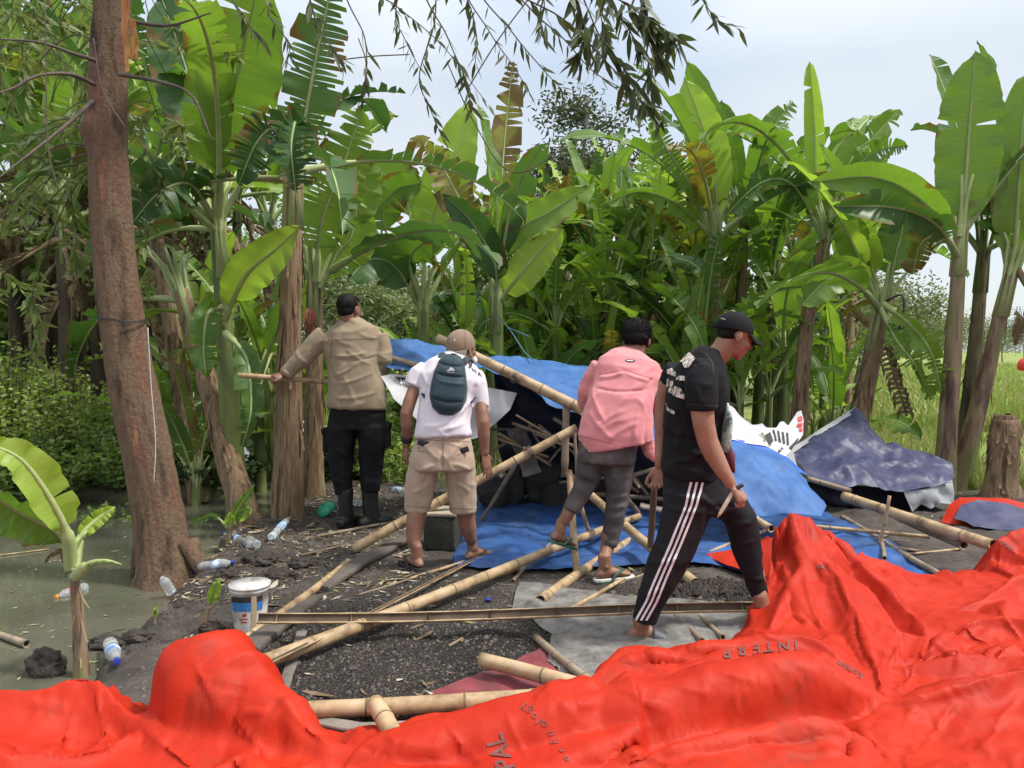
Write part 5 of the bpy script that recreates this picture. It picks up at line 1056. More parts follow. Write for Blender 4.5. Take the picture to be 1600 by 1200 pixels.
# cap worn backwards: brown crown, grey peak at the nape
M['cap_brown'] = cloth('cap_brown', (.235, .165, .11), .85); M['cap_grey'] = cloth('cap_peak_grey', (.17, .15, .13), .85)
cc2 = hc+V(-.004, 0, .022); mb = MB(); f_, r_, u = basis((.45, .85, .22)); Mx = Matrix((r_, f_, u)).transposed(); mb.ell(cc2-f_*.012, .094, .116, .104, Mx, 22, 14); 
def cutlow(me, c_, u_, d_):
    bm = bmesh.new(); bm.from_mesh(me); bmesh.ops.bisect_plane(bm, geom=bm.verts[:]+bm.edges[:]+bm.faces[:], plane_co=Vector(c_)+Vector(u_)*d_, plane_no=-Vector(u_), clear_outer=True); bm.to_mesh(me); bm.free()
me = remesh(mb, .006, 2); cutlow(me, cc2, u, -.024); setco(me, coords(me)-np.array(man2.location)); cap = link('cap', me, M['cap_brown'], man2); me.polygons.foreach_set('use_smooth', [True]*len(me.polygons)); cap.modifiers.new('s', 'SOLIDIFY').thickness = .003
capbv = BVHTree.FromPolygons([tuple(v.co+man2.location) for v in me.vertices], [tuple(p.vertices) for p in me.polygons])
rows = []; 
for i in range(7):
    q = i/6
    for j in range(13):
        a = -1.05+2.1*j/12; ed = cc2-u*.022-f_*(.012+math.cos(a)*.112)+r_*math.sin(a)*.092; rows.append(ed-f_*(.062*q*math.cos(a*.9)**.6)-u*(.045*q+.016*q*abs(math.sin(a))**2)+r_*math.sin(a)*.005*q)
mb = MB(); mb.add(rows, [[i*13+j, i*13+j+1, (i+1)*13+j+1, (i+1)*13+j] for i in range(6) for j in range(12)]); o = mb.build('peak', M['cap_grey'], man2); o.parent = cap; o.modifiers.new('s', 'SOLIDIFY').thickness = .004
for o in (decal('emblem', glyphs('S', (709, 534), (6, -1.6), (.8, -6), bold=True)+glyphs('C', (703, 536), (5, -1.6), (.6, -5)), capbv, M['steel'], man2, .004, 2.), decal('seam', [[(722, 506), (723, 506), (727, 520), (728, 541), (727, 541), (726, 520)]], capbv, M['cap_grey'], man2, .003, 2.)):
    if o: o.parent = cap
hairpiece(man2, hc, hd, [((0, -.035, -.018), (.066, .058, .04))], amp=.001)
mb = MB(); mb.tube(bez([W2(.078, -.01, .012), W2(.084, -.02, -.01), W2(.082, .0, -.04), W2(.06, .06, -.07)], 8), .0022, 5); mb.ell(W2(.02, .075, -.075), .05, .03, .035, basis(hd) and Matrix((basis(hd)[1], basis(hd)[0], basis(hd)[2])).transposed())
mb.build('face_mask', M['ink_white'], man2)
mb = MB(); c1_, c2_ = f2.p(636, 682, .06), f2.p(635.5, 690, .065); mb.loft([(c1_, .037, .036), (c2_, .034, .033)], 20); mb.box(f2.p(632, 687, .0)+V(-.012, .03, 0), .03, .03, .035, bev=.006); mb.build('wristband', M['black'], man2)
M['rubber_black'] = mat('black_rubber', [(.012, .012, .012), (.03, .028, .026)], 12, rough=.7, bump=.2)
sandal(man2, Wl, 'thong', M['rubber_black'], M['rubber_black'], .02); sandal(man2, Wr, 'thong', M['rubber_black'], M['rubber_black'], .02)
# backpack
M['teal'] = cloth('teal_nylon', (.022, .048, .062), .8, .6, 60); M['teal_dark'] = cloth('teal_strap', (.016, .032, .042), .8, .6, 60)
bpO = f2.p(700, 640, -.1); bpk = empty('backpack', bpO, 'small dark teal backpack with grey logo on the man in the white polo', 'backpack')
mb = MB(); f2.torso(mb, [(692, 722, 560, .02, .05), (685, 726, 568, .0, .07), (678, 729, 585, -.02, .085), (673, 731, 605, -.05, .09), (671, 729, 622, -.07, .09), (675, 722, 638, -.08, .08), (684, 712, 646, -.08, .055)], expo=3., cap=.4)
me = remesh(mb, .007, 4); wrinkle(me, [(680, 582, 728, 588, -.012, 1.6), (680, 592, 728, 600, .006, 3), (673, 622, 722, 628, -.012, 1.8), (684, 566, 726, 572, -.008, 1.6), (685, 575, 720, 577, .004, 3)], .003, 9, 4)
bvb = BVHTree.FromPolygons([tuple(v) for v in coords(me)], [tuple(p.vertices) for p in me.polygons]); setco(me, coords(me)-np.array(bpO)); link('body', me, M['teal'], bpk); me.polygons.foreach_set('use_smooth', [True]*len(me.polygons))
decal('zip', [[(680, 583.5), (690, 581.5), (728, 588), (728, 589.2), (690, 582.9), (680, 585)], [(678, 585), (680, 584), (681, 594), (679, 594)]], bvb, M['teal_dark'], bpk, .003)
decal('logo', [[(697, 579), (702, 577.5), (703, 575.5), (705, 574), (706.5, 576), (709, 577), (711, 580), (706, 579), (700, 580)], [(699, 581), (710, 581.4), (710, 582.4), (699, 582)]], bvb, mat('logo_silver', [(.3, .33, .36), (.4, .43, .46)], 9, rough=.4, bump=0), bpk, .004, 2.)
mb = MB()
def strap(pts, w_, t_=.006): mb.loft([(p, w_, t_) for p in bez(pts, 12)], 8, expo=3)
strap([f2.p(694, 572, .03), f2.p(690, 560, .06), f2.p(692, 552, .14), f2.p(700, 556, .3)], .024); strap([f2.p(722, 572, .03), f2.p(728, 562, .06), f2.p(733, 560, .14), f2.p(738, 570, .32)], .024)
mb.build('shoulder_strap', M['teal_dark'], bpk); mb = MB()
strap([f2.p(672, 632, -.02), f2.p(665, 622, -.02), f2.p(660, 614, .0), f2.p(655, 606, .12)], .011); strap([f2.p(720, 634, -.04), f2.p(732, 630, -.02), f2.p(740, 625, .0), f2.p(746, 612, .14)], .012)
mb.build('strap', M['teal_dark'], bpk); mb = MB(); mb.tube(bez([f2.p(703, 561, .0), f2.p(703, 555, .0), f2.p(709, 553, -.02), f2.p(716, 557, .0), f2.p(716, 563, .0)], 12), .006, 7); mb.build('handle', M['black'], bpk)

# ============ 3: man in pink shirt, faded black jeans, mid-step ============
f3 = Fig(4.66); mb = MB(); hd = (.25, .95, -.28)
hc = f3.p(995, 531, .16); head(mb, hc, hd, k=1.03, neck=f3.p(984, 562, .1), neckr=.058)
f3.torso(mb, [(945, 1010, 600, .05, .09), (930, 1005, 650, 0, .1), (910, 995, 700, 0, .11)])
f3.limb(mb, [(1026, 625, .1, 10), (1030, 650, .2, 8.5), (1029, 668, .25, 7)]); hand(mb, f3.p(1028, 668, .25), (.05, .3, -.9), (.9, -.3, 0), -1, curl=(.6, .7, .7, .7))
f3.limb(mb, [(915, 632, .2, 10), (918, 640, .4, 8)])
hand(mb, f3.p(918, 640, .42), (.3, .9, -.2), (0, 0, 1), 1)
Wl, _ = foot(mb, f3.p(876, 829, -.02), (.60, .62, -.33), up=(.3, .2, 1), k=.95)
g = GP(940, 908); Wr, _ = foot(mb, V(f3.p(944, 885, 0).x, g.y+.0, gz(g.x, g.y)+.098), (.88, .36, 0))
shin(f3, mb, [(893, 790, -.02, 11.5, 1.1), (886, 806, -.03, 10, 1.15)], Wl, .032)
shin(f3, mb, [(952, 835, .0, 13, 1.1), (949, 856, .0, 11, 1.15)], Wr, .032)
for s_ in (-1, 1): f3.limb(mb, [(950+s_*22, 705, 0, 15), (943+s_*22, 740, 0, 13), (920+s_*44 if s_ > 0 else 908, 765, 0, 9), (955 if s_ > 0 else 895, 845 if s_ > 0 else 788, 0, 9)])
f3.limb(mb, [(940, 600, .06, 9), (920, 615, .12, 9), (915, 632, .2, 9)]); f3.limb(mb, [(1000, 600, .06, 9), (1020, 605, .08, 9), (1027, 628, .1, 9)])
org3 = V(g.x, g.y, gz(g.x, g.y)); man3 = body(mb, M['skin_c'], org3, 'man seen from behind in a salmon pink shirt and faded black jeans, one foot lifted')
M['pink'] = cloth('pink_shirt', (.66, .255, .265), .92); mb = MB()
f3.torso(mb, [(972, 1002, 547, .12, .06, .05), (954, 1014, 556, .11, .085, .12), (936, 1030, 568, .08, .11, .15), (930, 1033, 585, .06, .13, .1), (926, 1024, 605, .04, .14), (918, 1021, 630, .0, .145), (909, 1019, 655, -.02, .15), (903, 1019, 680, -.03, .155, .1), (906, 1021, 696, -.03, .15, .22)], cap=.12)
f3.torso(mb, [(1000, 1021, 690, -.04, .05, .3), (1008, 1026, 708, -.05, .035, .5), (1020, 1029, 720, -.06, .012, .6)], cap=.2)
f3.limb(mb, [(938, 572, .08, 14), (926, 590, .1, 15), (917, 612, .12, 14.5), (916, 628, .18, 13), (920, 638, .34, 11)], cap=.2)
f3.limb(mb, [(1022, 582, .08, 14), (1027, 602, .08, 13), (1029, 625, .1, 12), (1030, 642, .16, 10)], cap=.2)
ps, bv3 = garment('shirt', mb, M['pink'], man3, noise_amp=.006, scale=6, seed=12, folds=[(935, 590, 975, 582, .011, 3), (975, 582, 1018, 595, .011, 3), (930, 606, 1015, 608, -.010, 2), (925, 600, 945, 660, .010, 3), (1000, 600, 960, 650, .008, 4), (1010, 615, 990, 690, .010, 4), (1016, 640, 1008, 700, -.010, 3), (960, 570, 1000, 575, .005, 3), (930, 575, 925, 615, -.011, 2.5), (920, 640, 960, 690, .008, 4), (940, 610, 920, 640, .009, 3), (980, 640, 930, 670, .007, 4), (1000, 660, 950, 688, .007, 4), (1020, 590, 1008, 612, -.012, 2.5)])
decal('neck_label', [[(976, 563), (981, 561.5), (990, 562), (993, 564), (990, 566), (981, 566)]], bv3, M['teal'], man3, .003); decal('neck_print', [[(979, 563.2), (989, 563.2), (989, 564.6), (979, 564.6)]], bv3, M['ink_white'], man3, .005)
decal('seam', [[(936, 585), (975, 577), (1020, 592), (1020, 593), (975, 578.2), (936, 586)], [(904, 678), (905, 680), (1000, 703), (1021, 699), (1021, 700), (1000, 704.4), (904, 681)]], bv3, cloth('seam_pink', (.5, .14, .16)), man3, .002)
mb = MB()
f3.torso(mb, [(907, 997, 670, -.01, .125), (903, 994, 695, -.02, .135), (902, 993, 720, -.02, .135)], cap=.3)
f3.limb(mb, [(925, 712, -.02, 22, 1.05), (921, 735, -.01, 20.5, 1.05), (917, 752, 0, 18.5), (909, 768, -.04, 15.5), (898, 785, -.03, 13, 1.1), (892, 796, -.03, 12, 1.1)], cap=.12)
f3.limb(mb, [(969, 712, -.02, 24.5, 1.05), (967, 740, -.02, 23, 1.05), (966, 765, .0, 19.5), (964, 785, .0, 17.5), (960, 810, .0, 15.5, 1.1), (954, 838, 0, 13.5, 1.1), (952, 852, 0, 13, 1.1)], cap=.12)
M['jeans'] = mat('faded_black_jeans', [(.3, (.045, .042, .044)), (.5, (.085, .077, .077)), (.68, (.17, .145, .135))], 4.5, rough=.85, bump=.15, bscale=120, bdist=.002, spec=.2)
jn, bvj = garment('jeans', mb, M['jeans'], man3, noise_amp=.005, scale=8, seed=14, folds=[(948, 778, 980, 772, .012, 2.2), (947, 786, 980, 782, -.011, 2), (948, 792, 978, 790, .012, 2), (947, 800, 976, 798, -.010, 2), (905, 738, 935, 748, .011, 2.5), (905, 750, 932, 756, -.011, 2.5), (948, 700, 945, 735, -.012, 2.5), (943, 845, 965, 848, .008, 2), (950, 810, 972, 805, .008, 2.5), (985, 720, 960, 740, .008, 3), (910, 710, 935, 725, .008, 3)])
decal('cuff_seam', [[(941, 850), (965, 853), (965, 854), (941, 851)], [(880, 792), (900, 801), (900, 802), (880, 793)]], bvj, M['ink'], man3, .002)
h3_, _ = hairpiece(man3, hc, hd, [((0, -.022, .042), (.086, .098, .086)), ((0, -.05, .0), (.074, .064, .052)), ((.03, .0, .07), (.05, .07, .045)), ((-.03, .0, .072), (.05, .07, .045)), ((.06, .01, .02), (.025, .04, .045)), ((-.06, .01, .02), (.025, .04, .045))], k=1.09, amp=.004, sc_=14); strands(man3, None, h3_.data, 6000, .034, .0012, hc, 3)
M['rubber_green'] = mat('green_rubber', [(.02, .07, .045), (.04, .12, .08)], 10, rough=.6, bump=.2); M['rubber_white'] = mat('white_rubber', [(.5, .5, .45), (.62, .6, .55)], 10, rough=.6, bump=.2)
sandal(man3, Wl, 'thong', M['rubber_green'], M['rubber_green'], .016); s_ = sandal(man3, Wr, 'thong', M['rubber_white'], M['rubber_green'], .012)
mb = MB(); n = len(SOLE); vs = [Wr(x*1.01, y*1.02, h) for h in (-.090, -.104) for x, y in SOLE]; mb.add(vs, [list(range(n)), list(range(2*n-1, n-1, -1))]+[[i, i+n, (i+1) % n+n, (i+1) % n] for i in range(n)]); o = mb.build('sole', M['rubber_green'], man3, smooth=False); o.parent = s_

# ============ 4: man in black T-shirt and striped track trousers, side view, stepping right ============
f4 = Fig(3.69); mb = MB(); hd = (.92, .20, -.38)
hc = f4.p(1148, 524, .0); W4, M4 = head(mb, hc, hd, up=(.38, .0, .92), k=.93, neck=f4.p(1108, 568, .02), neckr=.058)
f4.torso(mb, [(1050, 1130, 600, .02, .12), (1045, 1130, 680, .02, .12), (1040, 1120, 750, .02, .13)])
# near (right) arm
f4.limb(mb, [(1096, 610, -.17, 20), (1097, 640, -.20, 18.5), (1100, 665, -.21, 17), (1106, 690, -.21, 16.2), (1116, 712, -.22, 15.5), (1129, 735, -.24, 12.3), (1139, 751, -.25, 9.5), (1142, 757, -.25, 9)])
hand(mb, f4.p(1143, 758, -.25), (.62, -.1, -.62), (.62, -.35, .55), 1, curl=(1.25, 1.3, 1.3, 1.35), thumb=.25, tcurl=.6, size=.98)
# far (left) arm
f4.limb(mb, [(1046, 600, .18, 17), (1038, 625, .2, 14), (1035, 655, .2, 12.5), (1034, 685, .2, 11.2), (1032, 712, .18, 9), (1031, 728, .18, 8)])
hand(mb, f4.p(1031, 730, .18), (-.1, -.1, -1), (.5, .8, 0), -1, curl=(.9, 1.0, 1.0, 1.0), thumb=.5)
# ankles and feet
g = GP(1004, 1004); Wn, _ = foot(mb, V(f4.p(1006, 978, -.06).x, g.y+.02, gz(g.x, g.y)+.085), (1, -.1, 0), ar=.035)
Wf, _ = foot(mb, f4.p(1193, 945, .03), (.95, -.25, .12), up=(-.1, -.1, 1), ar=.034, k=.95)
shin(f4, mb, [(1020, 930, -.08, 13), (1010, 955, -.08, 11)], Wn, .033)
shin(f4, mb, [(1180, 895, .05, 14), (1187, 920, .05, 11.5)], Wf, .032)
f4.limb(mb, [(1075, 760, -.02, 20), (1070, 800, -.04, 20), (1050, 860, -.07, 16), (1018, 935, -.08, 11)]); f4.limb(mb, [(1100, 760, .07, 20), (1150, 800, .06, 15), (1167, 857, .05, 13), (1183, 905, .05, 11)])
f4.limb(mb, [(1075, 600, .05, 14), (1050, 596, .16, 12)]); f4.limb(mb, [(1090, 600, -.05, 14), (1096, 610, -.16, 12)])
org4 = V(g.x+.3, g.y, gz(g.x, g.y)); man4 = body(mb, M['skin_b'], org4, 'man in profile in black T-shirt and cap, white-striped track trousers, stepping right')
M['tee'] = cloth('black_tee', (.008, .0085, .011), .8, .9, sheen=0); mb = MB()
f4.torso(mb, [(1092, 1122, 545, .02, .085, .6), (1075, 1130, 560, .02, .13, .45), (1058, 1134, 580, .02, .175, .2), (1047, 1136, 600, .02, .185), (1041, 1137, 625, .02, .175), (1038, 1137, 650, .02, .155), (1037, 1135, 680, .02, .145), (1036, 1130, 710, .02, .145), (1036, 1124, 735, .02, .15, -.1), (1037, 1122, 744, .02, .15, -.1)], n=32, cap=.2, expo=2.2)
f4.limb(mb, [(1092, 572, -.11, 22), (1097, 592, -.16, 25.5), (1098, 612, -.19, 25), (1099, 630, -.20, 23.5), (1099, 640, -.20, 22.5)], cap=.12)
f4.limb(mb, [(1058, 575, .15, 18), (1048, 595, .18, 17), (1043, 608, .2, 15.5)], cap=.15)
te, bv4 = garment('t_shirt', mb, M['tee'], man4, noise_amp=.006, scale=6, seed=16, folds=[(1050, 690, 1120, 715, .010, 4), (1045, 725, 1110, 700, .010, 4), (1070, 655, 1060, 730, .009, 4), (1075, 575, 1072, 640, -.012, 3), (1085, 560, 1110, 575, .006, 4), (1085, 600, 1100, 632, .007, 4), (1120, 660, 1118, 730, .009, 4), (1060, 640, 1075, 690, -.01, 3)])
M['print'] = mat('cracked_print', [(.42, (.03, .03, .03)), (.47, (.5, .42, .36)), (.6, (.7, .64, .55)), (.75, (.55, .38, .36))], 45, rough=.8, bump=0, detail=8)
decal('back_print', [[(1052, 563), (1063, 549), (1078, 551), (1087, 560), (1077, 575), (1070, 575), (1066, 566), (1060, 566)], [(1043, 577), (1050, 576), (1058, 583), (1056, 589), (1043, 584)], [(1059, 587), (1071, 588), (1070, 596), (1057, 594)], [(1043, 592), (1046, 592), (1045, 606), (1042, 604)], [(1048, 595), (1053, 595), (1052, 616), (1045, 613)], [(1055, 603), (1064, 607), (1071, 617), (1069, 624), (1052, 618)], [(1041, 628), (1044, 636), (1055, 643), (1054, 648), (1043, 641)]], bv4, M['print'], man4, .004, 2.)
decal('sleeve_seam', [[(1077, 631), (1122, 634), (1122, 635), (1077, 632)], [(1094, 548), (1104, 553), (1113, 566), (1116, 590), (1115, 590), (1112, 567), (1103, 554), (1094, 549)], [(1084, 572), (1104, 566), (1104, 567), (1084, 573.2)]], bv4, cloth('tee_seam', (.035, .035, .04)), man4, .002, 2.)
M['print_green'] = mat('front_print', [(.35, (.05, .03, .04)), (.45, (.25, .4, .33)), (.55, (.5, .6, .52)), (.7, (.2, .05, .06))], 16, rough=.8, bump=.2, detail=6)
mb = MB()
for a, b, c_ in (((1136, 640), (1140, 665), (1133, 690)), ): 
    mb.loft([(f4.p(1133, 632, -.07), .012, .05, (1, 0, 0)), (f4.p(1135, 655, -.08), .022, .075, (1, 0, 0)), (f4.p(1133, 680, -.08), .024, .08, (1, 0, 0)), (f4.p(1130, 700, -.07), .018, .07, (1, 0, 0))], 14)
mb.build('front_print', M['print_green'], man4)
mb = MB(); mb.loft([(f4.p(1133, 693, -.06), .02, .03), (f4.p(1139, 712, -.06), .03, .035), (f4.p(1142, 728, -.06), .02, .03), (f4.p(1147, 738, -.06), .006, .008)], 12); o = mb.build('pouch', mat('dark_red_cloth', [(.05, .012, .02), (.14, .04, .06)], 14, rough=.8, bump=.2), org=f4.p(1139, 712, -.06)); tag(o, 'small dark red pouch hanging at the front of the black T-shirt', 'pouch')
mb = MB()
f4.torso(mb, [(1038, 1124, 735, .02, .13), (1037, 1128, 755, .02, .14), (1038, 1135, 775, .02, .15), (1040, 1130, 795, .02, .15)], cap=.3)
f4.limb(mb, [(1078, 775, -.04, 40, .85), (1073, 800, -.05, 37, .85), (1063, 830, -.06, 33.5, .9), (1052, 860, -.07, 31, .9), (1040, 885, -.07, 29), (1029, 910, -.08, 25.5), (1018, 935, -.08, 22), (1011, 958, -.08, 19.5), (1007, 970, -.08, 18)], cap=.12, n=26)
f4.limb(mb, [(1105, 770, .07, 34, .9), (1125, 780, .07, 31), (1146, 795, .06, 27), (1158, 812, .05, 25.5), (1162, 832, .05, 24), (1167, 857, .05, 21.5), (1173, 880, .05, 19), (1179, 903, .05, 16.5), (1185, 922, .05, 14.5), (1187, 930, .05, 13.5)], cap=.12, n=24)
tp, bvp = garment('track_trousers', mb, cloth('black_jersey', (.009, .0085, .011), .8, .75, sheen=0), man4, noise_amp=.005, scale=7, seed=19, folds=[(1090, 770, 1130, 800, .012, 4), (1100, 790, 1150, 790, -.010, 4), (1130, 820, 1175, 815, .010, 4), (1040, 790, 1100, 800, .008, 4), (1030, 880, 1060, 870, .010, 4), (1010, 930, 1030, 920, .009, 4), (1150, 850, 1178, 845, .008, 3), (1085, 800, 1040, 870, .008, 4), (1165, 900, 1195, 905, .009, 3)])
st = []
for i in range(3):
    top = [(1079+i*9, 749), (1074+i*9, 770), (1070+i*8, 790), (1058+i*8, 820), (1046+i*8, 850), (1033+i*8, 880), (1020+i*8.2, 910), (1008+i*8, 940), (992+i*8, 969)]
    st.append([(x, y) for x, y in top]+[(x+3.6, y+.6) for x, y in top[::-1]])
for s_ in st: 
    for i in range(8): decal_poly = [s_[i], s_[i+1], s_[16-i], s_[17-i]]; 
decal('stripe', [q for s_ in st for q in [[s_[i], s_[i+1], s_[16-i], s_[17-i]] for i in range(8)]], bvp, mat('stripe_white', [(.62, .55, .56), (.72, .66, .66)], 9, rough=.8, bump=0), man4, .0025, 3.)
# cap with peak forward
cc4 = hc+V(-.006, 0, .026); f_, r_, u = basis((.95, .18, -.20), (.2, 0, 1)); Mx = Matrix((r_, f_, u)).transposed(); mb = MB(); mb.ell(cc4, .083, .098, .092, Mx, 22, 14); me = remesh(mb, .006, 2); cutlow(me, cc4, u, -.004)
setco(me, coords(me)-np.array(man4.location)); cap = link('cap', me, M['tee'], man4); me.polygons.foreach_set('use_smooth', [True]*len(me.polygons)); cap.modifiers.new('s', 'SOLIDIFY').thickness = .003
bvc = BVHTree.FromPolygons([tuple(v.co+man4.location) for v in me.vertices], [tuple(p.vertices) for p in me.polygons]); rows = []
for i in range(7):
    q = i/6
    for j in range(13): a = -1.05+2.1*j/12; ed = cc4-u*.006+f_*math.cos(a)*.094+r_*math.sin(a)*.082; rows.append(ed+f_*(.070*q*math.cos(a*.9)**.6)-u*(.036*q+.012*q*abs(math.sin(a))**2))
mb = MB(); mb.add(rows, [[i*13+j, i*13+j+1, (i+1)*13+j+1, (i+1)*13+j] for i in range(6) for j in range(12)]); o = mb.build('peak', M['tee'], man4); o.parent = cap; o.modifiers.new('s', 'SOLIDIFY').thickness = .004
for o in (decal('eyelet_trim', [[(1131, 488), (1141, 484), (1149, 486), (1149, 488), (1141, 486.5), (1132, 490)], [(1127, 497), (1134, 499), (1134, 500.5), (1127, 499)]], bvc, M['khaki'], man4, .004, 2.),):
    if o: o.parent = cap
hairpiece(man4, hc, hd, [((0, -.026, .03), (.0725, .086, .07)), ((0, -.040, -.006), (.064, .058, .048)), ((0, .045, .055), (.06, .035, .018))], k=.95, up=(.38, 0, .92), amp=.0015)
for s_ in (-1, 1):
    mb = MB(); mb.ell(W4(s_*.029, .081, .0), .0125, .009, .0055, M4); mb.build('eye', M['ink'], man4)
    mb = MB(); mb.tube(bez([W4(s_*.016, .093, .016), W4(s_*.032, .088, .022), W4(s_*.048, .074, .016)], 6), .003, 5); mb.build('eyebrow', M['hair'], man4)
mb = MB(); mb.tube(bez([W4(-.018, .094, -.0645), W4(0, .1005, -.0645), W4(.018, .094, -.0645)], 6), .0016, 5); mb.build('mouth', mat('lip_line', [(.12, .035, .03), (.16, .05, .04)], 9, rough=.6, bump=0), man4)
M['slip'] = mat('dark_slipper', [(.02, .022, .028), (.05, .055, .065)], 12, rough=.5, bump=.2)
sandal(man4, Wn, 'slide', M['rubber_black'], M['slip'], .018, z=-.079); 
f_, r_, u = basis((.55, -.3, .62), (-.7, 0, .6)); A = f4.p(1206, 957, .0); Ws = lambda a, b, c_: A+(f_*(a-.05)+r_*b+u*c_)*.8
sandal(man4, Ws, 'slide', M['rubber_black'], M['slip'], .02, z=-.07)
# things they hold
mb = MB(); a, b = f4.p(1148, 764, -.27), f4.p(1121, 809, -.30); mb.loft([(a, .008, .003), (a.lerp(b, .5), .010, .002), (a.lerp(b, .85), .008, .002), (b, .002, .001)], 8, cap=False, ref=(.9, 0, .5)); mb2 = MB(); mb2.loft([(f4.p(1160, 758, -.27), .009, .009), (a, .011, .010)], 10)
e = empty('knife', a, 'short pale blade held low in the fist of the man in black', 'knife'); mb.build('blade', mat('pale_bamboo_blade', [(.30, .22, .14), (.45, .34, .24)], 9, rough=.5, bump=.1), e); mb2.build('handle', M['rubber_black'], e)
mb = MB(); mb.loft([(P(1023, 738, 3.95), .014, .014), (P(1021, 780, 3.95), .018, .015), (P(1018, 830, 4.0), .018, .016), (P(1016, 854, 4.0), .017, .015)], 10)
tag(mb.build('stick', mat('dark_wet_wood', [(.035, .022, .015), (.12, .08, .05)], 8, (1, 1, .2), rough=.6, bump=.6), org=P(1018, 850, 4.0)), 'dark short wooden stick held upright in the far hand of the man in black', 'stick')
# ------------------------------------------------------------------ tarpaulins and sheets
def inside(x, y, poly):
    c = False; n = len(poly); j = n-1
    for i in range(n):
        if (poly[i][1] > y) != (poly[j][1] > y) and x < (poly[j][0]-poly[i][0])*(y-poly[i][1])/(poly[j][1]-poly[i][1]+1e-12)+poly[i][0]: c = not c
        j = i
    return c
def sheet(name, outline, lines, m_, org=None, res=.03, sm=2, noise_=(.010, 4.5, .004, 14), drape=False, parent=None, seed=1., plane='XY', lift=.012, folds=(), crumple=.004, facets=((.16, .008), (.07, .003)), ridges=()):
    """outline: closed list of world points; lines: creases. A coarse surface through all of them, re-triangulated evenly along the creases."""
    u_, v_, h_ = (0, 1, 2) if plane == 'XY' else (0, 2, 1)
    def run(loops, closed, extra):
        pts, idx, edges = [], {}, []
        def pid(p):
            k = (round(p[u_], 3), round(p[v_], 3))
            if k not in idx: idx[k] = len(pts); pts.append(p)
            return idx[k]
        for l, c in zip(loops, closed):
            q = [pid(p) for p in l]; edges.extend((a, b) for a, b in zip(q, q[1:]+(q[:1] if c else [])) if a != b)
        n0 = len(pts); P2 = [Vector((p[u_], p[v_])) for p in pts]+[Vector(e) for e in extra]
        return pts, n0, delaunay_2d_cdt(P2, edges, [], 0, 1e-5)
    loops = [list(outline)]+[list(l) for l in lines]; closed = [True]+[False]*len(lines)
    pts, n0, (vo, eo, fo, ov, _, _) = run(loops, closed, [])
    H = []
    for i, v in enumerate(vo):
        if ov[i]: H.append(pts[ov[i][0]][h_])
        else:
            ds = sorted(((Vector((q[u_], q[v_]))-v).length, k) for k, q in enumerate(pts))[:3]; w_ = [1/(d+1e-4) for d, _ in ds]; H.append(sum(pts[k][h_]*a for (_, k), a in zip(ds, w_))/sum(w_))
    bvh = BVHTree.FromPolygons([(v.x, v.y, h) for v, h in zip(vo, H)], [tuple(f) for f in fo])
    def hh(x, y):
        r_ = bvh.ray_cast(Vector((x, y, 500)), Vector((0, 0, -1))); return r_[0].z if r_[0] is not None else None
    dl = []
    for l, c in zip(loops, closed):
        out = []; l2 = l+l[:1] if c else l
        for a, b in zip(l2, l2[1:]):
            n = max(1, int(math.hypot(b[u_]-a[u_], b[v_]-a[v_])/res)); out += [a.lerp(b, k/n) for k in range(n)]
        if not c: out.append(l2[-1])
        dl.append(out)
    po = [(q[u_], q[v_]) for q in outline]; occ = set()
    cell = res*.6
    for l in dl:
        for q in l: ci, cj = int(math.floor(q[u_]/cell)), int(math.floor(q[v_]/cell)); occ.update((ci+a, cj+b) for a in (-1, 0, 1) for b in (-1, 0, 1))
    x0, x1 = min(q[0] for q in po), max(q[0] for q in po); y0, y1 = min(q[1] for q in po), max(q[1] for q in po); ex = []; j = 0; y = y0
    while y < y1:
        x = x0+(res*.5 if j % 2 else 0)
        while x < x1:
            if (int(math.floor(x/cell)), int(math.floor(y/cell))) not in occ and inside(x, y, po): ex.append((x, y))
            x += res
        y += res*.87; j += 1
    pts, n0, (vo, eo, fo, ov, _, _) = run(dl, closed, ex)
    bm = bmesh.new(); bv = []; co3 = [None]*len(vo)
    for i, v in enumerate(vo):
        if ov[i] and ov[i][0] < n0: h = pts[ov[i][0]][h_]
        else: h = hh(v.x, v.y)
        if h is None: h = hh(v.x+.002, v.y+.001) or (H[0])
        p = [0, 0, 0]; p[u_], p[v_], p[h_] = v.x, v.y, h; bv.append(bm.verts.new(p))
    for f_ in fo:
        cx = sum(vo[i].x for i in f_)/len(f_); cy = sum(vo[i].y for i in f_)/len(f_)
        if inside(cx, cy, po):
            try: bm.faces.new([bv[i] for i in f_])
            except ValueError: pass
    bmesh.ops.delete(bm, geom=[v for v in bm.verts if not v.link_faces], context='VERTS')
    ib = [v for v in bm.verts if not v.is_boundary]
    for _ in range(sm): bmesh.ops.smooth_vert(bm, verts=ib, factor=.5, use_axis_x=True, use_axis_y=True, use_axis_z=True)
    bmesh.ops.recalc_face_normals(bm, faces=bm.faces[:])
    if plane == 'XY' and sum(f_.normal.z*f_.calc_area() for f_ in bm.faces) < 0: bmesh.ops.reverse_faces(bm, faces=bm.faces[:])
    if plane != 'XY' and sum(f_.normal.y*f_.calc_area() for f_ in bm.faces) > 0: bmesh.ops.reverse_faces(bm, faces=bm.faces[:])
    me = bpy.data.meshes.new(name); bm.to_mesh(me); bm.free(); me.update()
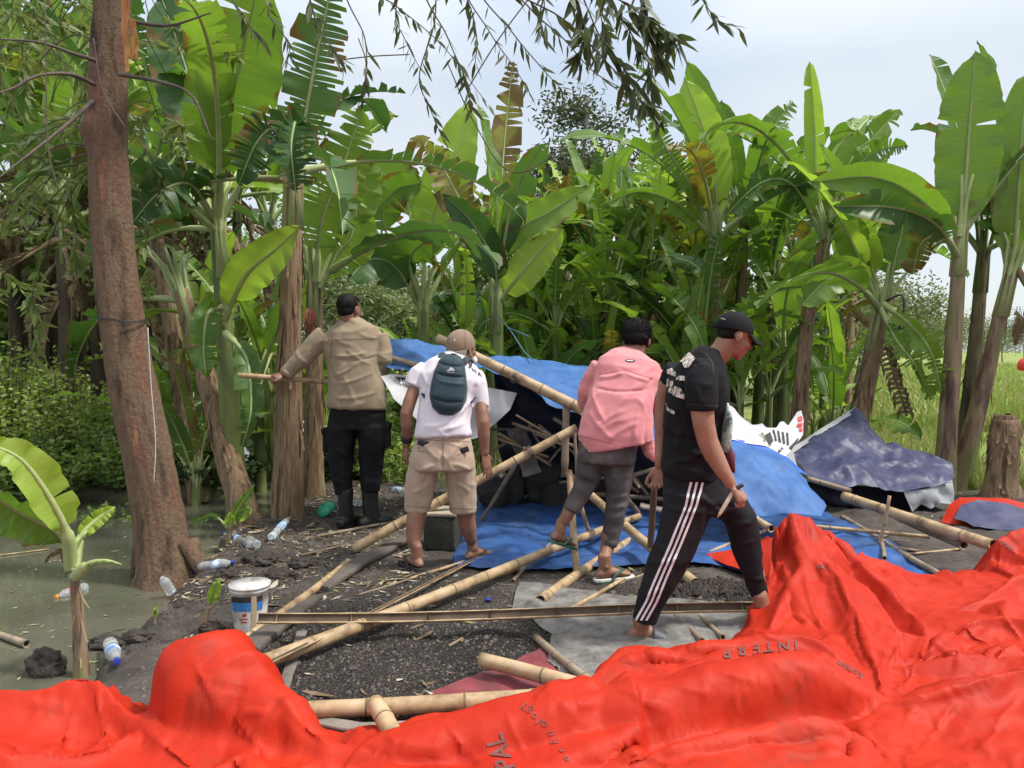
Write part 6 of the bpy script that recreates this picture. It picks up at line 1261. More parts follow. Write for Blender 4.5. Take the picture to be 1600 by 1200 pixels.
    if ridges:
        a = coords(me); Z = a[:, 2].copy(); wob = fbm(a, 3.0, .03, 2, 33); wob2 = fbm(a, 7.0, 1., 2, 44)
        for sp_, rad_, convex in ridges:
            c = bez(sp_, 90); rd = bez([V(r_, 0, 0) for r_ in rad_], 90); best = np.full(len(a), 1e9); zc = np.zeros(len(a)); rr_ = np.ones(len(a)); ee = np.zeros(len(a))
            for i in range(90):
                p0, p1 = c[i], c[i+1]; dx, dy = p1.x-p0.x, p1.y-p0.y; L2 = dx*dx+dy*dy+1e-12; t = np.clip(((a[:, 0]-p0.x)*dx+(a[:, 1]-p0.y)*dy)/L2, 0, 1)
                d = np.hypot(a[:, 0]-p0.x-t*dx, a[:, 1]-p0.y-t*dy); m_k = d < best; best[m_k] = d[m_k]; zc[m_k] = (p0.z+(p1.z-p0.z)*t)[m_k]; rr_[m_k] = np.maximum(.003, rd[i].x+(rd[i+1].x-rd[i].x)*t)[m_k]; ee[m_k] = ((i+t)/90)[m_k]
            if convex:
                q = np.clip((best+wob*.5)/rr_, 0, 1.6); h = zc+rr_*np.where(q < 1, (1-np.abs(q)**2.3)**.62, -5*(q-1))
            else:
                q = np.abs(best+wob*.35)/rr_; h = zc+rr_*(1.02-1.75*(1-np.exp(-(q**1.25)/.95)))+rr_*.10*wob2
            far_ = best > rr_*(1.5 if convex else 3); h[far_] = -9
            k_ = .010; Z = np.maximum(Z, h)+k_*.5*np.exp(-np.abs(Z-h)/k_)*(h > -5)
        a[:, 2] = Z; setco(me, a); bm = bmesh.new(); bm.from_mesh(me); ib = [v for v in bm.verts if not v.is_boundary]; bmesh.ops.smooth_vert(bm, verts=ib, factor=.45, use_axis_x=True, use_axis_y=True, use_axis_z=True); bm.to_mesh(me); bm.free(); me.update()
    if folds: wrinkle(me, folds, 0.0, 3, seed)
    a = coords(me); nn = normals(me); A1, S1, A2, S2 = noise_
    r1 = fbm(a, S1, 1., 2, seed); r2_ = fbm(a, S2, 1., 2, seed+3); r3 = fbm(a, (S1*2.6, S1*.8, S1*2), 1., 2, seed+8)
    d = A1*(1-np.minimum(1, np.abs(r1)*3.2)-.4)+A2*(1-np.minimum(1, np.abs(r2_)*3)-.4)+A1*.6*(1-np.minimum(1, np.abs(r3)*4)-.3)
    rf = random.Random(int(seed*7)+1)
    for spc, am in facets:                      # crumple facets: scattered points pushed in or out, joined by straight sharp creases
        th = rf.uniform(0, math.pi); ca, sa = math.cos(th), math.sin(th); U = (a[:, u_]*ca+a[:, v_]*sa)*.55; W_ = -a[:, u_]*sa+a[:, v_]*ca
        X0, X1, Y0_, Y1 = U.min()-spc, U.max()+spc, W_.min()-spc, W_.max()+spc; n_ = int((X1-X0)*(Y1-Y0_)/(spc*spc*.7))+6
        pp = [Vector((rf.uniform(X0, X1), rf.uniform(Y0_, Y1))) for _ in range(n_)]+[Vector(q) for q in ((X0, Y0_), (X1, Y0_), (X1, Y1), (X0, Y1))]
        vo_, _, fo_, _, _, _ = delaunay_2d_cdt(pp, [], [], 0, 1e-6); bf = BVHTree.FromPolygons([(q.x, q.y, rf.uniform(-1, 1)) for q in vo_], [tuple(f) for f in fo_]); dn_ = Vector((0, 0, -1))
        val = np.zeros(len(a))
        for i in range(len(a)):
            r_ = bf.ray_cast(Vector((U[i], W_[i], 9)), dn_)
            if r_[0] is not None: val[i] = r_[0].z
        d += am*val*np.clip(.75+1.3*fbm(a, 1.4, 1., 1, seed+31), .25, 1.3)
    rc = random.Random(int(seed*10)); wp = fbm(a, 1.3, .10, 2, seed+11)       # long straight creases, each present only in patches
    for k in range(9):
        th = rc.random()*math.pi; fq = rc.uniform(2.2, 7.5); q = (a[:, u_]*math.cos(th)+a[:, v_]*math.sin(th)+wp*rc.uniform(.3, 1.2))*fq+rc.random()
        tri = np.abs((q % 1)-.5)*2; mk_ = np.clip(fbm(a, 1.6, 1., 1, seed+20+k)*2.6, 0, 1); d += crumple*(3.2/fq)*mk_*(np.maximum(tri, .15)-.5)
    a = a+nn*d[:, None]
    if drape:
        for i in range(len(a)): a[i, 2] += gz(a[i, 0], a[i, 1])+lift
    else:
        for i in range(len(a)):
            if abs(a[i, 1]) < 9 and a[i, 2] < .1: a[i, 2] = max(a[i, 2], gz(a[i, 0], a[i, 1])+.004)
    bvh = BVHTree.FromPolygons([tuple(v) for v in a], [tuple(p.vertices) for p in me.polygons])
    org = Vector(org if org is not None else outline[0])
    if parent is not None: org = parent.location
    setco(me, a-np.array(org)); me.polygons.foreach_set('use_smooth', [True]*len(me.polygons))
    return link(name, me, m_, parent, loc=None if parent is not None else org), bvh
def tarp_mat(name, cols, dirt=None, rough=.55, scale=3, bump=.22, transl=.12, tcol=None, dsc=2.2, weave=True, dlo=.58, spec=.3):
    m, N, L, B = nodes(name); t = N.new('ShaderNodeTexCoord')
    nz = N.new('ShaderNodeTexNoise'); nz.inputs['Scale'].default_value = scale; nz.inputs['Detail'].default_value = 10; nz.inputs['Roughness'].default_value = .65; L.new(t.outputs['Object'], nz.inputs[0])
    c = ramp(N, [(.35, cols[0]), (.65, cols[1])]); L.new(nz.outputs[0], c.inputs[0]); col = c.outputs[0]
    if dirt:
        n2 = N.new('ShaderNodeTexNoise'); n2.inputs['Scale'].default_value = dsc; n2.inputs['Detail'].default_value = 14; n2.inputs['Roughness'].default_value = .75; L.new(t.outputs['Object'], n2.inputs[0])
        r_ = ramp(N, [(dlo, (0, 0, 0)), (dlo+.2, (.75, .75, .75))]); L.new(n2.outputs[0], r_.inputs[0]); mxc = N.new('ShaderNodeMixRGB'); mxc.inputs[2].default_value = (*dirt, 1); L.new(r_.outputs[0], mxc.inputs[0]); L.new(col, mxc.inputs[1]); col = mxc.outputs[0]
    L.new(col, B.inputs['Base Color']); B.inputs['Roughness'].default_value = rough; B.inputs['Specular IOR Level'].default_value = spec
    mp_ = N.new('ShaderNodeMapping'); mp_.inputs['Rotation'].default_value = (0, 0, .5); mp_.inputs['Scale'].default_value = (1, .22, 1); L.new(t.outputs['Object'], mp_.inputs[0])
    n3 = N.new('ShaderNodeTexNoise'); n3.inputs['Scale'].default_value = 26; n3.inputs['Detail'].default_value = 6; n3.inputs['Roughness'].default_value = .7; L.new(mp_.outputs[0], n3.inputs[0])
    b1 = N.new('ShaderNodeBump'); b1.inputs['Strength'].default_value = bump; b1.inputs['Distance'].default_value = .012; L.new(n3.outputs[0], b1.inputs['Height'])
    n4 = N.new('ShaderNodeTexNoise'); n4.inputs['Scale'].default_value = 7; n4.inputs['Detail'].default_value = 3; L.new(t.outputs['Object'], n4.inputs[0])
    b2 = N.new('ShaderNodeBump'); b2.inputs['Strength'].default_value = bump*.5; b2.inputs['Distance'].default_value = .02; L.new(n4.outputs[0], b2.inputs['Height']); L.new(b1.outputs[0], b2.inputs['Normal']); L.new(b2.outputs[0], B.inputs['Normal'])
    if transl:
        tr = N.new('ShaderNodeBsdfTranslucent'); ms = N.new('ShaderNodeMixShader'); ms.inputs[0].default_value = transl; L.new(col, tr.inputs[0]); L.new(B.outputs[0], ms.inputs[1]); L.new(tr.outputs[0], ms.inputs[2]); L.new(ms.outputs[0], N['Material Output'].inputs[0])
    return m
M['red_tarp'] = tarp_mat('orange_red_tarpaulin', ((.39, .018, .006), (.48, .030, .010)), (.16, .04, .028), dlo=.56, transl=.08, spec=.18, rough=.56)
M['blue_tarp'] = tarp_mat('blue_tarpaulin', ((.030, .10, .28), (.065, .165, .39)), (.055, .07, .10), rough=.6, transl=.08, scale=5, dlo=.55)
M['blue_floor'] = tarp_mat('blue_groundsheet', ((.018, .06, .20), (.045, .125, .34)), (.035, .037, .045), rough=.5, transl=0, scale=6, dsc=3.2, dlo=.46)
M['blue_bright'] = tarp_mat('bright_blue_tarpaulin', ((.025, .09, .48), (.05, .15, .6)), None, rough=.5, transl=.08)
M['indigo'] = tarp_mat('indigo_tarpaulin', ((.030, .034, .080), (.060, .064, .130)), (.075, .075, .12), rough=.45, transl=.03, scale=6, dlo=.55)
M['silver'] = tarp_mat('silver_tarpaulin', ((.30, .31, .32), (.42, .43, .44)), (.2, .19, .18), rough=.38, transl=.03)
M['white_sheet'] = tarp_mat('white_banner_cloth', ((.55, .55, .57), (.68, .68, .69)), (.36, .34, .33), rough=.55, transl=.2, dlo=.62)
M['lilac_sheet'] = tarp_mat('lilac_white_cloth', ((.52, .50, .60), (.62, .60, .70)), None, rough=.6, transl=.2)
M['void'] = tarp_mat('black_tarpaulin_and_void', ((.012, .013, .02), (.02, .022, .034)), None, rough=.6, transl=0)  # inner tarpaulin colour, also painted as shade in the hollow at right
M['grey_sheet'] = tarp_mat('dirty_grey_plastic', ((.13, .125, .115), (.24, .23, .215)), (.03, .026, .024), rough=.5, transl=0, scale=11, dsc=9, dlo=.47)
M['maroon'] = tarp_mat('faded_maroon_sheet', ((.16, .03, .04), (.26, .06, .07)), (.06, .05, .048), rough=.5, transl=0, scale=7, dsc=5, dlo=.45)
Pl = lambda L: [P(*q) for q in L]
# --- the big red tarpaulin
sil = [(-160, 1090, 2.6), (-60, 1080, 2.62), (0, 1075, 2.66), (60, 1072, 2.68), (110, 1062, 2.72), (138, 1052, 2.76), (165, 1068, 2.70), (200, 1092, 2.66), (232, 1116, 2.62), (252, 1104, 2.60), (266, 1088, 2.62), (254, 1068, 2.66), (246, 1040, 2.69), (252, 1012, 2.72), (272, 997, 2.75), (300, 991, 2.77), (325, 993, 2.77), (352, 1005, 2.74), (386, 1034, 2.70), (430, 1063, 2.64), (475, 1103, 2.58), (526, 1151, 2.52),
       (560, 1144, 2.54), (600, 1136, 2.55), (700, 1114, 2.60), (800, 1090, 2.66), (860, 1075, 2.70), (900, 1067, 2.74), (922, 1062, 2.80), (940, 1046, 2.95), (965, 1030, 3.06), (990, 1020, 3.15), (1040, 1018, 3.19), (1100, 1010, 3.26), (1150, 996, 3.38), (1180, 972, 3.58), (1200, 962, 3.72), (1222, 946, 3.86), (1212, 920, 3.95), (1196, 896, 3.98), (1184, 866, 4.02), (1188, 832, 4.06), (1206, 806, 4.10), (1236, 803, 4.14), (1266, 807, 4.16), (1284, 835, 4.2), (1312, 857, 4.28), (1346, 858, 4.42), (1400, 880, 4.42), (1440, 893, 4.40), (1482, 898, 4.45),
       (1530, 893, 4.52), (1545, 868, 4.55), (1556, 836, 4.58), (1580, 826, 4.60), (1640, 820, 4.62), (1760, 830, 4.6)]
silp = Pl(sil)
def bk(q, p):
    dx, dy = (-.05, .03) if q[0] < 275 and 1000 < q[1] < 1106 and q[2] > 2.59 and q[0] >= 246 else ((.03, .08) if 160 <= q[0] < 246 and q[1] > 1060 else (p.x*.02, .16))
    return V(p.x+dx, p.y+dy, max(.012, gz(p.x+dx, p.y+dy)+.01))
back_ = [bk(q, p) for q, p in zip(sil, silp)]
red_lines = [Pl(l) for l in [
    [(-160, 1140, 2.42), (0, 1130, 2.47), (90, 1122, 2.50), (160, 1108, 2.55), (200, 1120, 2.52), (215, 1165, 2.42)], [(-160, 1160, 2.4), (0, 1150, 2.44), (60, 1162, 2.42), (120, 1172, 2.40), (175, 1160, 2.44)],
    [(-100, 1230, 2.1), (0, 1192, 2.26), (60, 1186, 2.32), (110, 1200, 2.28), (150, 1230, 2.15)], [(138, 1052, 2.76), (150, 1092, 2.64), (165, 1140, 2.48), (182, 1188, 2.32), (190, 1260, 2.05)], [(215, 1165, 2.42), (235, 1135, 2.47), (266, 1100, 2.57)], [(215, 1165, 2.42), (245, 1190, 2.32), (300, 1230, 2.16), (340, 1260, 2.08)],
    [(266, 1100, 2.57), (262, 1060, 2.63), (275, 1020, 2.69), (300, 1005, 2.73)], [(300, 1005, 2.73), (345, 1040, 2.66), (385, 1090, 2.56), (425, 1150, 2.42), (470, 1190, 2.30)], [(262, 1060, 2.63), (300, 1070, 2.60), (330, 1110, 2.50), (360, 1160, 2.36), (380, 1230, 2.10)], [(430, 1063, 2.64), (455, 1110, 2.54), (500, 1160, 2.44), (526, 1185, 2.36)],
    [(526, 1151, 2.52), (526, 1185, 2.36), (470, 1230, 2.12)], [(526, 1185, 2.36), (600, 1168, 2.42), (690, 1150, 2.46), (720, 1160, 2.42)], [(560, 1200, 2.3), (650, 1192, 2.34), (720, 1190, 2.33), (760, 1230, 2.14)], [(720, 1160, 2.42), (760, 1200, 2.28), (800, 1250, 2.06)],
    [(700, 1120, 2.57), (860, 1082, 2.66), (950, 1062, 2.70), (1067, 1044, 2.75), (1150, 1032, 2.78), (1205, 1022, 2.80), (1263, 1013, 2.82), (1310, 1046, 2.76), (1347, 1082, 2.70), (1382, 1094, 2.66)],
    [(760, 1140, 2.47), (900, 1110, 2.54), (1050, 1080, 2.63), (1180, 1052, 2.70), (1280, 1050, 2.70)], [(800, 1210, 2.22), (900, 1180, 2.32), (1000, 1140, 2.44), (1120, 1105, 2.55), (1250, 1085, 2.62), (1310, 1080, 2.64)],
    [(880, 1235, 2.16), (943, 1203, 2.27), (1000, 1170, 2.37), (1067, 1155, 2.42), (1133, 1135, 2.49), (1200, 1112, 2.57), (1293, 1099, 2.60), (1315, 1112, 2.57), (1342, 1134, 2.52), (1382, 1098, 2.64)],
    [(930, 1250, 2.06), (1000, 1196, 2.24), (1062, 1170, 2.33), (1150, 1146, 2.41), (1230, 1126, 2.48), (1300, 1122, 2.51), (1333, 1148, 2.44), (1330, 1196, 2.27), (1310, 1240, 2.1)], [(1342, 1134, 2.52), (1352, 1165, 2.42), (1380, 1200, 2.3), (1400, 1240, 2.12)], [(1005, 1172, 2.34), (1030, 1200, 2.20), (1060, 1240, 2.05)],
    [(940, 1046, 2.95), (1000, 1050, 2.95), (1060, 1030, 3.0), (1150, 1010, 3.05), (1220, 1000, 3.08)], [(990, 1020, 3.15), (1000, 1036, 3.04), (985, 1052, 2.93)], [(1080, 1035, 2.95), (1150, 1022, 2.97), (1230, 1008, 3.0), (1290, 1025, 2.96), (1330, 1060, 2.86), (1350, 1078, 2.80)],
    [(1206, 806, 4.10), (1205, 860, 3.95), (1200, 896, 3.9)], [(1236, 803, 4.14), (1248, 845, 3.98), (1254, 888, 3.82)], [(1254, 888, 3.82), (1230, 905, 3.76), (1222, 946, 3.66), (1222, 990, 3.36)], [(1254, 888, 3.82), (1285, 912, 3.74), (1310, 938, 3.64), (1325, 975, 3.46), (1345, 1010, 3.26), (1372, 1060, 2.96), (1382, 1094, 2.66)],
    [(1266, 807, 4.16), (1284, 855, 4.02), (1310, 900, 3.86), (1345, 935, 3.72), (1385, 975, 3.55), (1420, 1000, 3.40), (1445, 994, 3.36)], [(1266, 860, 3.9), (1295, 905, 3.72), (1330, 955, 3.48), (1362, 1010, 3.2), (1376, 1070, 2.85)], [(1230, 905, 3.76), (1262, 985, 3.4), (1262, 990, 3.36), (1290, 985, 3.4), (1300, 1010, 3.22)],
    [(1312, 857, 4.28), (1350, 905, 4.02), (1400, 950, 3.78), (1445, 994, 3.36)], [(1346, 858, 4.42), (1390, 910, 4.12), (1440, 940, 3.92), (1500, 950, 3.86)], [(1445, 994, 3.36), (1510, 971, 3.5), (1530, 990, 3.36), (1552, 1012, 3.25)], [(1445, 994, 3.36), (1405, 1040, 3.08), (1392, 1075, 2.88), (1382, 1094, 2.66)], [(1445, 994, 3.36), (1400, 985, 3.38), (1366, 1000, 3.30), (1372, 1040, 3.05)],
    [(1510, 971, 3.5), (1560, 980, 3.44), (1552, 1012, 3.25)], [(1510, 971, 3.5), (1545, 962, 3.56), (1572, 940, 3.60), (1600, 955, 3.55), (1660, 975, 3.4)], [(1530, 893, 4.52), (1548, 902, 4.30), (1562, 925, 4.1), (1590, 905, 4.22), (1640, 900, 4.3)], [(1572, 940, 3.60), (1565, 985, 3.38), (1552, 1012, 3.25)], [(1562, 925, 4.1), (1572, 938, 3.9)],
    [(1480, 925, 4.08), (1530, 930, 4.02), (1562, 925, 4.1)], [(1440, 1045, 3.02), (1480, 1020, 3.14), (1540, 1030, 3.06), (1600, 1020, 3.05), (1700, 1000, 3.1)],
    [(1382, 1094, 2.66), (1425, 1084, 2.68), (1470, 1076, 2.69), (1510, 1064, 2.71), (1560, 1050, 2.75), (1592, 1041, 2.78), (1700, 1030, 2.78)], [(1392, 1090, 2.76), (1430, 1070, 2.90), (1500, 1055, 2.93), (1590, 1035, 2.98)], [(1592, 1041, 2.78), (1560, 1085, 2.62), (1520, 1135, 2.47), (1480, 1185, 2.32), (1450, 1240, 2.12)], [(1430, 1084, 2.68), (1435, 1110, 2.60), (1418, 1150, 2.46), (1398, 1200, 2.3)], [(1382, 1098, 2.64), (1400, 1130, 2.52), (1400, 1165, 2.4)], [(1600, 1140, 2.42), (1560, 1200, 2.24)]]]
low = [V(x, 1.62, .24+.05*math.sin(x*5)) for x in np.linspace(1.9, -1.9, 9)]; near_ = [V(2.4, 1.0, .25), V(0, .9, .2), V(-2.4, 1.0, .25)]
def shift(l, dy, dz=0): return [p+V(0, dy, dz) for p in l]
for k in (1, 10, 17): red_lines[k] = [p+(p-V(0, 0, CAMH)).normalized()*.06 for p in red_lines[k]]
for k in (0, 4, 6, 14, 18, 21, 24, 26, 28, 33, 39): pass
hid = []
for l, b in ((red_lines[14][1:], .09), (red_lines[18][1:-1], .05), (red_lines[42][1:] if len(red_lines) > 42 else [], .08), (red_lines[0][1:4], .05), (red_lines[28][2:6] if len(red_lines) > 28 else [], .06)):
    if len(l) > 1: hid.append([V(p.x*1.02, p.y+b, max(.03, p.z-b*1.15)) for p in l])
RF = [(300, 1030, 420, 1180, .012, 9), (270, 1010, 330, 1000, .010, 6), (290, 1060, 400, 1075, -.008, 5), (310, 1100, 420, 1110, .008, 6), (430, 1080, 520, 1165, .010, 8), (230, 1140, 300, 1190, .010, 8), (30, 1090, 130, 1100, .008, 7), (60, 1115, 120, 1095, -.008, 5), (90, 1150, 170, 1150, .010, 7), (150, 1070, 180, 1180, .012, 6), (0, 1165, 100, 1180, -.012, 8), (20, 1200, 130, 1195, .010, 8),
      (560, 1160, 640, 1190, -.010, 7), (600, 1150, 690, 1175, .010, 8), (700, 1130, 760, 1200, .010, 7), (660, 1180, 740, 1170, -.010, 6), (790, 1105, 830, 1190, .006, 8), (860, 1085, 1000, 1180, .005, 10), (900, 1075, 920, 1130, .007, 5), (960, 1070, 1100, 1120, .006, 8), (1040, 1060, 1200, 1090, .006, 8), (1120, 1045, 1260, 1075, .007, 7), (1200, 1030, 1330, 1090, .008, 7), (1180, 1060, 1210, 1105, -.007, 5), (1240, 1040, 1290, 1090, -.007, 5), (1310, 1060, 1370, 1092, .008, 5),
      (1000, 1020, 1080, 1030, .010, 6), (1050, 1010, 1200, 1000, .010, 6), (1000, 1040, 1120, 1020, -.010, 6), (1180, 985, 1260, 1010, .010, 6), (1190, 830, 1200, 930, .012, 7), (1215, 815, 1225, 900, -.012, 7), (1240, 810, 1252, 885, .014, 7), (1262, 815, 1275, 880, -.012, 6), (1280, 850, 1370, 960, .014, 8), (1300, 880, 1345, 990, -.012, 7), (1256, 895, 1300, 1010, .012, 7), (1230, 920, 1300, 1000, -.008, 6), (1235, 960, 1290, 975, .010, 5), (1330, 930, 1370, 1060, -.016, 8), (1350, 870, 1440, 950, .010, 8), (1400, 885, 1450, 930, -.008, 6),
      (1380, 975, 1440, 1000, .010, 6), (1370, 1000, 1380, 1080, .014, 6), (1400, 1000, 1395, 1070, -.012, 6), (1445, 995, 1410, 1060, .014, 6), (1450, 990, 1500, 1040, .010, 6), (1460, 960, 1540, 965, .010, 6), (1420, 930, 1500, 935, .008, 6), (1500, 910, 1560, 920, .010, 6), (1510, 975, 1550, 1010, .014, 6), (1530, 1000, 1480, 1050, -.010, 6), (1560, 945, 1600, 1000, .012, 7), (1545, 880, 1590, 900, .012, 6), (1570, 840, 1560, 890, .010, 6), (1590, 1000, 1540, 1040, .010, 6), (1400, 1095, 1500, 1075, .008, 6), (1430, 1100, 1410, 1170, .012, 7), (1450, 1100, 1560, 1060, -.008, 6), (1590, 1045, 1480, 1185, .005, 3), (1500, 1090, 1440, 1190, .008, 9), (1600, 1080, 1530, 1190, .008, 9), (1340, 1140, 1400, 1195, .012, 7),
      (1010, 1180, 1090, 1200, .012, 7), (1080, 1165, 1200, 1145, .010, 7), (1150, 1160, 1300, 1150, -.010, 7), (1200, 1175, 1320, 1180, .010, 8), (1250, 1130, 1320, 1140, .008, 6), (940, 1205, 1000, 1180, .010, 6), (420, 1185, 520, 1195, .010, 8), (340, 1180, 420, 1195, -.010, 8)]
RIDGES = [([P(*q[:3]) for q in p], [q[3]*q[2]/F for q in p], i < 2) for i, (p, am) in enumerate([
    ([(308, 1056, 2.64, 60), (345, 1078, 2.60, 78), (405, 1118, 2.52, 68), (465, 1152, 2.44, 44), (520, 1178, 2.38, 24), (600, 1190, 2.34, 10)], .012),
    ([(520, 1195, 2.36, 30), (600, 1190, 2.38, 46), (720, 1168, 2.44, 56), (860, 1140, 2.53, 63), (1000, 1108, 2.60, 57), (1130, 1085, 2.66, 50), (1250, 1061, 2.70, 46), (1325, 1085, 2.69, 36), (1392, 1100, 2.68, 8)], .012),
    ([(930, 1222, 2.2, 14), (990, 1205, 2.26, 26), (1070, 1192, 2.30, 36), (1180, 1170, 2.38, 38), (1290, 1155, 2.42, 36), (1350, 1180, 2.38, 16)], .010),
    ([(-90, 1130, 2.45, 40), (0, 1112, 2.5, 38), (70, 1106, 2.54, 36), (140, 1094, 2.60, 42), (195, 1128, 2.55, 24), (238, 1160, 2.47, 8)], .010),
    ([(-90, 1225, 2.15, 45), (0, 1205, 2.2, 34), (80, 1196, 2.26, 26), (150, 1182, 2.33, 18), (200, 1150, 2.42, 6)], .009),
    ([(1380, 1104, 2.62, 8), (1440, 1104, 2.60, 22), (1520, 1090, 2.62, 30), (1600, 1074, 2.66, 34), (1720, 1060, 2.68, 40)], .010),
    ([(1262, 870, 3.98, 16), (1295, 905, 3.80, 22), (1325, 955, 3.52, 25), (1348, 1012, 3.22, 26), (1372, 1070, 2.92, 18), (1388, 1100, 2.74, 6)], .012),
    ([(1290, 845, 4.22, 14), (1345, 900, 4.02, 22), (1398, 955, 3.75, 26), (1445, 1004, 3.42, 24), (1432, 1050, 3.12, 26), (1400, 1090, 2.82, 10)], .012),
    ([(1436, 1040, 3.10, 12), (1475, 1010, 3.28, 20), (1520, 988, 3.44, 22), (1570, 985, 3.42, 24), (1650, 1000, 3.3, 30)], .010),
    ([(1490, 960, 3.7, 8), (1540, 950, 3.75, 18), (1590, 925, 3.95, 24), (1660, 920, 3.95, 26)], .010),
    ([(1205, 985, 3.42, 10), (1230, 940, 3.68, 20), (1250, 905, 3.84, 20), (1262, 870, 3.98, 14)], .010),
    ([(960, 1046, 2.98, 8), (1030, 1040, 3.0, 20), (1110, 1026, 3.03, 24), (1200, 1012, 3.06, 24), (1280, 1020, 3.02, 20), (1350, 1075, 2.84, 8)], .010)])]
ro, bvr = sheet('tarpaulin', back_+[V(3.6, 3.4, .05)]+near_, red_lines+hid+[silp, low], M['red_tarp'], org=V(0.2, 2.4, 0), noise_=(.002, 3.2, .0, 13), res=.0100, sm=0, facets=((.20, .030), (.095, .017), (.045, .006)), ridges=RIDGES, seed=2, folds=[(*q[:4], q[4]*1.0, q[5]*.5) for q in RF], crumple=.010)
tag(ro, 'huge crumpled orange-red tarpaulin heaped across the whole foreground', 'tarpaulin')
def on_mesh(bv, name, polys, m_, parent, off=.0035, maxe=5.):
    return decal(name, polys, bv, m_, parent, off, maxe)
# --- flat sheets on the soil
GPz = lambda L: [V(G(x, y, 0).x, G(x, y, 0).y, z) for x, y, z in L]
o, bvblue = sheet('groundsheet', GPz([(708, 882, 0), (712, 850, 0), (735, 800, 0), (752, 765, 0), (790, 735, .0), (860, 722, 0), (960, 722, 0), (1060, 735, 0), (1180, 760, 0), (1290, 800, 0), (1380, 838, 0), (1440, 868, 0), (1488, 897, 0), (1430, 912, 0), (1300, 912, 0), (1200, 905, 0), (1130, 893, .01), (1085, 889, .02), (1040, 883, .02), (960, 886, .015), (900, 890, .02), (840, 889, .015), (790, 893, .02), (750, 889, .01)]),
   [GPz(l) for l in [[(720, 870, .01), (800, 860, .035), (900, 862, .01), (1040, 868, .03)], [(760, 800, .03), (860, 790, .01), (960, 800, .03)], [(1240, 806, .03), (1330, 838, .01), (1400, 862, .035), (1450, 885, .01)], [(740, 885, .03), (850, 880, .015), (950, 878, .03), (1100, 884, .03)], [(1120, 850, .03), (1200, 850, .01), (1290, 850, .03)]]], M['blue_floor'], drape=True, noise_=(0.0084, 3.5, 0.0016, 14), seed=5)
tag(o, 'muddy blue plastic groundsheet spread under the collapsed shelter', 'groundsheet')
o, _ = sheet('plastic_sheet', GPz([(812, 908, 0), (870, 915, 0), (960, 925, 0), (1040, 935, 0), (1110, 945, 0), (1180, 955, 0), (1205, 990, 0), (1150, 1030, 0), (1010, 1060, 0), (940, 1062, 0), (890, 1058, 0), (855, 1030, 0), (862, 985, 0), (835, 968, 0), (800, 948, 0)]),
   [GPz(l) for l in [[(840, 930, .02), (960, 945, .01), (1100, 965, .02)], [(880, 1020, .03), (950, 1012, .02), (1020, 1030, .03)], [(860, 1045, .02), (950, 1030, .03), (1010, 1050, .02)]]], M['grey_sheet'], drape=True, noise_=(0.0056, 5.0, 0.0016, 16), seed=6)
tag(o, 'dirty grey plastic sheet lying flat on the gravel under the striding man', 'plastic sheet')
o, _ = sheet('plastic_sheet', GPz([(845, 1005, 0), (822, 1022, 0), (790, 1040, 0), (700, 1062, 0), (640, 1100, 0), (760, 1130, 0), (900, 1120, 0), (950, 1085, 0), (935, 1060, 0), (880, 1050, 0)]), [GPz([(760, 1060, .01), (830, 1050, .02), (900, 1070, .01)])], M['maroon'], drape=True, noise_=(0.0028, 6.0, 0.0008, 16), seed=7, lift=.006)
tag(o, 'faded maroon plastic sheet beside the cut bamboo end, half under the red tarpaulin', 'plastic sheet')
# --- roof of the collapsed shelter
roofO = P(880, 600, 6.2)
bk_ = [(598, 524, 6.5), (640, 530, 6.7), (690, 542, 6.9), (730, 556, 7.0), (770, 556, 7.2), (820, 560, 7.4), (872, 566, 7.5), (920, 574, 7.5), (980, 590, 7.4), (1045, 612, 7.3), (1060, 660, 6.4)]
fr_ = [(1040, 700, 5.75), (980, 675, 5.75), (940, 656, 5.78), (905, 645, 5.82), (870, 640, 5.80), (830, 608, 5.86), (790, 590, 5.92), (745, 572, 5.98), (700, 578, 5.95), (650, 578, 5.95), (600, 570, 5.95)]
ro2, bvroof = sheet('roof_tarpaulin', Pl(bk_+fr_), [Pl(l) for l in [[(600, 548, 6.2), (660, 556, 6.3), (710, 566, 6.3), (745, 566, 6.3)], [(600, 536, 6.4), (650, 545, 6.5), (690, 560, 6.4)], [(770, 558, 7.1), (830, 580, 6.6), (880, 608, 6.1), (905, 632, 5.9)], [(800, 562, 7.2), (860, 582, 6.7), (920, 606, 6.2), (960, 640, 5.95)], [(820, 575, 6.85), (880, 590, 6.6), (940, 612, 6.25)], [(850, 567, 7.35), (900, 588, 6.9), (950, 606, 6.6), (1010, 640, 6.2)], [(760, 572, 6.2), (810, 592, 6.05), (850, 604, 6.1), (905, 612, 6.15)]]], M['blue_tarp'], org=roofO, facets=((.25, .03), (.1, .013), (.05, .005)), crumple=.014, res=.024, sm=1, noise_=(0.0112, 3.0, 0.0024, 10), seed=9)
tag(ro2, 'sagging faded blue tarpaulin roof of the half collapsed shelter', 'roof tarpaulin')
mb = MB()
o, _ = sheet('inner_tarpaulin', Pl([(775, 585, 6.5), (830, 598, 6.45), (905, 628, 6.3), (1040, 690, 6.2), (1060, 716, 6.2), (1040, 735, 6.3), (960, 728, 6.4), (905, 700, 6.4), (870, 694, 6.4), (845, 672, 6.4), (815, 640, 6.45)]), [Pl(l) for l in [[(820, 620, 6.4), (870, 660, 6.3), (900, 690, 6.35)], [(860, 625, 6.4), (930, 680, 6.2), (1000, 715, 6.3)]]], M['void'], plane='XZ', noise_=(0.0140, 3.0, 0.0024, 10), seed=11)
tag(o, 'black inner tarpaulin sagging down beneath the blue roof', 'tarpaulin')
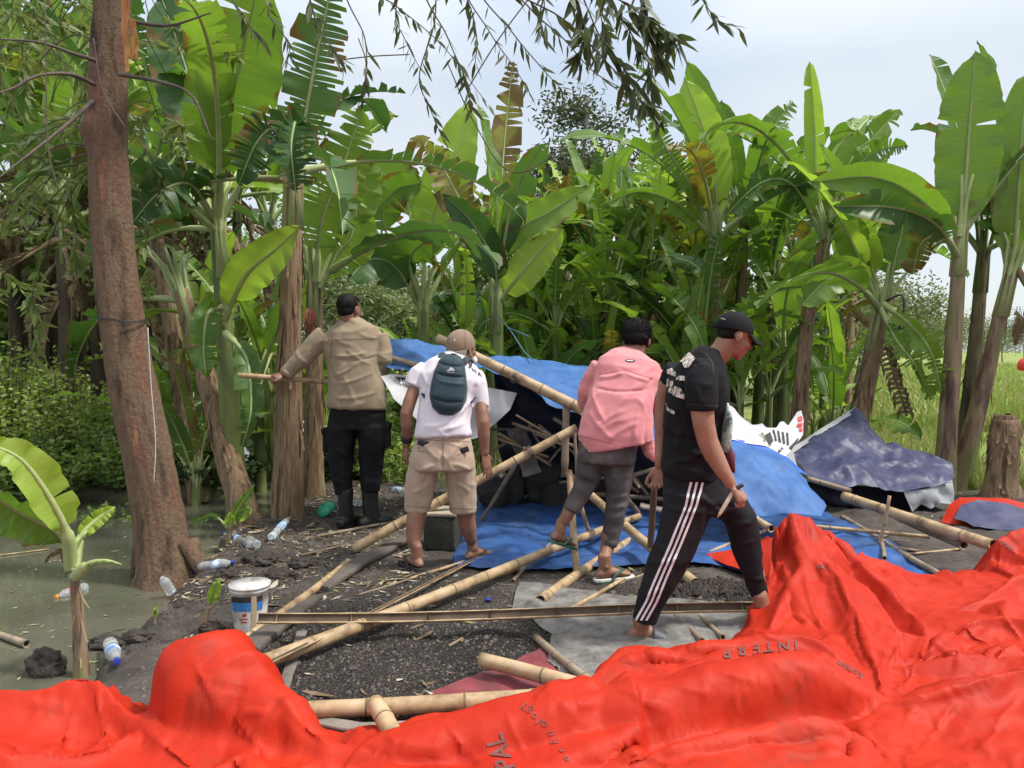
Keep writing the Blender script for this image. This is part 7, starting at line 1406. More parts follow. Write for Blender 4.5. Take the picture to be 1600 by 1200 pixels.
o, _ = sheet('back_tarpaulin', Pl([(772, 575, 7.25), (860, 580, 7.3), (980, 596, 7.35), (1120, 640, 7.3), (1135, 700, 7.2), (1130, 772, 7.3), (1000, 770, 7.2), (880, 772, 7.15), (800, 774, 7.1), (778, 700, 7.1)]), [Pl([(820, 600, 7.3), (830, 700, 7.0), (815, 760, 7.2)]), Pl([(900, 600, 7.3), (910, 700, 7.45), (900, 760, 7.1)]), Pl([(1010, 620, 7.3), (1000, 700, 7.0), (1010, 760, 7.25)])], M['void'], plane='XZ', noise_=(0.0140, 3.0, 0.0024, 10), seed=12)
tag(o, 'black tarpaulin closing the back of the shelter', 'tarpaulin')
o, bvw = sheet('banner', Pl([(595, 588, 5.7), (612, 584, 5.75), (660, 590, 5.85), (745, 602, 5.9), (808, 614, 5.92), (797, 640, 5.9), (776, 660, 5.88), (745, 684, 5.86), (705, 690, 5.85), (668, 672, 5.8), (640, 645, 5.75), (615, 622, 5.7)]), [Pl(l) for l in [[(612, 592, 5.82), (650, 625, 5.80), (700, 660, 5.84)], [(745, 612, 5.95), (780, 630, 5.9), (770, 655, 5.84)], [(740, 620, 5.8), (745, 670, 5.92)]]], M['white_sheet'], plane='XZ', noise_=(0.0070, 4.0, 0.0012, 12), seed=13)
tag(o, 'old white printed banner hung under the roof beam, dark lettered band at its left', 'banner')
for q in (decal('printed_band', [[(616, 588), (662, 592), (668, 618), (655, 614), (636, 604)]], bvw, M['teal'], o, .006), decal('lettering', glyphs('MEN', (625, 600), (9.5, 2.6), (-.5, -13), bold=True), bvw, M['ink_white'], o, .010, 3.)): pass
# --- heap at right: raised blue sheet, white cloth, printed banners, indigo tarpaulin
hy = lambda L: Pl(L)
o, _ = sheet('tarpaulin', hy([(1095, 686, 5.95), (1130, 686, 6.0), (1180, 697, 6.0), (1222, 712, 5.95), (1256, 745, 5.9), (1290, 792, 5.55), (1284, 806, 5.42), (1255, 803, 5.38), (1225, 800, 5.36), (1190, 806, 5.32), (1168, 812, 5.28), (1150, 796, 5.3), (1100, 790, 5.35)]), [hy(l) for l in [[(1130, 700, 5.85), (1180, 712, 5.8), (1240, 724, 5.85)], [(1110, 722, 5.72), (1180, 724, 5.68), (1245, 735, 5.8)], [(1150, 760, 5.48), (1200, 755, 5.52), (1270, 775, 5.6)], [(1180, 790, 5.36), (1230, 785, 5.42)]]], M['blue_tarp'], facets=((.2, .022), (.09, .011), (.05, .004)), crumple=.010, res=.022, sm=1, noise_=(0.0070, 4.0, 0.0016, 12), seed=15)
tag(o, 'pale blue tarpaulin sheet sloping over rubble to the right of the man in black', 'tarpaulin')
o, _ = sheet('tarpaulin', hy([(1095, 680, 6.12), (1135, 684, 6.12), (1185, 694, 6.12), (1232, 716, 6.05), (1262, 742, 5.96), (1240, 734, 5.92), (1180, 716, 5.84), (1130, 712, 5.82), (1095, 712, 5.84)]), [hy([(1110, 700, 6.0), (1170, 706, 5.98), (1225, 722, 5.95)])], M['blue_bright'], noise_=(0.0042, 4.0, 0.0012, 12), seed=16)
tag(o, 'brighter royal blue strip of tarpaulin lying on top of the pale blue one', 'tarpaulin')
o, _ = sheet('cloth', hy([(1085, 585, 6.7), (1131, 624, 6.75), (1150, 643, 6.8), (1176, 662, 6.85), (1191, 661, 6.85), (1202, 672, 6.6), (1216, 690, 6.3), (1200, 698, 6.1), (1165, 692, 6.08), (1120, 686, 6.1), (1085, 690, 6.1)]), [hy(l) for l in [[(1131, 640, 6.6), (1150, 668, 6.3), (1160, 690, 6.15)], [(1150, 650, 6.6), (1185, 668, 6.5), (1200, 690, 6.2)], [(1130, 670, 6.4), (1170, 672, 6.3), (1190, 680, 6.25)]]], M['lilac_sheet'], crumple=.012, plane='XZ', noise_=(0.0098, 4.0, 0.0016, 12), seed=17)
tag(o, 'lilac-white cloth stretched up behind the man in black', 'cloth')
o, bvn = sheet('banner', hy([(1165, 694, 6.15), (1178, 680, 6.3), (1192, 668, 6.45), (1212, 668, 6.6), (1220, 657, 6.7), (1232, 664, 6.75), (1245, 645, 6.85), (1252, 642, 6.85), (1256, 655, 6.8), (1254, 680, 6.6), (1240, 700, 6.3), (1228, 712, 6.1), (1200, 706, 6.1)]), [hy(l) for l in [[(1192, 690, 6.15), (1205, 676, 6.35), (1225, 672, 6.5), (1240, 668, 6.6)], [(1215, 700, 6.1), (1222, 685, 6.3), (1245, 672, 6.6)], [(1180, 690, 6.2), (1200, 690, 6.25)]]], M['white_sheet'], noise_=(0.0140, 6.0, 0.0024, 16), seed=18)
tag(o, 'crumpled printed banner with red and black lettering on top of the rubble', 'banner')
decal('lettering', [[(1246, 652), (1255, 650), (1256, 658), (1247, 660)], [(1246, 663), (1256, 661), (1256, 667), (1246, 668)], [(1248, 670), (1256, 669), (1255, 675), (1248, 675)]], bvn, mat('red_print', [(.5, .02, .03), (.6, .04, .05)], 9, rough=.6, bump=0), o, .008, 3.)
decal('printed_stripes', [[(1207+i*7, 672+i*1.5), (1210+i*7, 673+i*1.5), (1214+i*6, 690+i*2), (1211+i*6, 690+i*2)] for i in range(4)]+glyphs('EA', (1217, 708), (6, -5), (-3, -6), bold=True)+[[(1196, 680), (1203, 676), (1208, 690), (1202, 698), (1198, 690)], [(1232, 700), (1246, 685), (1247, 688), (1236, 704)]], bvn, M['ink'], o, .008, 3.)
decal('patterned_patch', [[(1172, 692), (1180, 682), (1192, 676), (1196, 684), (1196, 700), (1180, 697)]], bvn, mat('camo_print', [(.3, (.07, .08, .05)), (.5, (.22, .23, .17)), (.65, (.5, .5, .42))], 14, rough=.7, bump=0), o, .007, 3.)
indO = P(1340, 720, 6.9)
top_ = [(1236, 706, 7.0), (1262, 690, 7.25), (1300, 664, 7.5), (1336, 640, 7.7), (1346, 644, 7.7), (1362, 668, 7.6), (1384, 699, 7.35), (1400, 694, 7.3), (1440, 703, 7.2), (1488, 722, 7.0), (1493, 742, 6.85), (1486, 752, 6.7), (1450, 762, 6.6), (1415, 768, 6.55), (1385, 767, 6.55), (1350, 757, 6.55), (1325, 760, 6.45), (1290, 757, 6.4), (1262, 745, 6.5), (1252, 725, 6.7)]
o, _ = sheet('tarpaulin', hy(top_), [hy(l) for l in [[(1250, 712, 6.95), (1285, 712, 6.95), (1330, 706, 6.98), (1384, 702, 7.15)], [(1336, 644, 7.65), (1350, 672, 7.35), (1384, 700, 7.2)], [(1262, 742, 6.55), (1300, 735, 6.62), (1350, 722, 6.75), (1384, 702, 7.15), (1372, 730, 6.85), (1360, 755, 6.6)], [(1384, 702, 7.15), (1420, 728, 6.88), (1470, 740, 6.8)], [(1262, 722, 6.8), (1310, 720, 6.85), (1360, 712, 6.95)], [(1310, 664, 7.4), (1320, 690, 7.1)], [(1400, 755, 6.65), (1440, 735, 6.8), (1488, 735, 6.9)]]], M['indigo'], org=indO, facets=((.2, .034), (.09, .018), (.05, .007)), crumple=.010, res=.022, sm=1, noise_=(0.0098, 4.0, 0.0024, 12), seed=20)
tag(o, 'dark indigo tarpaulin thrown over a heap, rising to a peak at the field edge', 'tarpaulin')
q, _ = sheet('hem', hy([(1228, 704, 7.02), (1262, 684, 7.3), (1298, 660, 7.52), (1336, 636, 7.72), (1342, 640, 7.68), (1300, 667, 7.45), (1262, 692, 7.2), (1240, 708, 6.95), (1250, 745, 6.5), (1240, 738, 6.55), (1222, 722, 6.8)]), [], M['silver'], parent=o, noise_=(0.0028, 6.0, 0.0008, 16), seed=21)
q, _ = sheet('underside', hy([(1412, 769, 6.56), (1450, 763, 6.62), (1488, 750, 6.72), (1492, 770, 6.7), (1491, 788, 6.68), (1470, 786, 6.62), (1455, 795, 6.6), (1440, 788, 6.62), (1425, 800, 6.56)]), [hy([(1430, 768, 6.62), (1440, 785, 6.56)]), hy([(1448, 766, 6.56), (1458, 790, 6.68)]), hy([(1465, 762, 6.7), (1472, 784, 6.56)]), hy([(1478, 756, 6.62), (1484, 784, 6.72)])], M['silver'], parent=o, plane='XZ', noise_=(0.0042, 6.0, 0.0012, 16), seed=22)
o, _ = sheet('void_sheet', hy([(1262, 752, 6.75), (1330, 758, 6.8), (1420, 765, 6.85), (1475, 760, 6.9), (1470, 800, 6.72), (1400, 806, 6.7), (1320, 800, 6.75), (1270, 790, 6.75)]), [hy([(1340, 765, 6.8), (1335, 795, 6.6)])], M['void'], plane='XZ', noise_=(0.0140, 4.0, 0.0024, 12), seed=23)  # black sheet added for the dark void below the indigo tarpaulin
tag(o, 'black sheet standing in for the shade under the indigo tarpaulin', 'plastic sheet')
o, _ = sheet('tarpaulin', hy([(1470, 815, 6.1), (1482, 790, 6.3), (1500, 777, 6.4), (1560, 778, 6.4), (1620, 790, 6.4), (1680, 830, 6.0), (1600, 836, 5.85), (1520, 830, 5.9)]), [hy(l) for l in [[(1490, 800, 6.15), (1510, 786, 6.22), (1560, 790, 6.2), (1640, 808, 6.1)], [(1510, 815, 6.0), (1560, 812, 6.02)]]], M['red_tarp'], noise_=(0.0056, 5.0, 0.0016, 15), seed=24)
tag(o, 'end of a red tarpaulin bunched at the right edge beside the stump', 'tarpaulin')
q, _ = sheet('lining', [p+V(0, -.02, .02) for p in hy([(1488, 812, 6.02), (1500, 790, 6.2), (1530, 783, 6.22), (1570, 790, 6.2), (1640, 812, 6.0), (1590, 832, 5.8), (1520, 826, 5.86)])], [], M['indigo'], parent=o, noise_=(0.0070, 5.0, 0.0016, 15), seed=25)
# red corner lying on the blue sheet behind the walking man
o, _ = sheet('tarpaulin_corner', [p+V(0, 0, 0) for p in [G(1103, 868, .05), G(1130, 862, .05), G(1160, 855, .06), G(1200, 838, .12), G(1230, 850, .2), G(1215, 905, .12), G(1170, 893, .05), G(1135, 884, .05)]], [[G(1130, 872, .07), G(1180, 862, .10), G(1210, 860, .16)]], M['red_tarp'], parent=ro, noise_=(0.0042, 6.0, 0.0012, 16), seed=26)
# lettering on the red tarpaulin
tl = glyphs('RPAL', (838, 1218), (-9, -40), (-46, 12), bold=True)
decal('lettering', glyphs('ARPAL', (822, 1245), (-13, -34), (-40, 10), bold=True), bvr, M['ink_grey'], ro, .004, 5.)
for i, ch in enumerate('echnology'):
    a = [(880, 1184, 8, -6), (877, 1170, 3, -12), (869, 1155, -1, -14), (862, 1141, -3, -14), (852, 1126, -5, -13), (845, 1118, -5, -8), (838, 1112, -8, -10), (829, 1102, -9, -8), (819, 1096, -11, -5)][i]
    s_ = 19/math.hypot(a[2], a[3]); ux = (a[2]*s_, a[3]*s_); uy = (ux[1]*1.0, -ux[0]*1.0); decal('lettering', glyphs(ch, (a[0]+4, a[1]+8), ux, uy), bvr, M['ink_grey'], ro, .004, 4.)
for ch, x, y in (('I', 1246, 1000), ('N', 1234, 1002), ('T', 1208, 1004), ('E', 1188, 1006), ('R', 1166, 1009), ('P', 1142, 1013)): decal('lettering', glyphs(ch, (x, y), (-25, 3.6), (1.5, 22), bold=True), bvr, M['ink_grey'], ro, .005, 4.)
decal('lettering', glyphs('Korean', (1350, 1054), (-13.5, -7.5), (-6, 13)), bvr, M['ink_grey'], ro, .004, 4.)
decal('lettering', glyphs('VIER', (1560, 850), (14, 8), (-4, -14)), bvr, M['ink_grey'], ro, .004, 4.)
decal('lettering', glyphs('AL', (1278, 888), (16, 5), (-3, -12), bold=True), bvr, M['ink_grey'], ro, .004, 4.)

# ------------------------------------------------------------------ bamboo
M['bamboo'] = mat('dry_bamboo', [(.30, (.09, .06, .035)), (.39, (.22, .15, .08)), (.5, (.37, .26, .14)), (.68, (.48, .36, .22))], 8, (1, 1, 1), rvar=.12, rough=.5, bump=.25, bscale=30, bdist=.004)
M['bamboo_old'] = mat('weathered_bamboo', [(.3, (.10, .075, .05)), (.5, (.24, .18, .12)), (.7, (.34, .27, .19))], 5, rough=.7, bump=.35, bscale=30, bdist=.004)
M['bamboo_node'] = mat('bamboo_node_ring', [(.10, .065, .035), (.2, .14, .08)], 20, rough=.7, bump=.2)
M['bamboo_in'] = mat('bamboo_inside', [(.05, .032, .018), (.11, .075, .045)], 9, rough=.8, bump=.2)
M['wood_grey'] = mat('grey_wood', [(.3, (.07, .06, .05)), (.5, (.16, .14, .12)), (.7, (.27, .24, .20))], 4, (1, 1, 1), rough=.85, bump=.6, bscale=24)
M['wood_dark'] = mat('dark_wet_timber', [(.3, (.055, .047, .04)), (.6, (.12, .10, .085))], 4, rough=.7, bump=.6, bscale=20)
def pole(label, a, b, ra, rb=None, m_='bamboo', node=.33, bow=.0, group='bamboo poles of the shelter', name='bamboo_pole', split=False, seed=0, cat='bamboo pole', side=(0, 0, 1)):
    rr = random.Random(seed+int(abs(a[0])*997)); rb = ra if rb is None else rb; a, b = Vector(a), Vector(b); L = (b-a).length; d = (b-a)/L; n = max(8, int(L/.05)); K = 14
    s = d.cross(Vector(side)); s = s.normalized() if s.length > .1 else d.cross(V(1, 0, 0)).normalized(); u = s.cross(d)
    nodes_ = []; x = rr.uniform(.05, node)
    while x < L-.03: nodes_.append(x); x += node*rr.uniform(.8, 1.15)
    st = sorted(set([i*L/n for i in range(n+1)]+[x+dx for x in nodes_ for dx in (-.014, -.005, 0, .005, .012) if 0 < x+dx < L])); vs, fs, mi = [], [], []
    bd = rr.uniform(-1, 1); 
    def ctr(x): q = x/L; return a+d*x+u*(bow*math.sin(q*math.pi))+s*(.006*L*math.sin(q*5+bd*3))
    def rad(x, th):
        r_ = ra+(rb-ra)*x/L; k = 1+.02*math.sin(th*2+bd)
        for nx_ in nodes_:
            e = abs(x-nx_)
            if e < .014: k += .10*(1-e/.014)-.06*(e < .003)
        return r_*k
    if not split:
        for x in st:
            c = ctr(x); vs += [c+(s*math.cos(2*math.pi*j/K)+u*math.sin(2*math.pi*j/K))*rad(x, 2*math.pi*j/K) for j in range(K)]
        m = len(st)
        for i in range(m-1):
            for j in range(K): p, q = i*K+j, i*K+(j+1) % K; fs.append([p, p+K, q+K, q]); mi.append(2 if any(abs((st[i]+st[i+1])/2-nx_) < .004 for nx_ in nodes_) else 0)
        for e, base in ((0, 0), (1, (m-1)*K)):      # wall thickness and the hollow end
            c = ctr(st[0] if e == 0 else st[-1]); k0 = len(vs); vs += [c+(vs[base+j]-c)*.74 for j in range(K)]; k1 = len(vs); vs += [c+(vs[base+j]-c)*.70+d*(.05 if e == 0 else -.05) for j in range(K)]
            for j in range(K):
                j2 = (j+1) % K; fs.append([base+j, base+j2, k0+j2, k0+j]); mi.append(0); fs.append([k0+j, k0+j2, k1+j2, k1+j]); mi.append(1)
            fs.append([k1+j for j in range(K)]); mi.append(1)
    else:
        J = 9
        for x in st:
            c = ctr(x); r_ = rad(x, 0); vs += [c+(s*math.cos(math.pi*j/J)-u*math.sin(math.pi*j/J))*r_ for j in range(J+1)]+[c+(s*math.cos(math.pi*(J-j)/J)-u*math.sin(math.pi*(J-j)/J))*r_*.8 for j in range(J+1)]
        W_ = 2*J+2
        for i in range(len(st)-1):
            for j in range(W_): p, q = i*W_+j, i*W_+(j+1) % W_; fs.append([p, p+W_, q+W_, q]); mi.append(1 if J < j < W_-1 else 0)
        fs.append(list(range(W_))); mi.append(0); fs.append([(len(st)-1)*W_+j for j in range(W_)]); mi.append(0)
        for nx_ in nodes_:
            c = ctr(nx_); k0 = len(vs); vs += [c+(s*math.cos(math.pi*j/J)-u*math.sin(math.pi*j/J))*ra*.85 for j in range(J+1)]; fs.append([k0+j for j in range(J+1)]); mi.append(0)
    me = mesh(name, vs, fs, True, mi=mi, org=a); o = link(name, me, [M[m_], M['bamboo_in'], M['bamboo_node']], loc=a); tag(o, label, cat, group); return o
def pg(px, py, r_): p = GP(px, py+0); return GP(px, py+r_*F/max(.5, p.y)*.8, r_*.9)       # rests on the ground
g_ = 'bamboo poles lying about the shelter'
pole('long pale bamboo pole rising from the mud behind the legs of the man in white', pg(553, 858, .036), P(900, 668, 5.5), .037, .031, group=g_, seed=1)
pole('thick bamboo roof beam along the front edge of the blue roof', P(684, 528, 6.05), P(912, 641, 5.66), .038, .044, group=g_, seed=2)
pole('second roof beam bamboo lashed below the first, ending behind the backpack', P(600, 556, 6.05), P(760, 602, 5.9), .022, .026, m_='bamboo_old', group=g_, seed=3)
pole('thin horizontal bamboo pole the uniformed man grips across the stripped stem', P(371, 586, 5.93), P(516, 597, 6.15), .022, .020, group=g_, seed=4)
pole('longest bamboo pole on the gravel, thick, coming out from under the red tarpaulin', V(pg(412, 1046, .036).x, pg(412, 1046, .036).y, .06), pg(1000, 818, .030)+V(0, 0, .05), .034, .028, group=g_, seed=5)
pole('thin split bamboo lath lying along the longest pole', G(405, 1040, .10), pg(806, 843, .012), .013, .016, group=g_, seed=6, split=True, node=.4)
pole('split bamboo half lying level across the gravel in front of the paint bucket', G(402, 964, .12), G(1182, 950, .10), .030, .030, group=g_, seed=7, split=True, node=.36, side=(0, -.55, 1))
pole('thinner bamboo pole on the mud pointing at the stone curb, left of the split half', pg(372, 1012, .026), pg(545, 878, .022), .026, .021, group=g_, seed=8)
pole('bamboo pole lying level at the bottom, its left end near the red tarpaulin fold', G(474, 1109, .035), G(880, 1090, .035), .033, .036, group=g_, seed=9)
pole('short thick bamboo stub pointing at the viewer, resting on the level bottom pole', G(587, 1098, .12), G(620, 1160, .10), .032, .033, group=g_, seed=10, node=.2)
pole('cut bamboo end sticking out of the red tarpaulin, pointing left', G(752, 1031, .06), G(960, 1085, .05), .031, .034, group=g_, seed=11)
pole('dark thin bamboo piece crossing the grey sheet beside the cut end', pg(836, 996, .018), G(930, 1072, .04), .018, .019, m_='bamboo_old', group=g_, seed=12, node=.16)
pole('hollow ended bamboo pole lying from the blue sheet to the grey one', pg(843, 938, .030), pg(1048, 806, .026), .031, .027, group=g_, seed=13)
pole('nearly upright bamboo pole standing in front of the lifted foot of the man in pink', P(903, 905, 4.72), P(888, 735, 5.05), .024, .022, group=g_, seed=14)
pole('thin bamboo strut behind the upright one, leaning right', pg(925, 846, .016), P(893, 742, 5.4), .016, .016, group=g_, seed=15)
pole('diagonal bamboo pole running down to the soil beside the striped trousers', P(918, 770, 5.6), pg(1084, 912, .030), .030, .033, group=g_, seed=16)
pole('short dark bamboo end poking out inside the shelter right of the jeans', pg(1000, 806, .025), P(972, 772, 6.1), .026, .028, m_='bamboo_old', group=g_, seed=17)
pole('thin pale lath leading left from the heap behind the knee of the man in black', pg(1076, 876, .01), G(1196, 828, .10), .012, .013, group=g_, seed=18)
pole('thin bent stick on the soil in front of the green flip-flop', pg(955, 917, .008), pg(1022, 893, .009), .009, .010, m_='bamboo', group=g_, seed=19)
pole('slim dark branch propped between the groundsheet and the long pole', pg(750, 816, .014), P(822, 700, 5.6), .014, .016, m_='bamboo_old', group=g_, seed=20, node=.5)
pole('thick bamboo pole at right, resting on the red tarpaulin', P(1318, 776, 5.9), P(1552, 852, 4.62), .038, .036, group=g_, seed=21)
pole('bamboo pole just under the thick one at right, its cut end free', P(1400, 806, 5.6), P(1505, 852, 4.85), .032, .030, m_='bamboo_old', group=g_, seed=22)
pole('thin level bamboo cane across the blue sheet at right', G(1268, 822, .06), G(1452, 839, .05), .016, .014, group=g_, seed=23)
pole('knotty grey cane lying diagonally down the edge of the blue sheet at right', pg(1314, 808, .02), pg(1472, 900, .02), .019, .021, m_='bamboo_old', group=g_, seed=24, node=.2)
pole('short pale stick standing nearly upright among the canes at right', P(1390, 775, 5.2), G(1376, 848, .04), .011, .014, group=g_, seed=25)
pole('old cane lying below the upright stick at right', G(1376, 842, .04), G(1383, 872, .03), .015, .014, m_='bamboo_old', group=g_, seed=26)
pole('weathered stick sloping off the grey sheet into the red tarpaulin', pg(1036, 942, .014), G(1096, 1002, .03), .015, .016, m_='bamboo_old', group=g_, seed=27, node=.5)
pole('second weathered stick on the grey sheet, right of the first', pg(1085, 955, .012), G(1130, 996, .03), .013, .014, m_='bamboo_old', group=g_, seed=28, node=.5)
pole('thin stick lying by the black boots', pg(494, 838, .012), pg(642, 811, .014), .011, .013, m_='bamboo_old', group=g_, seed=29, node=.6)
pole('bamboo end poking from under the raised blue sheet at right', P(1172, 806, 5.4), P(1205, 826, 5.1), .026, .026, m_='bamboo', group=g_, seed=30)
pole('short pale bamboo end on the royal blue strip', P(1120, 700, 5.95), P(1166, 714, 5.85), .024, .024, group=g_, seed=31)
pole('old bamboo showing under the edge of the indigo tarpaulin', P(1262, 748, 6.2), P(1330, 768, 6.0), .022, .022, m_='bamboo_old', group=g_, seed=32)
pole('thin rail behind the boots, deep in the shelter', P(930, 772, 6.6), P(1060, 782, 6.5), .02, .02, m_='bamboo_old', group=g_, seed=33)
pole('dark split cane lying on the blue sheet under the lifted foot', pg(800, 908, .012), pg(862, 848, .014), .012, .014, m_='bamboo_old', group=g_, seed=34)
for lab, a, b, w_, h_, mm in (('squared timber post of the shelter, splintered at the foot', P(885, 632, 5.72), P(882, 745, 5.70), .055, .05, 'bamboo_old'), ('splintered lower piece of the broken post, leaning right', P(886, 738, 5.66), P(906, 800, 5.55), .035, .03, 'bamboo_old'), ('thin post beside the squared one', P(897, 668, 5.55), P(903, 760, 5.5), .025, .025, 'bamboo_old')):
    d = (b-a); L = d.length; q = d.to_track_quat('Z', 'Y').to_matrix(); mb = MB(); n = 9
    mb.loft([(a.lerp(b, i/n), w_/2*(1+.1*math.sin(i*2.1)), h_/2*(1+.1*math.cos(i*1.7))) for i in range(n+1)], 10, cap=.1, expo=4); o = mb.build('timber_post', M[mm], org=a); tag(o, lab, 'post', 'posts of the shelter')
def plank(label, pts, w_, t_, mm, name='plank', cat='plank', group='planks and boards'):
    mb = MB(); c = bez(pts, 16); mb.loft([(p, w_/2*(1+.06*math.sin(i*1.3)), t_/2) for i, p in enumerate(c)], 12, cap=.05, expo=6, ref=(1, 0, 0) if abs(c[-1].y-c[0].y) > abs(c[-1].x-c[0].x) else (0, 1, 0)); o = mb.build(name, M[mm], org=c[0]); return tag(o, label, cat, group)
plank('dark stone-grey timber running up the gravel edge toward the upright men', [GP(500, 925, .015), GP(560, 885, .018), GP(640, 842, .015)], .12, .045, 'wood_dark')
plank('nearer dark timber end beside the thin bamboo, in line with the longer one', [GP(385, 1022, .015), GP(430, 985, .018), GP(488, 938, .015)], .12, .045, 'wood_dark')
plank('narrow grey weathered lath poking out beneath the longest bamboo', [GP(442, 1082, .012), GP(472, 992, .015)], .05, .015, 'wood_grey')
plank('grey weathered board under the level bottom bamboo', [GP(478, 1128, .012), GP(560, 1142, .012), GP(640, 1140, .012)], .06, .02, 'wood_grey')
plank('pale board standing askew inside the shelter', [P(806, 668, 6.5), P(832, 742, 6.3)], .16, .02, 'wood_grey')
plank('narrow pale slat leaning in the shelter next to the askew board', [P(826, 664, 6.2), P(850, 705, 6.2)], .035, .02, 'wood_grey')
plank('second slat leaning in the shelter, further right', [P(845, 672, 6.25), P(868, 700, 6.2)], .03, .02, 'wood_grey')
plank('worn plank lying inside the shelter at the far right of the blue sheet', [P(1000, 790, 5.75), P(1048, 800, 5.7)], .14, .03, 'wood_grey')
rz = random.Random(91)
for i in range(22):
    x = rz.uniform(800, 1040); y = rz.uniform(655, 760); Y = rz.uniform(5.9, 6.6); a = rz.uniform(-1.2, 1.2); L = rz.uniform(25, 75)
    pole('thin dark stick in the jumble inside the shelter, %s from left' % ORD[0], P(x-L*math.cos(a), y-L*math.sin(a)*.6, Y), P(x+L*math.cos(a), y+L*math.sin(a)*.6, Y+rz.uniform(-.3, .3)), rz.uniform(.008, .018), m_=rz.choice(('bamboo_old', 'bamboo_old', 'bamboo')), group='sticks in the jumble inside the shelter', name='stick', cat='stick', node=.4)['sx'] = x
st_ = sorted([o for o in C.objects if 'sx' in o], key=lambda o: o['sx'])
for k, o in enumerate(st_): o['label'] = 'thin stick in the jumble inside the shelter, %s from left' % ORD[k]; del o['sx']
for i, (a, b, r_, lb) in enumerate([((640, 905), (742, 872), .010, 'thin lath by the left flip-flop of the man in white'), ((700, 1010), (792, 962), .008, 'thin twig on the gravel under the longest pole'), ((860, 968), (975, 905), .012, 'slender cane between hollow pole and split half'), ((1290, 870), (1395, 832), .012, 'slender cane on the blue sheet near the red peak'), ((1330, 845), (1440, 862), .010, 'second slender cane on the blue sheet at right'), ((560, 930), (640, 905), .007, 'twig on the gravel right of the dark timber'), ((1400, 868), (1500, 858), .009, 'thin twig on the soil left of the thick right pole'), ((330, 1062), (395, 1030), .012, 'stick on the mud behind the left red fold'), ((765, 905), (838, 880), .009, 'thin cane at the edge of the blue sheet'), ((470, 868), (545, 850), .008, 'twig on the bank below the green bowl')]):
    pole(lb, pg(*a, r_), pg(*b, r_), r_, m_='bamboo_old' if i % 2 else 'bamboo', group='thin sticks on the ground', name='stick', cat='stick', node=.5, seed=60+i)
# dark junk inside the shelter
rr = random.Random(77); M['junk'] = mat('dark_junk', [(.02, .018, .016), (.05, .045, .04)], 8, rough=.8, bump=.4)  # plain near-black colour for all the sacks
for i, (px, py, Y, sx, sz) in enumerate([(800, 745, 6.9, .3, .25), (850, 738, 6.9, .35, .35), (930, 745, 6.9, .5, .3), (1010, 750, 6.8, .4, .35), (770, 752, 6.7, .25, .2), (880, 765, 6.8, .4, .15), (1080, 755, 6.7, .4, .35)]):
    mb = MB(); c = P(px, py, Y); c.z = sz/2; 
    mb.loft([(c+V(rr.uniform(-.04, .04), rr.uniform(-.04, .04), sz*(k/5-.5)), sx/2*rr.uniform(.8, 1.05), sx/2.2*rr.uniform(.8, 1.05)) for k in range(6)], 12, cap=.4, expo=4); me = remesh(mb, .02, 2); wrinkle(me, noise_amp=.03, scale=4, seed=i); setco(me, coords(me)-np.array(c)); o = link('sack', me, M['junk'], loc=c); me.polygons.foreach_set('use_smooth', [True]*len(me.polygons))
    tag(o, 'near-black sack in the dark of the shelter, %s' % ['left of the askew board', 'behind the askew board', 'behind the knees in jeans', 'right of the pink shirt', 'at the far left', 'lowest, on the blue sheet', 'behind the man in black'][i], 'sack', 'sacks in the shelter')
# lashings
for lab, px, py, Y, r_ in (('dark twine lashing on the long pole near the post', 888, 674, 5.52, .036), ('dark twine lashing on the roof beam', 805, 590, 5.84, .042), ('twine lashing midway on the rising pole', 828, 706, 5.43, .037)):
    mb = MB(); c = P(px, py, Y); d = (P(900, 668, 5.5)-P(553, 858, 5.1)).normalized() if py > 600 and px != 805 else (P(912, 641, 5.66)-P(684, 528, 6.05)).normalized(); s = d.cross(V(0, 0, 1)).normalized(); u = s.cross(d)
    for k in range(4): mb.tube([c+d*(k-1.5)*.009+(s*math.cos(t*math.pi/6)+u*math.sin(t*math.pi/6))*(r_+.004) for t in range(13)], .0035, 5)
    tag(mb.build('lashing', M['wood_dark'], org=c), lab, 'lashing', 'twine lashings')
mb = MB(); mb.tube(bez([P(778, 493, 8.7), P(800, 520, 8.2), P(818, 548, 7.6), P(832, 562, 7.2)], 10), .006, 5); mb.tube([P(795, 512, 8.3), P(826, 526, 8.0)], .005, 5); tag(mb.build('rope', mat('blue_rope', [(.05, .16, .22), (.09, .25, .3)], 9, rough=.7, bump=0), org=P(778, 493, 8.7)), 'thin blue guy rope from a banana stem to the roof tarpaulin', 'rope')
mb = MB(); rr = random.Random(4)
for k in range(9): a = P(484+rr.uniform(-6, 8), 478+rr.uniform(0, 40), 7.18); mb.tube([a, a+V(rr.uniform(-.05, .05), -.02, -.08), a+V(rr.uniform(-.06, .06), -.02, -.2)], .006, 5)
tag(mb.build('string', mat('red_string', [(.3, .04, .04), (.4, .08, .07)], 9, rough=.7, bump=0), org=P(486, 500, 7.2)), 'tangle of red plastic string tied to the second brown stem', 'string')

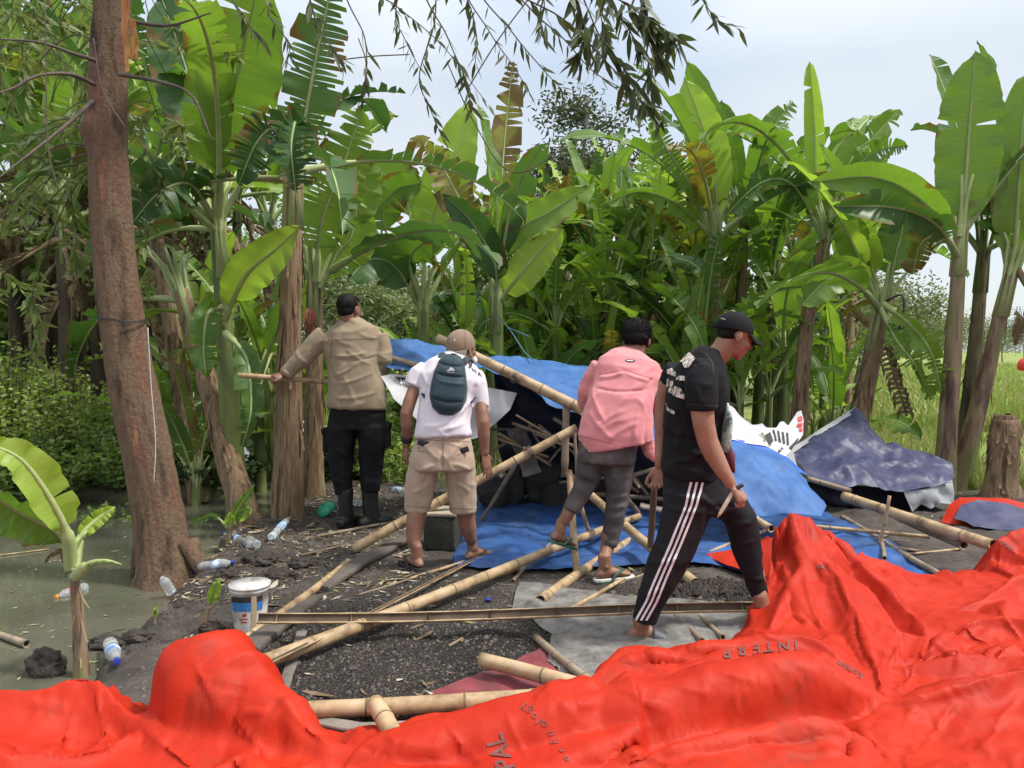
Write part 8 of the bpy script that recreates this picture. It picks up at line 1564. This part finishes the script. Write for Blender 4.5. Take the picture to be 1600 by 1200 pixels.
# ------------------------------------------------------------------ stone block, bucket, bottles, rubbish
b0 = GP(690, 862); M['block_side'] = mat('dark_stone_side', [(.3, (.018, .019, .014)), (.6, (.045, .046, .034)), (.8, (.10, .09, .07))], 6, rough=.85, bump=.6); M['block_top'] = mat('pale_stone_top', [(.3, (.28, .23, .16)), (.6, (.44, .38, .28))], 7, rough=.85, bump=.4)  # block sides near-black, top face pale
e = empty('stone_block', b0+V(0, .12, 0), 'square dark stone block with a pale top, behind the calves of the man in white', 'stone block'); mb = MB(); c = b0+V(0, .14, .125); Rz = Matrix.Rotation(-.16, 3, 'Z'); mb.box(c, .235, .25, .25, Rz, .018)
me = mesh('b', mb.v, mb.f, True, org=e.location); link('base', me, M['block_side'], e); mb = MB(); mb.box(c+V(0, 0, .131), .25, .262, .03, Rz, .01); mb.build('top', M['block_top'], e)
bk0 = GP(386, 990); bk0 = V(bk0.x, bk0.y+.05, gz(bk0.x, bk0.y+.05)); e = empty('paint_bucket', bk0, 'white paint bucket with blue band and dented lid on the mud by the canal', 'bucket')
M['bucket'] = mat('dirty_white_plastic', [(.38, (.30, .27, .22)), (.5, (.62, .61, .57)), (.7, (.72, .71, .68))], 9, rough=.4, bump=.1); hb = .225
mb = MB(); mb.loft([(bk0+V(0, 0, z), r_, r_) for z, r_ in ((0, .076), (.01, .078), (.11, .086), (hb-.02, .094), (hb-.018, .098), (hb, .098))], 36, cap=.02); ob = mb.build('body', M['bucket'], e); bvk = BVHTree.FromPolygons([tuple(v) for v in mb.v], mb.f)
mb = MB(); mb.loft([(bk0+V(0, 0, hb+z), r_, r_) for z, r_ in ((.0, .102), (.014, .103), (.016, .096), (.011, .094))], 36, cap=.02); ol = mb.build('lid', M['bucket'], e)
mb = MB()
for rad in (.045, .07): mb.tube([bk0+V(math.cos(t*math.pi/15)*rad, math.sin(t*math.pi/15)*rad, hb+.013) for t in range(31)], .0012, 5)
o = mb.build('ring', M['steel'], e); o.parent = ol
x0, y0 = proj(bk0+V(0, -.09, hb)); x1, y1 = proj(bk0+V(0, -.078, 0)); ht = y1-y0
band = lambda a, b: [[(x0+31*math.sin(t)*(.985-.2*a*.25), y0+ht*a-3*math.cos(t)*0+ (1-math.cos(t))*-6) for t in np.linspace(-1.35, 1.35, 13)]+[(x0+31*math.sin(t)*(.985-.2*b*.25), y0+ht*b+(1-math.cos(t))*-6) for t in np.linspace(1.35, -1.35, 13)]]
for q, mm, nm in ((band(.14, .27), M['ink'], 'black_band'), (band(.27, .47), mat('bucket_blue', [(.03, .17, .42), (.05, .22, .5)], 9, rough=.4, bump=0), 'blue_band')):
    o = decal(nm, q, bvk, mm, e, .0015, 3.)
    if o: o.parent = ob
o = decal('printed_marks', [[(x0-2, y0+ht*.52), (x0+5, y0+ht*.52), (x0+5, y0+ht*.58), (x0-2, y0+ht*.59)], [(x0-6, y0+ht*.64), (x0+7, y0+ht*.62), (x0+7, y0+ht*.65), (x0-6, y0+ht*.67)], [(x0-3, y0+ht*.7), (x0+6, y0+ht*.7), (x0+6, y0+ht*.73), (x0-3, y0+ht*.73)]], bvk, mat('bucket_red', [(.4, .04, .05), (.5, .07, .08)], 9, rough=.5, bump=0), e, .0015, 3.)
if o: o.parent = ob
o = decal('wear_patch', [[(x0+12, y0+ht*.08), (x0+20, y0+ht*.06), (x0+21, y0+ht*.5), (x0+18, y0+ht*.95), (x0+12, y0+ht*.97)]], bvk, mat('bucket_tan', [(.36, .28, .18), (.45, .36, .25)], 12, rough=.6, bump=.1), e, .0022, 3.)
if o: o.parent = ob
# clear plastic bottles
m, N, L, B = nodes('clear_plastic'); B.inputs['Base Color'].default_value = (.9, .95, .97, 1); B.inputs['Roughness'].default_value = .12; B.inputs['Transmission Weight'].default_value = .75; B.inputs['IOR'].default_value = 1.25; M['clear'] = m
M['bt_label'] = mat('bottle_label_blue', [(.42, (.05, .15, .45)), (.5, (.35, .5, .68)), (.6, (.6, .68, .75))], 14, rough=.4, bump=0); M['cap_blue'] = mat('cap_blue_plastic', [(.02, .03, .25), (.03, .05, .33)], 9, rough=.4, bump=0); M['cap_orange'] = mat('cap_orange_plastic', [(.6, .25, .03), (.7, .3, .05)], 9, rough=.4, bump=0); M['label_red'] = mat('bottle_label_red', [(.5, .03, .03), (.6, .06, .05)], 9, rough=.4, bump=0)
def bottle(label, a, b, r_=.031, cap='cap_blue', lab='bt_label', crush=.0):
    a, b = Vector(a), Vector(b); L = (b-a).length; e = empty('plastic_bottle', a, label, 'bottle', 'plastic bottles thrown on the bank'); prof = [(0, .8), (.02, 1), (.12, 1), (.14, .93), (.17, 1), (.28, 1), (.30, .93), (.33, 1), (.36, .99), (.60, .99), (.64, 1), (.72, .95), (.82, .6), (.88, .4), (.93, .38)]
    mb = MB(); mb.loft([(a.lerp(b, t), r_*k*(1-crush*math.sin(t*7)**2), r_*k*(1-crush*math.cos(t*5)**2*.5)) for t, k in prof], 18, cap=.05); mb.build('body', M['clear'], e)
    if lab: mb = MB(); mb.loft([(a.lerp(b, t), r_*1.02, r_*1.02) for t in (.37, .59)], 18, cap=0); mb.build('label', M[lab], e)
    if cap: mb = MB(); mb.loft([(a.lerp(b, .92), r_*.46, r_*.46), (a.lerp(b, 1.0), r_*.46, r_*.46)], 14, cap=.1); mb.build('cap', M[cap], e)
    return e
def bg_(x, y, up=.03): return GW(x, y, up)
bottle('clear water bottle on the mud touching the foot of the big trunk, blue cap right', bg_(311, 893), bg_(366, 885))
bottle('clear bottle lying beside the broken sprout, its dark cap to the left', bg_(392, 858), bg_(348, 838), crush=.1)
bottle('short clear bottle bottom lying just right of the broken sprout bottle', bg_(402, 858), bg_(385, 846), cap=None, lab=None)
bottle('capless water bottle leaning up the bank near the green bowl', bg_(424, 846), bg_(455, 812), cap=None, crush=.1)
bottle('clear bottle floating upright at the waterline below the big trunk', G(268, 926, -.10), G(252, 900, .02), cap=None, lab=None)
bottle('bottle with blue cap toward the viewer, lying by the foreground sapling', bg_(172, 1020, .05), bg_(183, 1046, .035), r_=.034)
bottle('half sunken bottle with red label and orange cap in the canal', G(134, 918, WZ+.005), G(86, 934, WZ+.005), r_=.034, cap='cap_orange', lab='label_red')
bottle('water bottle lying behind the left leg of the man in white', bg_(636, 772), bg_(609, 768))
bottle('crushed clear bottle among the weeds behind the uniformed man', bg_(600, 722, .05), bg_(622, 726, .05), crush=.25, lab=None)
bottle('crushed bottle lying between the black boots', bg_(552, 790), bg_(576, 792), crush=.3, lab=None, cap=None)
mb = MB(); c = GW(300, 898, .015); mb.loft([(c, .017, .017), (c+V(-.003, -.004, .014), .017, .017)], 16, cap=.1); tag(mb.build('bottle_cap', M['cap_blue'], org=c), 'loose dark blue bottle cap on the mud by the trunk', 'bottle cap')
mb = MB(); c = GP(763, 940, .008); mb.loft([(c, .017, .017), (c+V(0, 0, .010), .017, .017)], 16, cap=.1); tag(mb.build('bottle_cap', M['cap_blue'], org=c), 'small blue bottle cap alone on the gravel below the man in white', 'bottle cap')
mb = MB(); a, b = GW(293, 880, .03), GW(312, 890, .03); mb.loft([(a, .026, .026), (b, .03, .03)], 16, cap=.05); tag(mb.build('paper_cup', mat('brown_cup', [(.33, .19, .12), (.42, .26, .17)], 9, rough=.6, bump=.1), org=a), 'small brown paper cup lying against the foot of the big trunk', 'cup')
c = GP(507, 808, .0)+V(0, .06, 0); mb = MB(); rows = []; n = 22; Rt = Matrix.Rotation(-.55, 3, 'Y') @ Matrix.Rotation(.35, 3, 'X')
for i in range(8):
    a = i/7*1.45; rows += [c+V(0, 0, .055)+Rt @ V(math.cos(2*math.pi*j/n)*.088*math.cos(a), math.sin(2*math.pi*j/n)*.088*math.cos(a), .075*math.sin(a)-.02) for j in range(n)]
mb.add(rows, [[i*n+j, i*n+(j+1) % n, (i+1)*n+(j+1) % n, (i+1)*n+j] for i in range(7) for j in range(n)]); o = mb.build('bowl', mat('green_plastic', [(.03, .33, .20), (.06, .42, .27)], 9, rough=.35, bump=0, transl=.2), org=c); o.modifiers.new('s', 'SOLIDIFY').thickness = .003; tag(o, 'upturned sea-green plastic bowl on the ground beside the black boots', 'bowl')
# clods and chunks of earth on the bank
rr = random.Random(31); M['clod'] = mat('wet_clod', [(.3, (.016, .013, .011)), (.6, (.05, .038, .03)), (.8, (.09, .07, .055))], 9, rough=.8, bump=.9)
def clod(label, c, s, k=0):
    bm = bmesh.new(); bmesh.ops.create_icosphere(bm, subdivisions=4, radius=1); 
    for v in bm.verts: q = v.co.copy(); v.co = Vector((q.x*s[0], q.y*s[1], q.z*s[2]))*(1+.3*noise.fractal(q*1.4+V(k*3, k, 0), 1, 2, 4)+.12*noise.noise(q*5))
    me = bpy.data.meshes.new('clod'); bm.to_mesh(me); bm.free(); o = link('earth_clod', me, M['clod'], loc=c); tag(o, label, 'clod', 'clods of earth on the bank'); return o
for i, (x, y, s, lab) in enumerate([(75, 1052, .075, 'dark root lump standing out of the water at the lower left'), (408, 880, .09, 'broken earth lump behind the paint bucket'), (440, 905, .08, 'wet lump of earth between bucket and thin bamboo'), (385, 872, .05, 'small clod near the water bottle'), (470, 885, .07, 'crumbly clod beside the end of the thin bamboo'), (165, 1010, .07, 'root clod at the foot of the foreground sapling'), (215, 1000, .06, 'clod at the waterline right of the sapling'), (352, 902, .06, 'flat clod above the curled sprout'), (330, 985, .055, 'clod between the curled sprout and the bucket')]):
    p = GW(x, y); clod(lab, p+V(0, 0, s*.25 if i else .02), (s*1.2, s*.8, s*(1.3 if i == 0 else .6)), i)
r5 = random.Random(41); cr_items = []
for k in range(9000):
    y = r5.uniform(3.5, 7.8); x = bankx(y)+.03+abs(r5.gauss(0, .55)); q = noise.noise(Vector((x*2.2, y*2.2, 5)))
    if q < -.05 and r5.random() < .75: continue
    z = gz(x, y); s = r5.uniform(.004, .013)*(2.2 if r5.random() < .05 else 1); base = [(1, 0, 0), (.2, 1, 0), (-1, .3, 0), (-.3, -.9, 0), (.3, .1, .8), (-.4, .1, .6)]; a = r5.random()*6
    cr_items.append(([(x+(p[0]*math.cos(a)-p[1]*math.sin(a))*s*r5.uniform(.7, 1.3), y+(p[0]*math.sin(a)+p[1]*math.cos(a))*s, z+p[2]*s-.001) for p in base], [[0, 1, 4], [1, 2, 5], [1, 5, 4], [2, 3, 5], [3, 4, 5], [3, 0, 4]], 0))
scatter_mesh('soil_crumbs', cr_items, [M['clod']])
c = GP(1110, 925); bm_items = []
for k in range(700):
    x = c.x+rr.gauss(0, .16); y = c.y+rr.gauss(0, .08); d = math.hypot((x-c.x)/.3, (y-c.y)/.14); z = gz(x, y)+max(0, .07*(1-d)); s = rr.uniform(.006, .02)
    base = [(1, 0, 0), (.2, 1, 0), (-1, .3, 0), (-.3, -.9, 0), (.3, .1, .9), (-.4, .1, .7)]; a = rr.random()*6; bm_items.append(([(x+(p[0]*math.cos(a)-p[1]*math.sin(a))*s, y+(p[0]*math.sin(a)+p[1]*math.cos(a))*s, z+p[2]*s) for p in base], [[0, 1, 4], [1, 2, 5], [1, 5, 4], [2, 3, 5], [3, 4, 5], [3, 0, 4]], 0))
scatter_mesh('dug_soil', bm_items, [M['clod']])
# driftwood and floating leaves in the canal
pole('grey branch floating in the canal at the left edge', G(-20, 985, WZ+.02), G(42, 1006, WZ+.02), .014, .02, m_='bamboo_old', node=.5, name='branch', cat='branch', group='floating branches', seed=41)
pole('thin straw coloured reed floating across the canal', G(-20, 870, WZ+.008), G(75, 858, WZ+.008), .006, .004, m_='bamboo', node=.9, name='reed', cat='reed', group='floating branches', seed=42)
r4 = random.Random(9); items = []
for i in range(130):
    px, py = r4.uniform(0, 330), r4.uniform(815, 1060); p = G(px, py, WZ+.004); q = GP(px, py)
    if q.z > WZ: continue
    s = r4.uniform(.004, .012); v_, f_, k_ = scrap(p.x, p.y, s, r4.choice((0, 1, 1, 2)), r4, r4.uniform(1, 4)); dz = WZ+.004-min(v[2] for v in v_); items.append(([(a, b, WZ+.004+(c_-gz(p.x, p.y))*.2) for a, b, c_ in v_], f_, k_))
scatter_mesh('leaf_litter', items, lm)
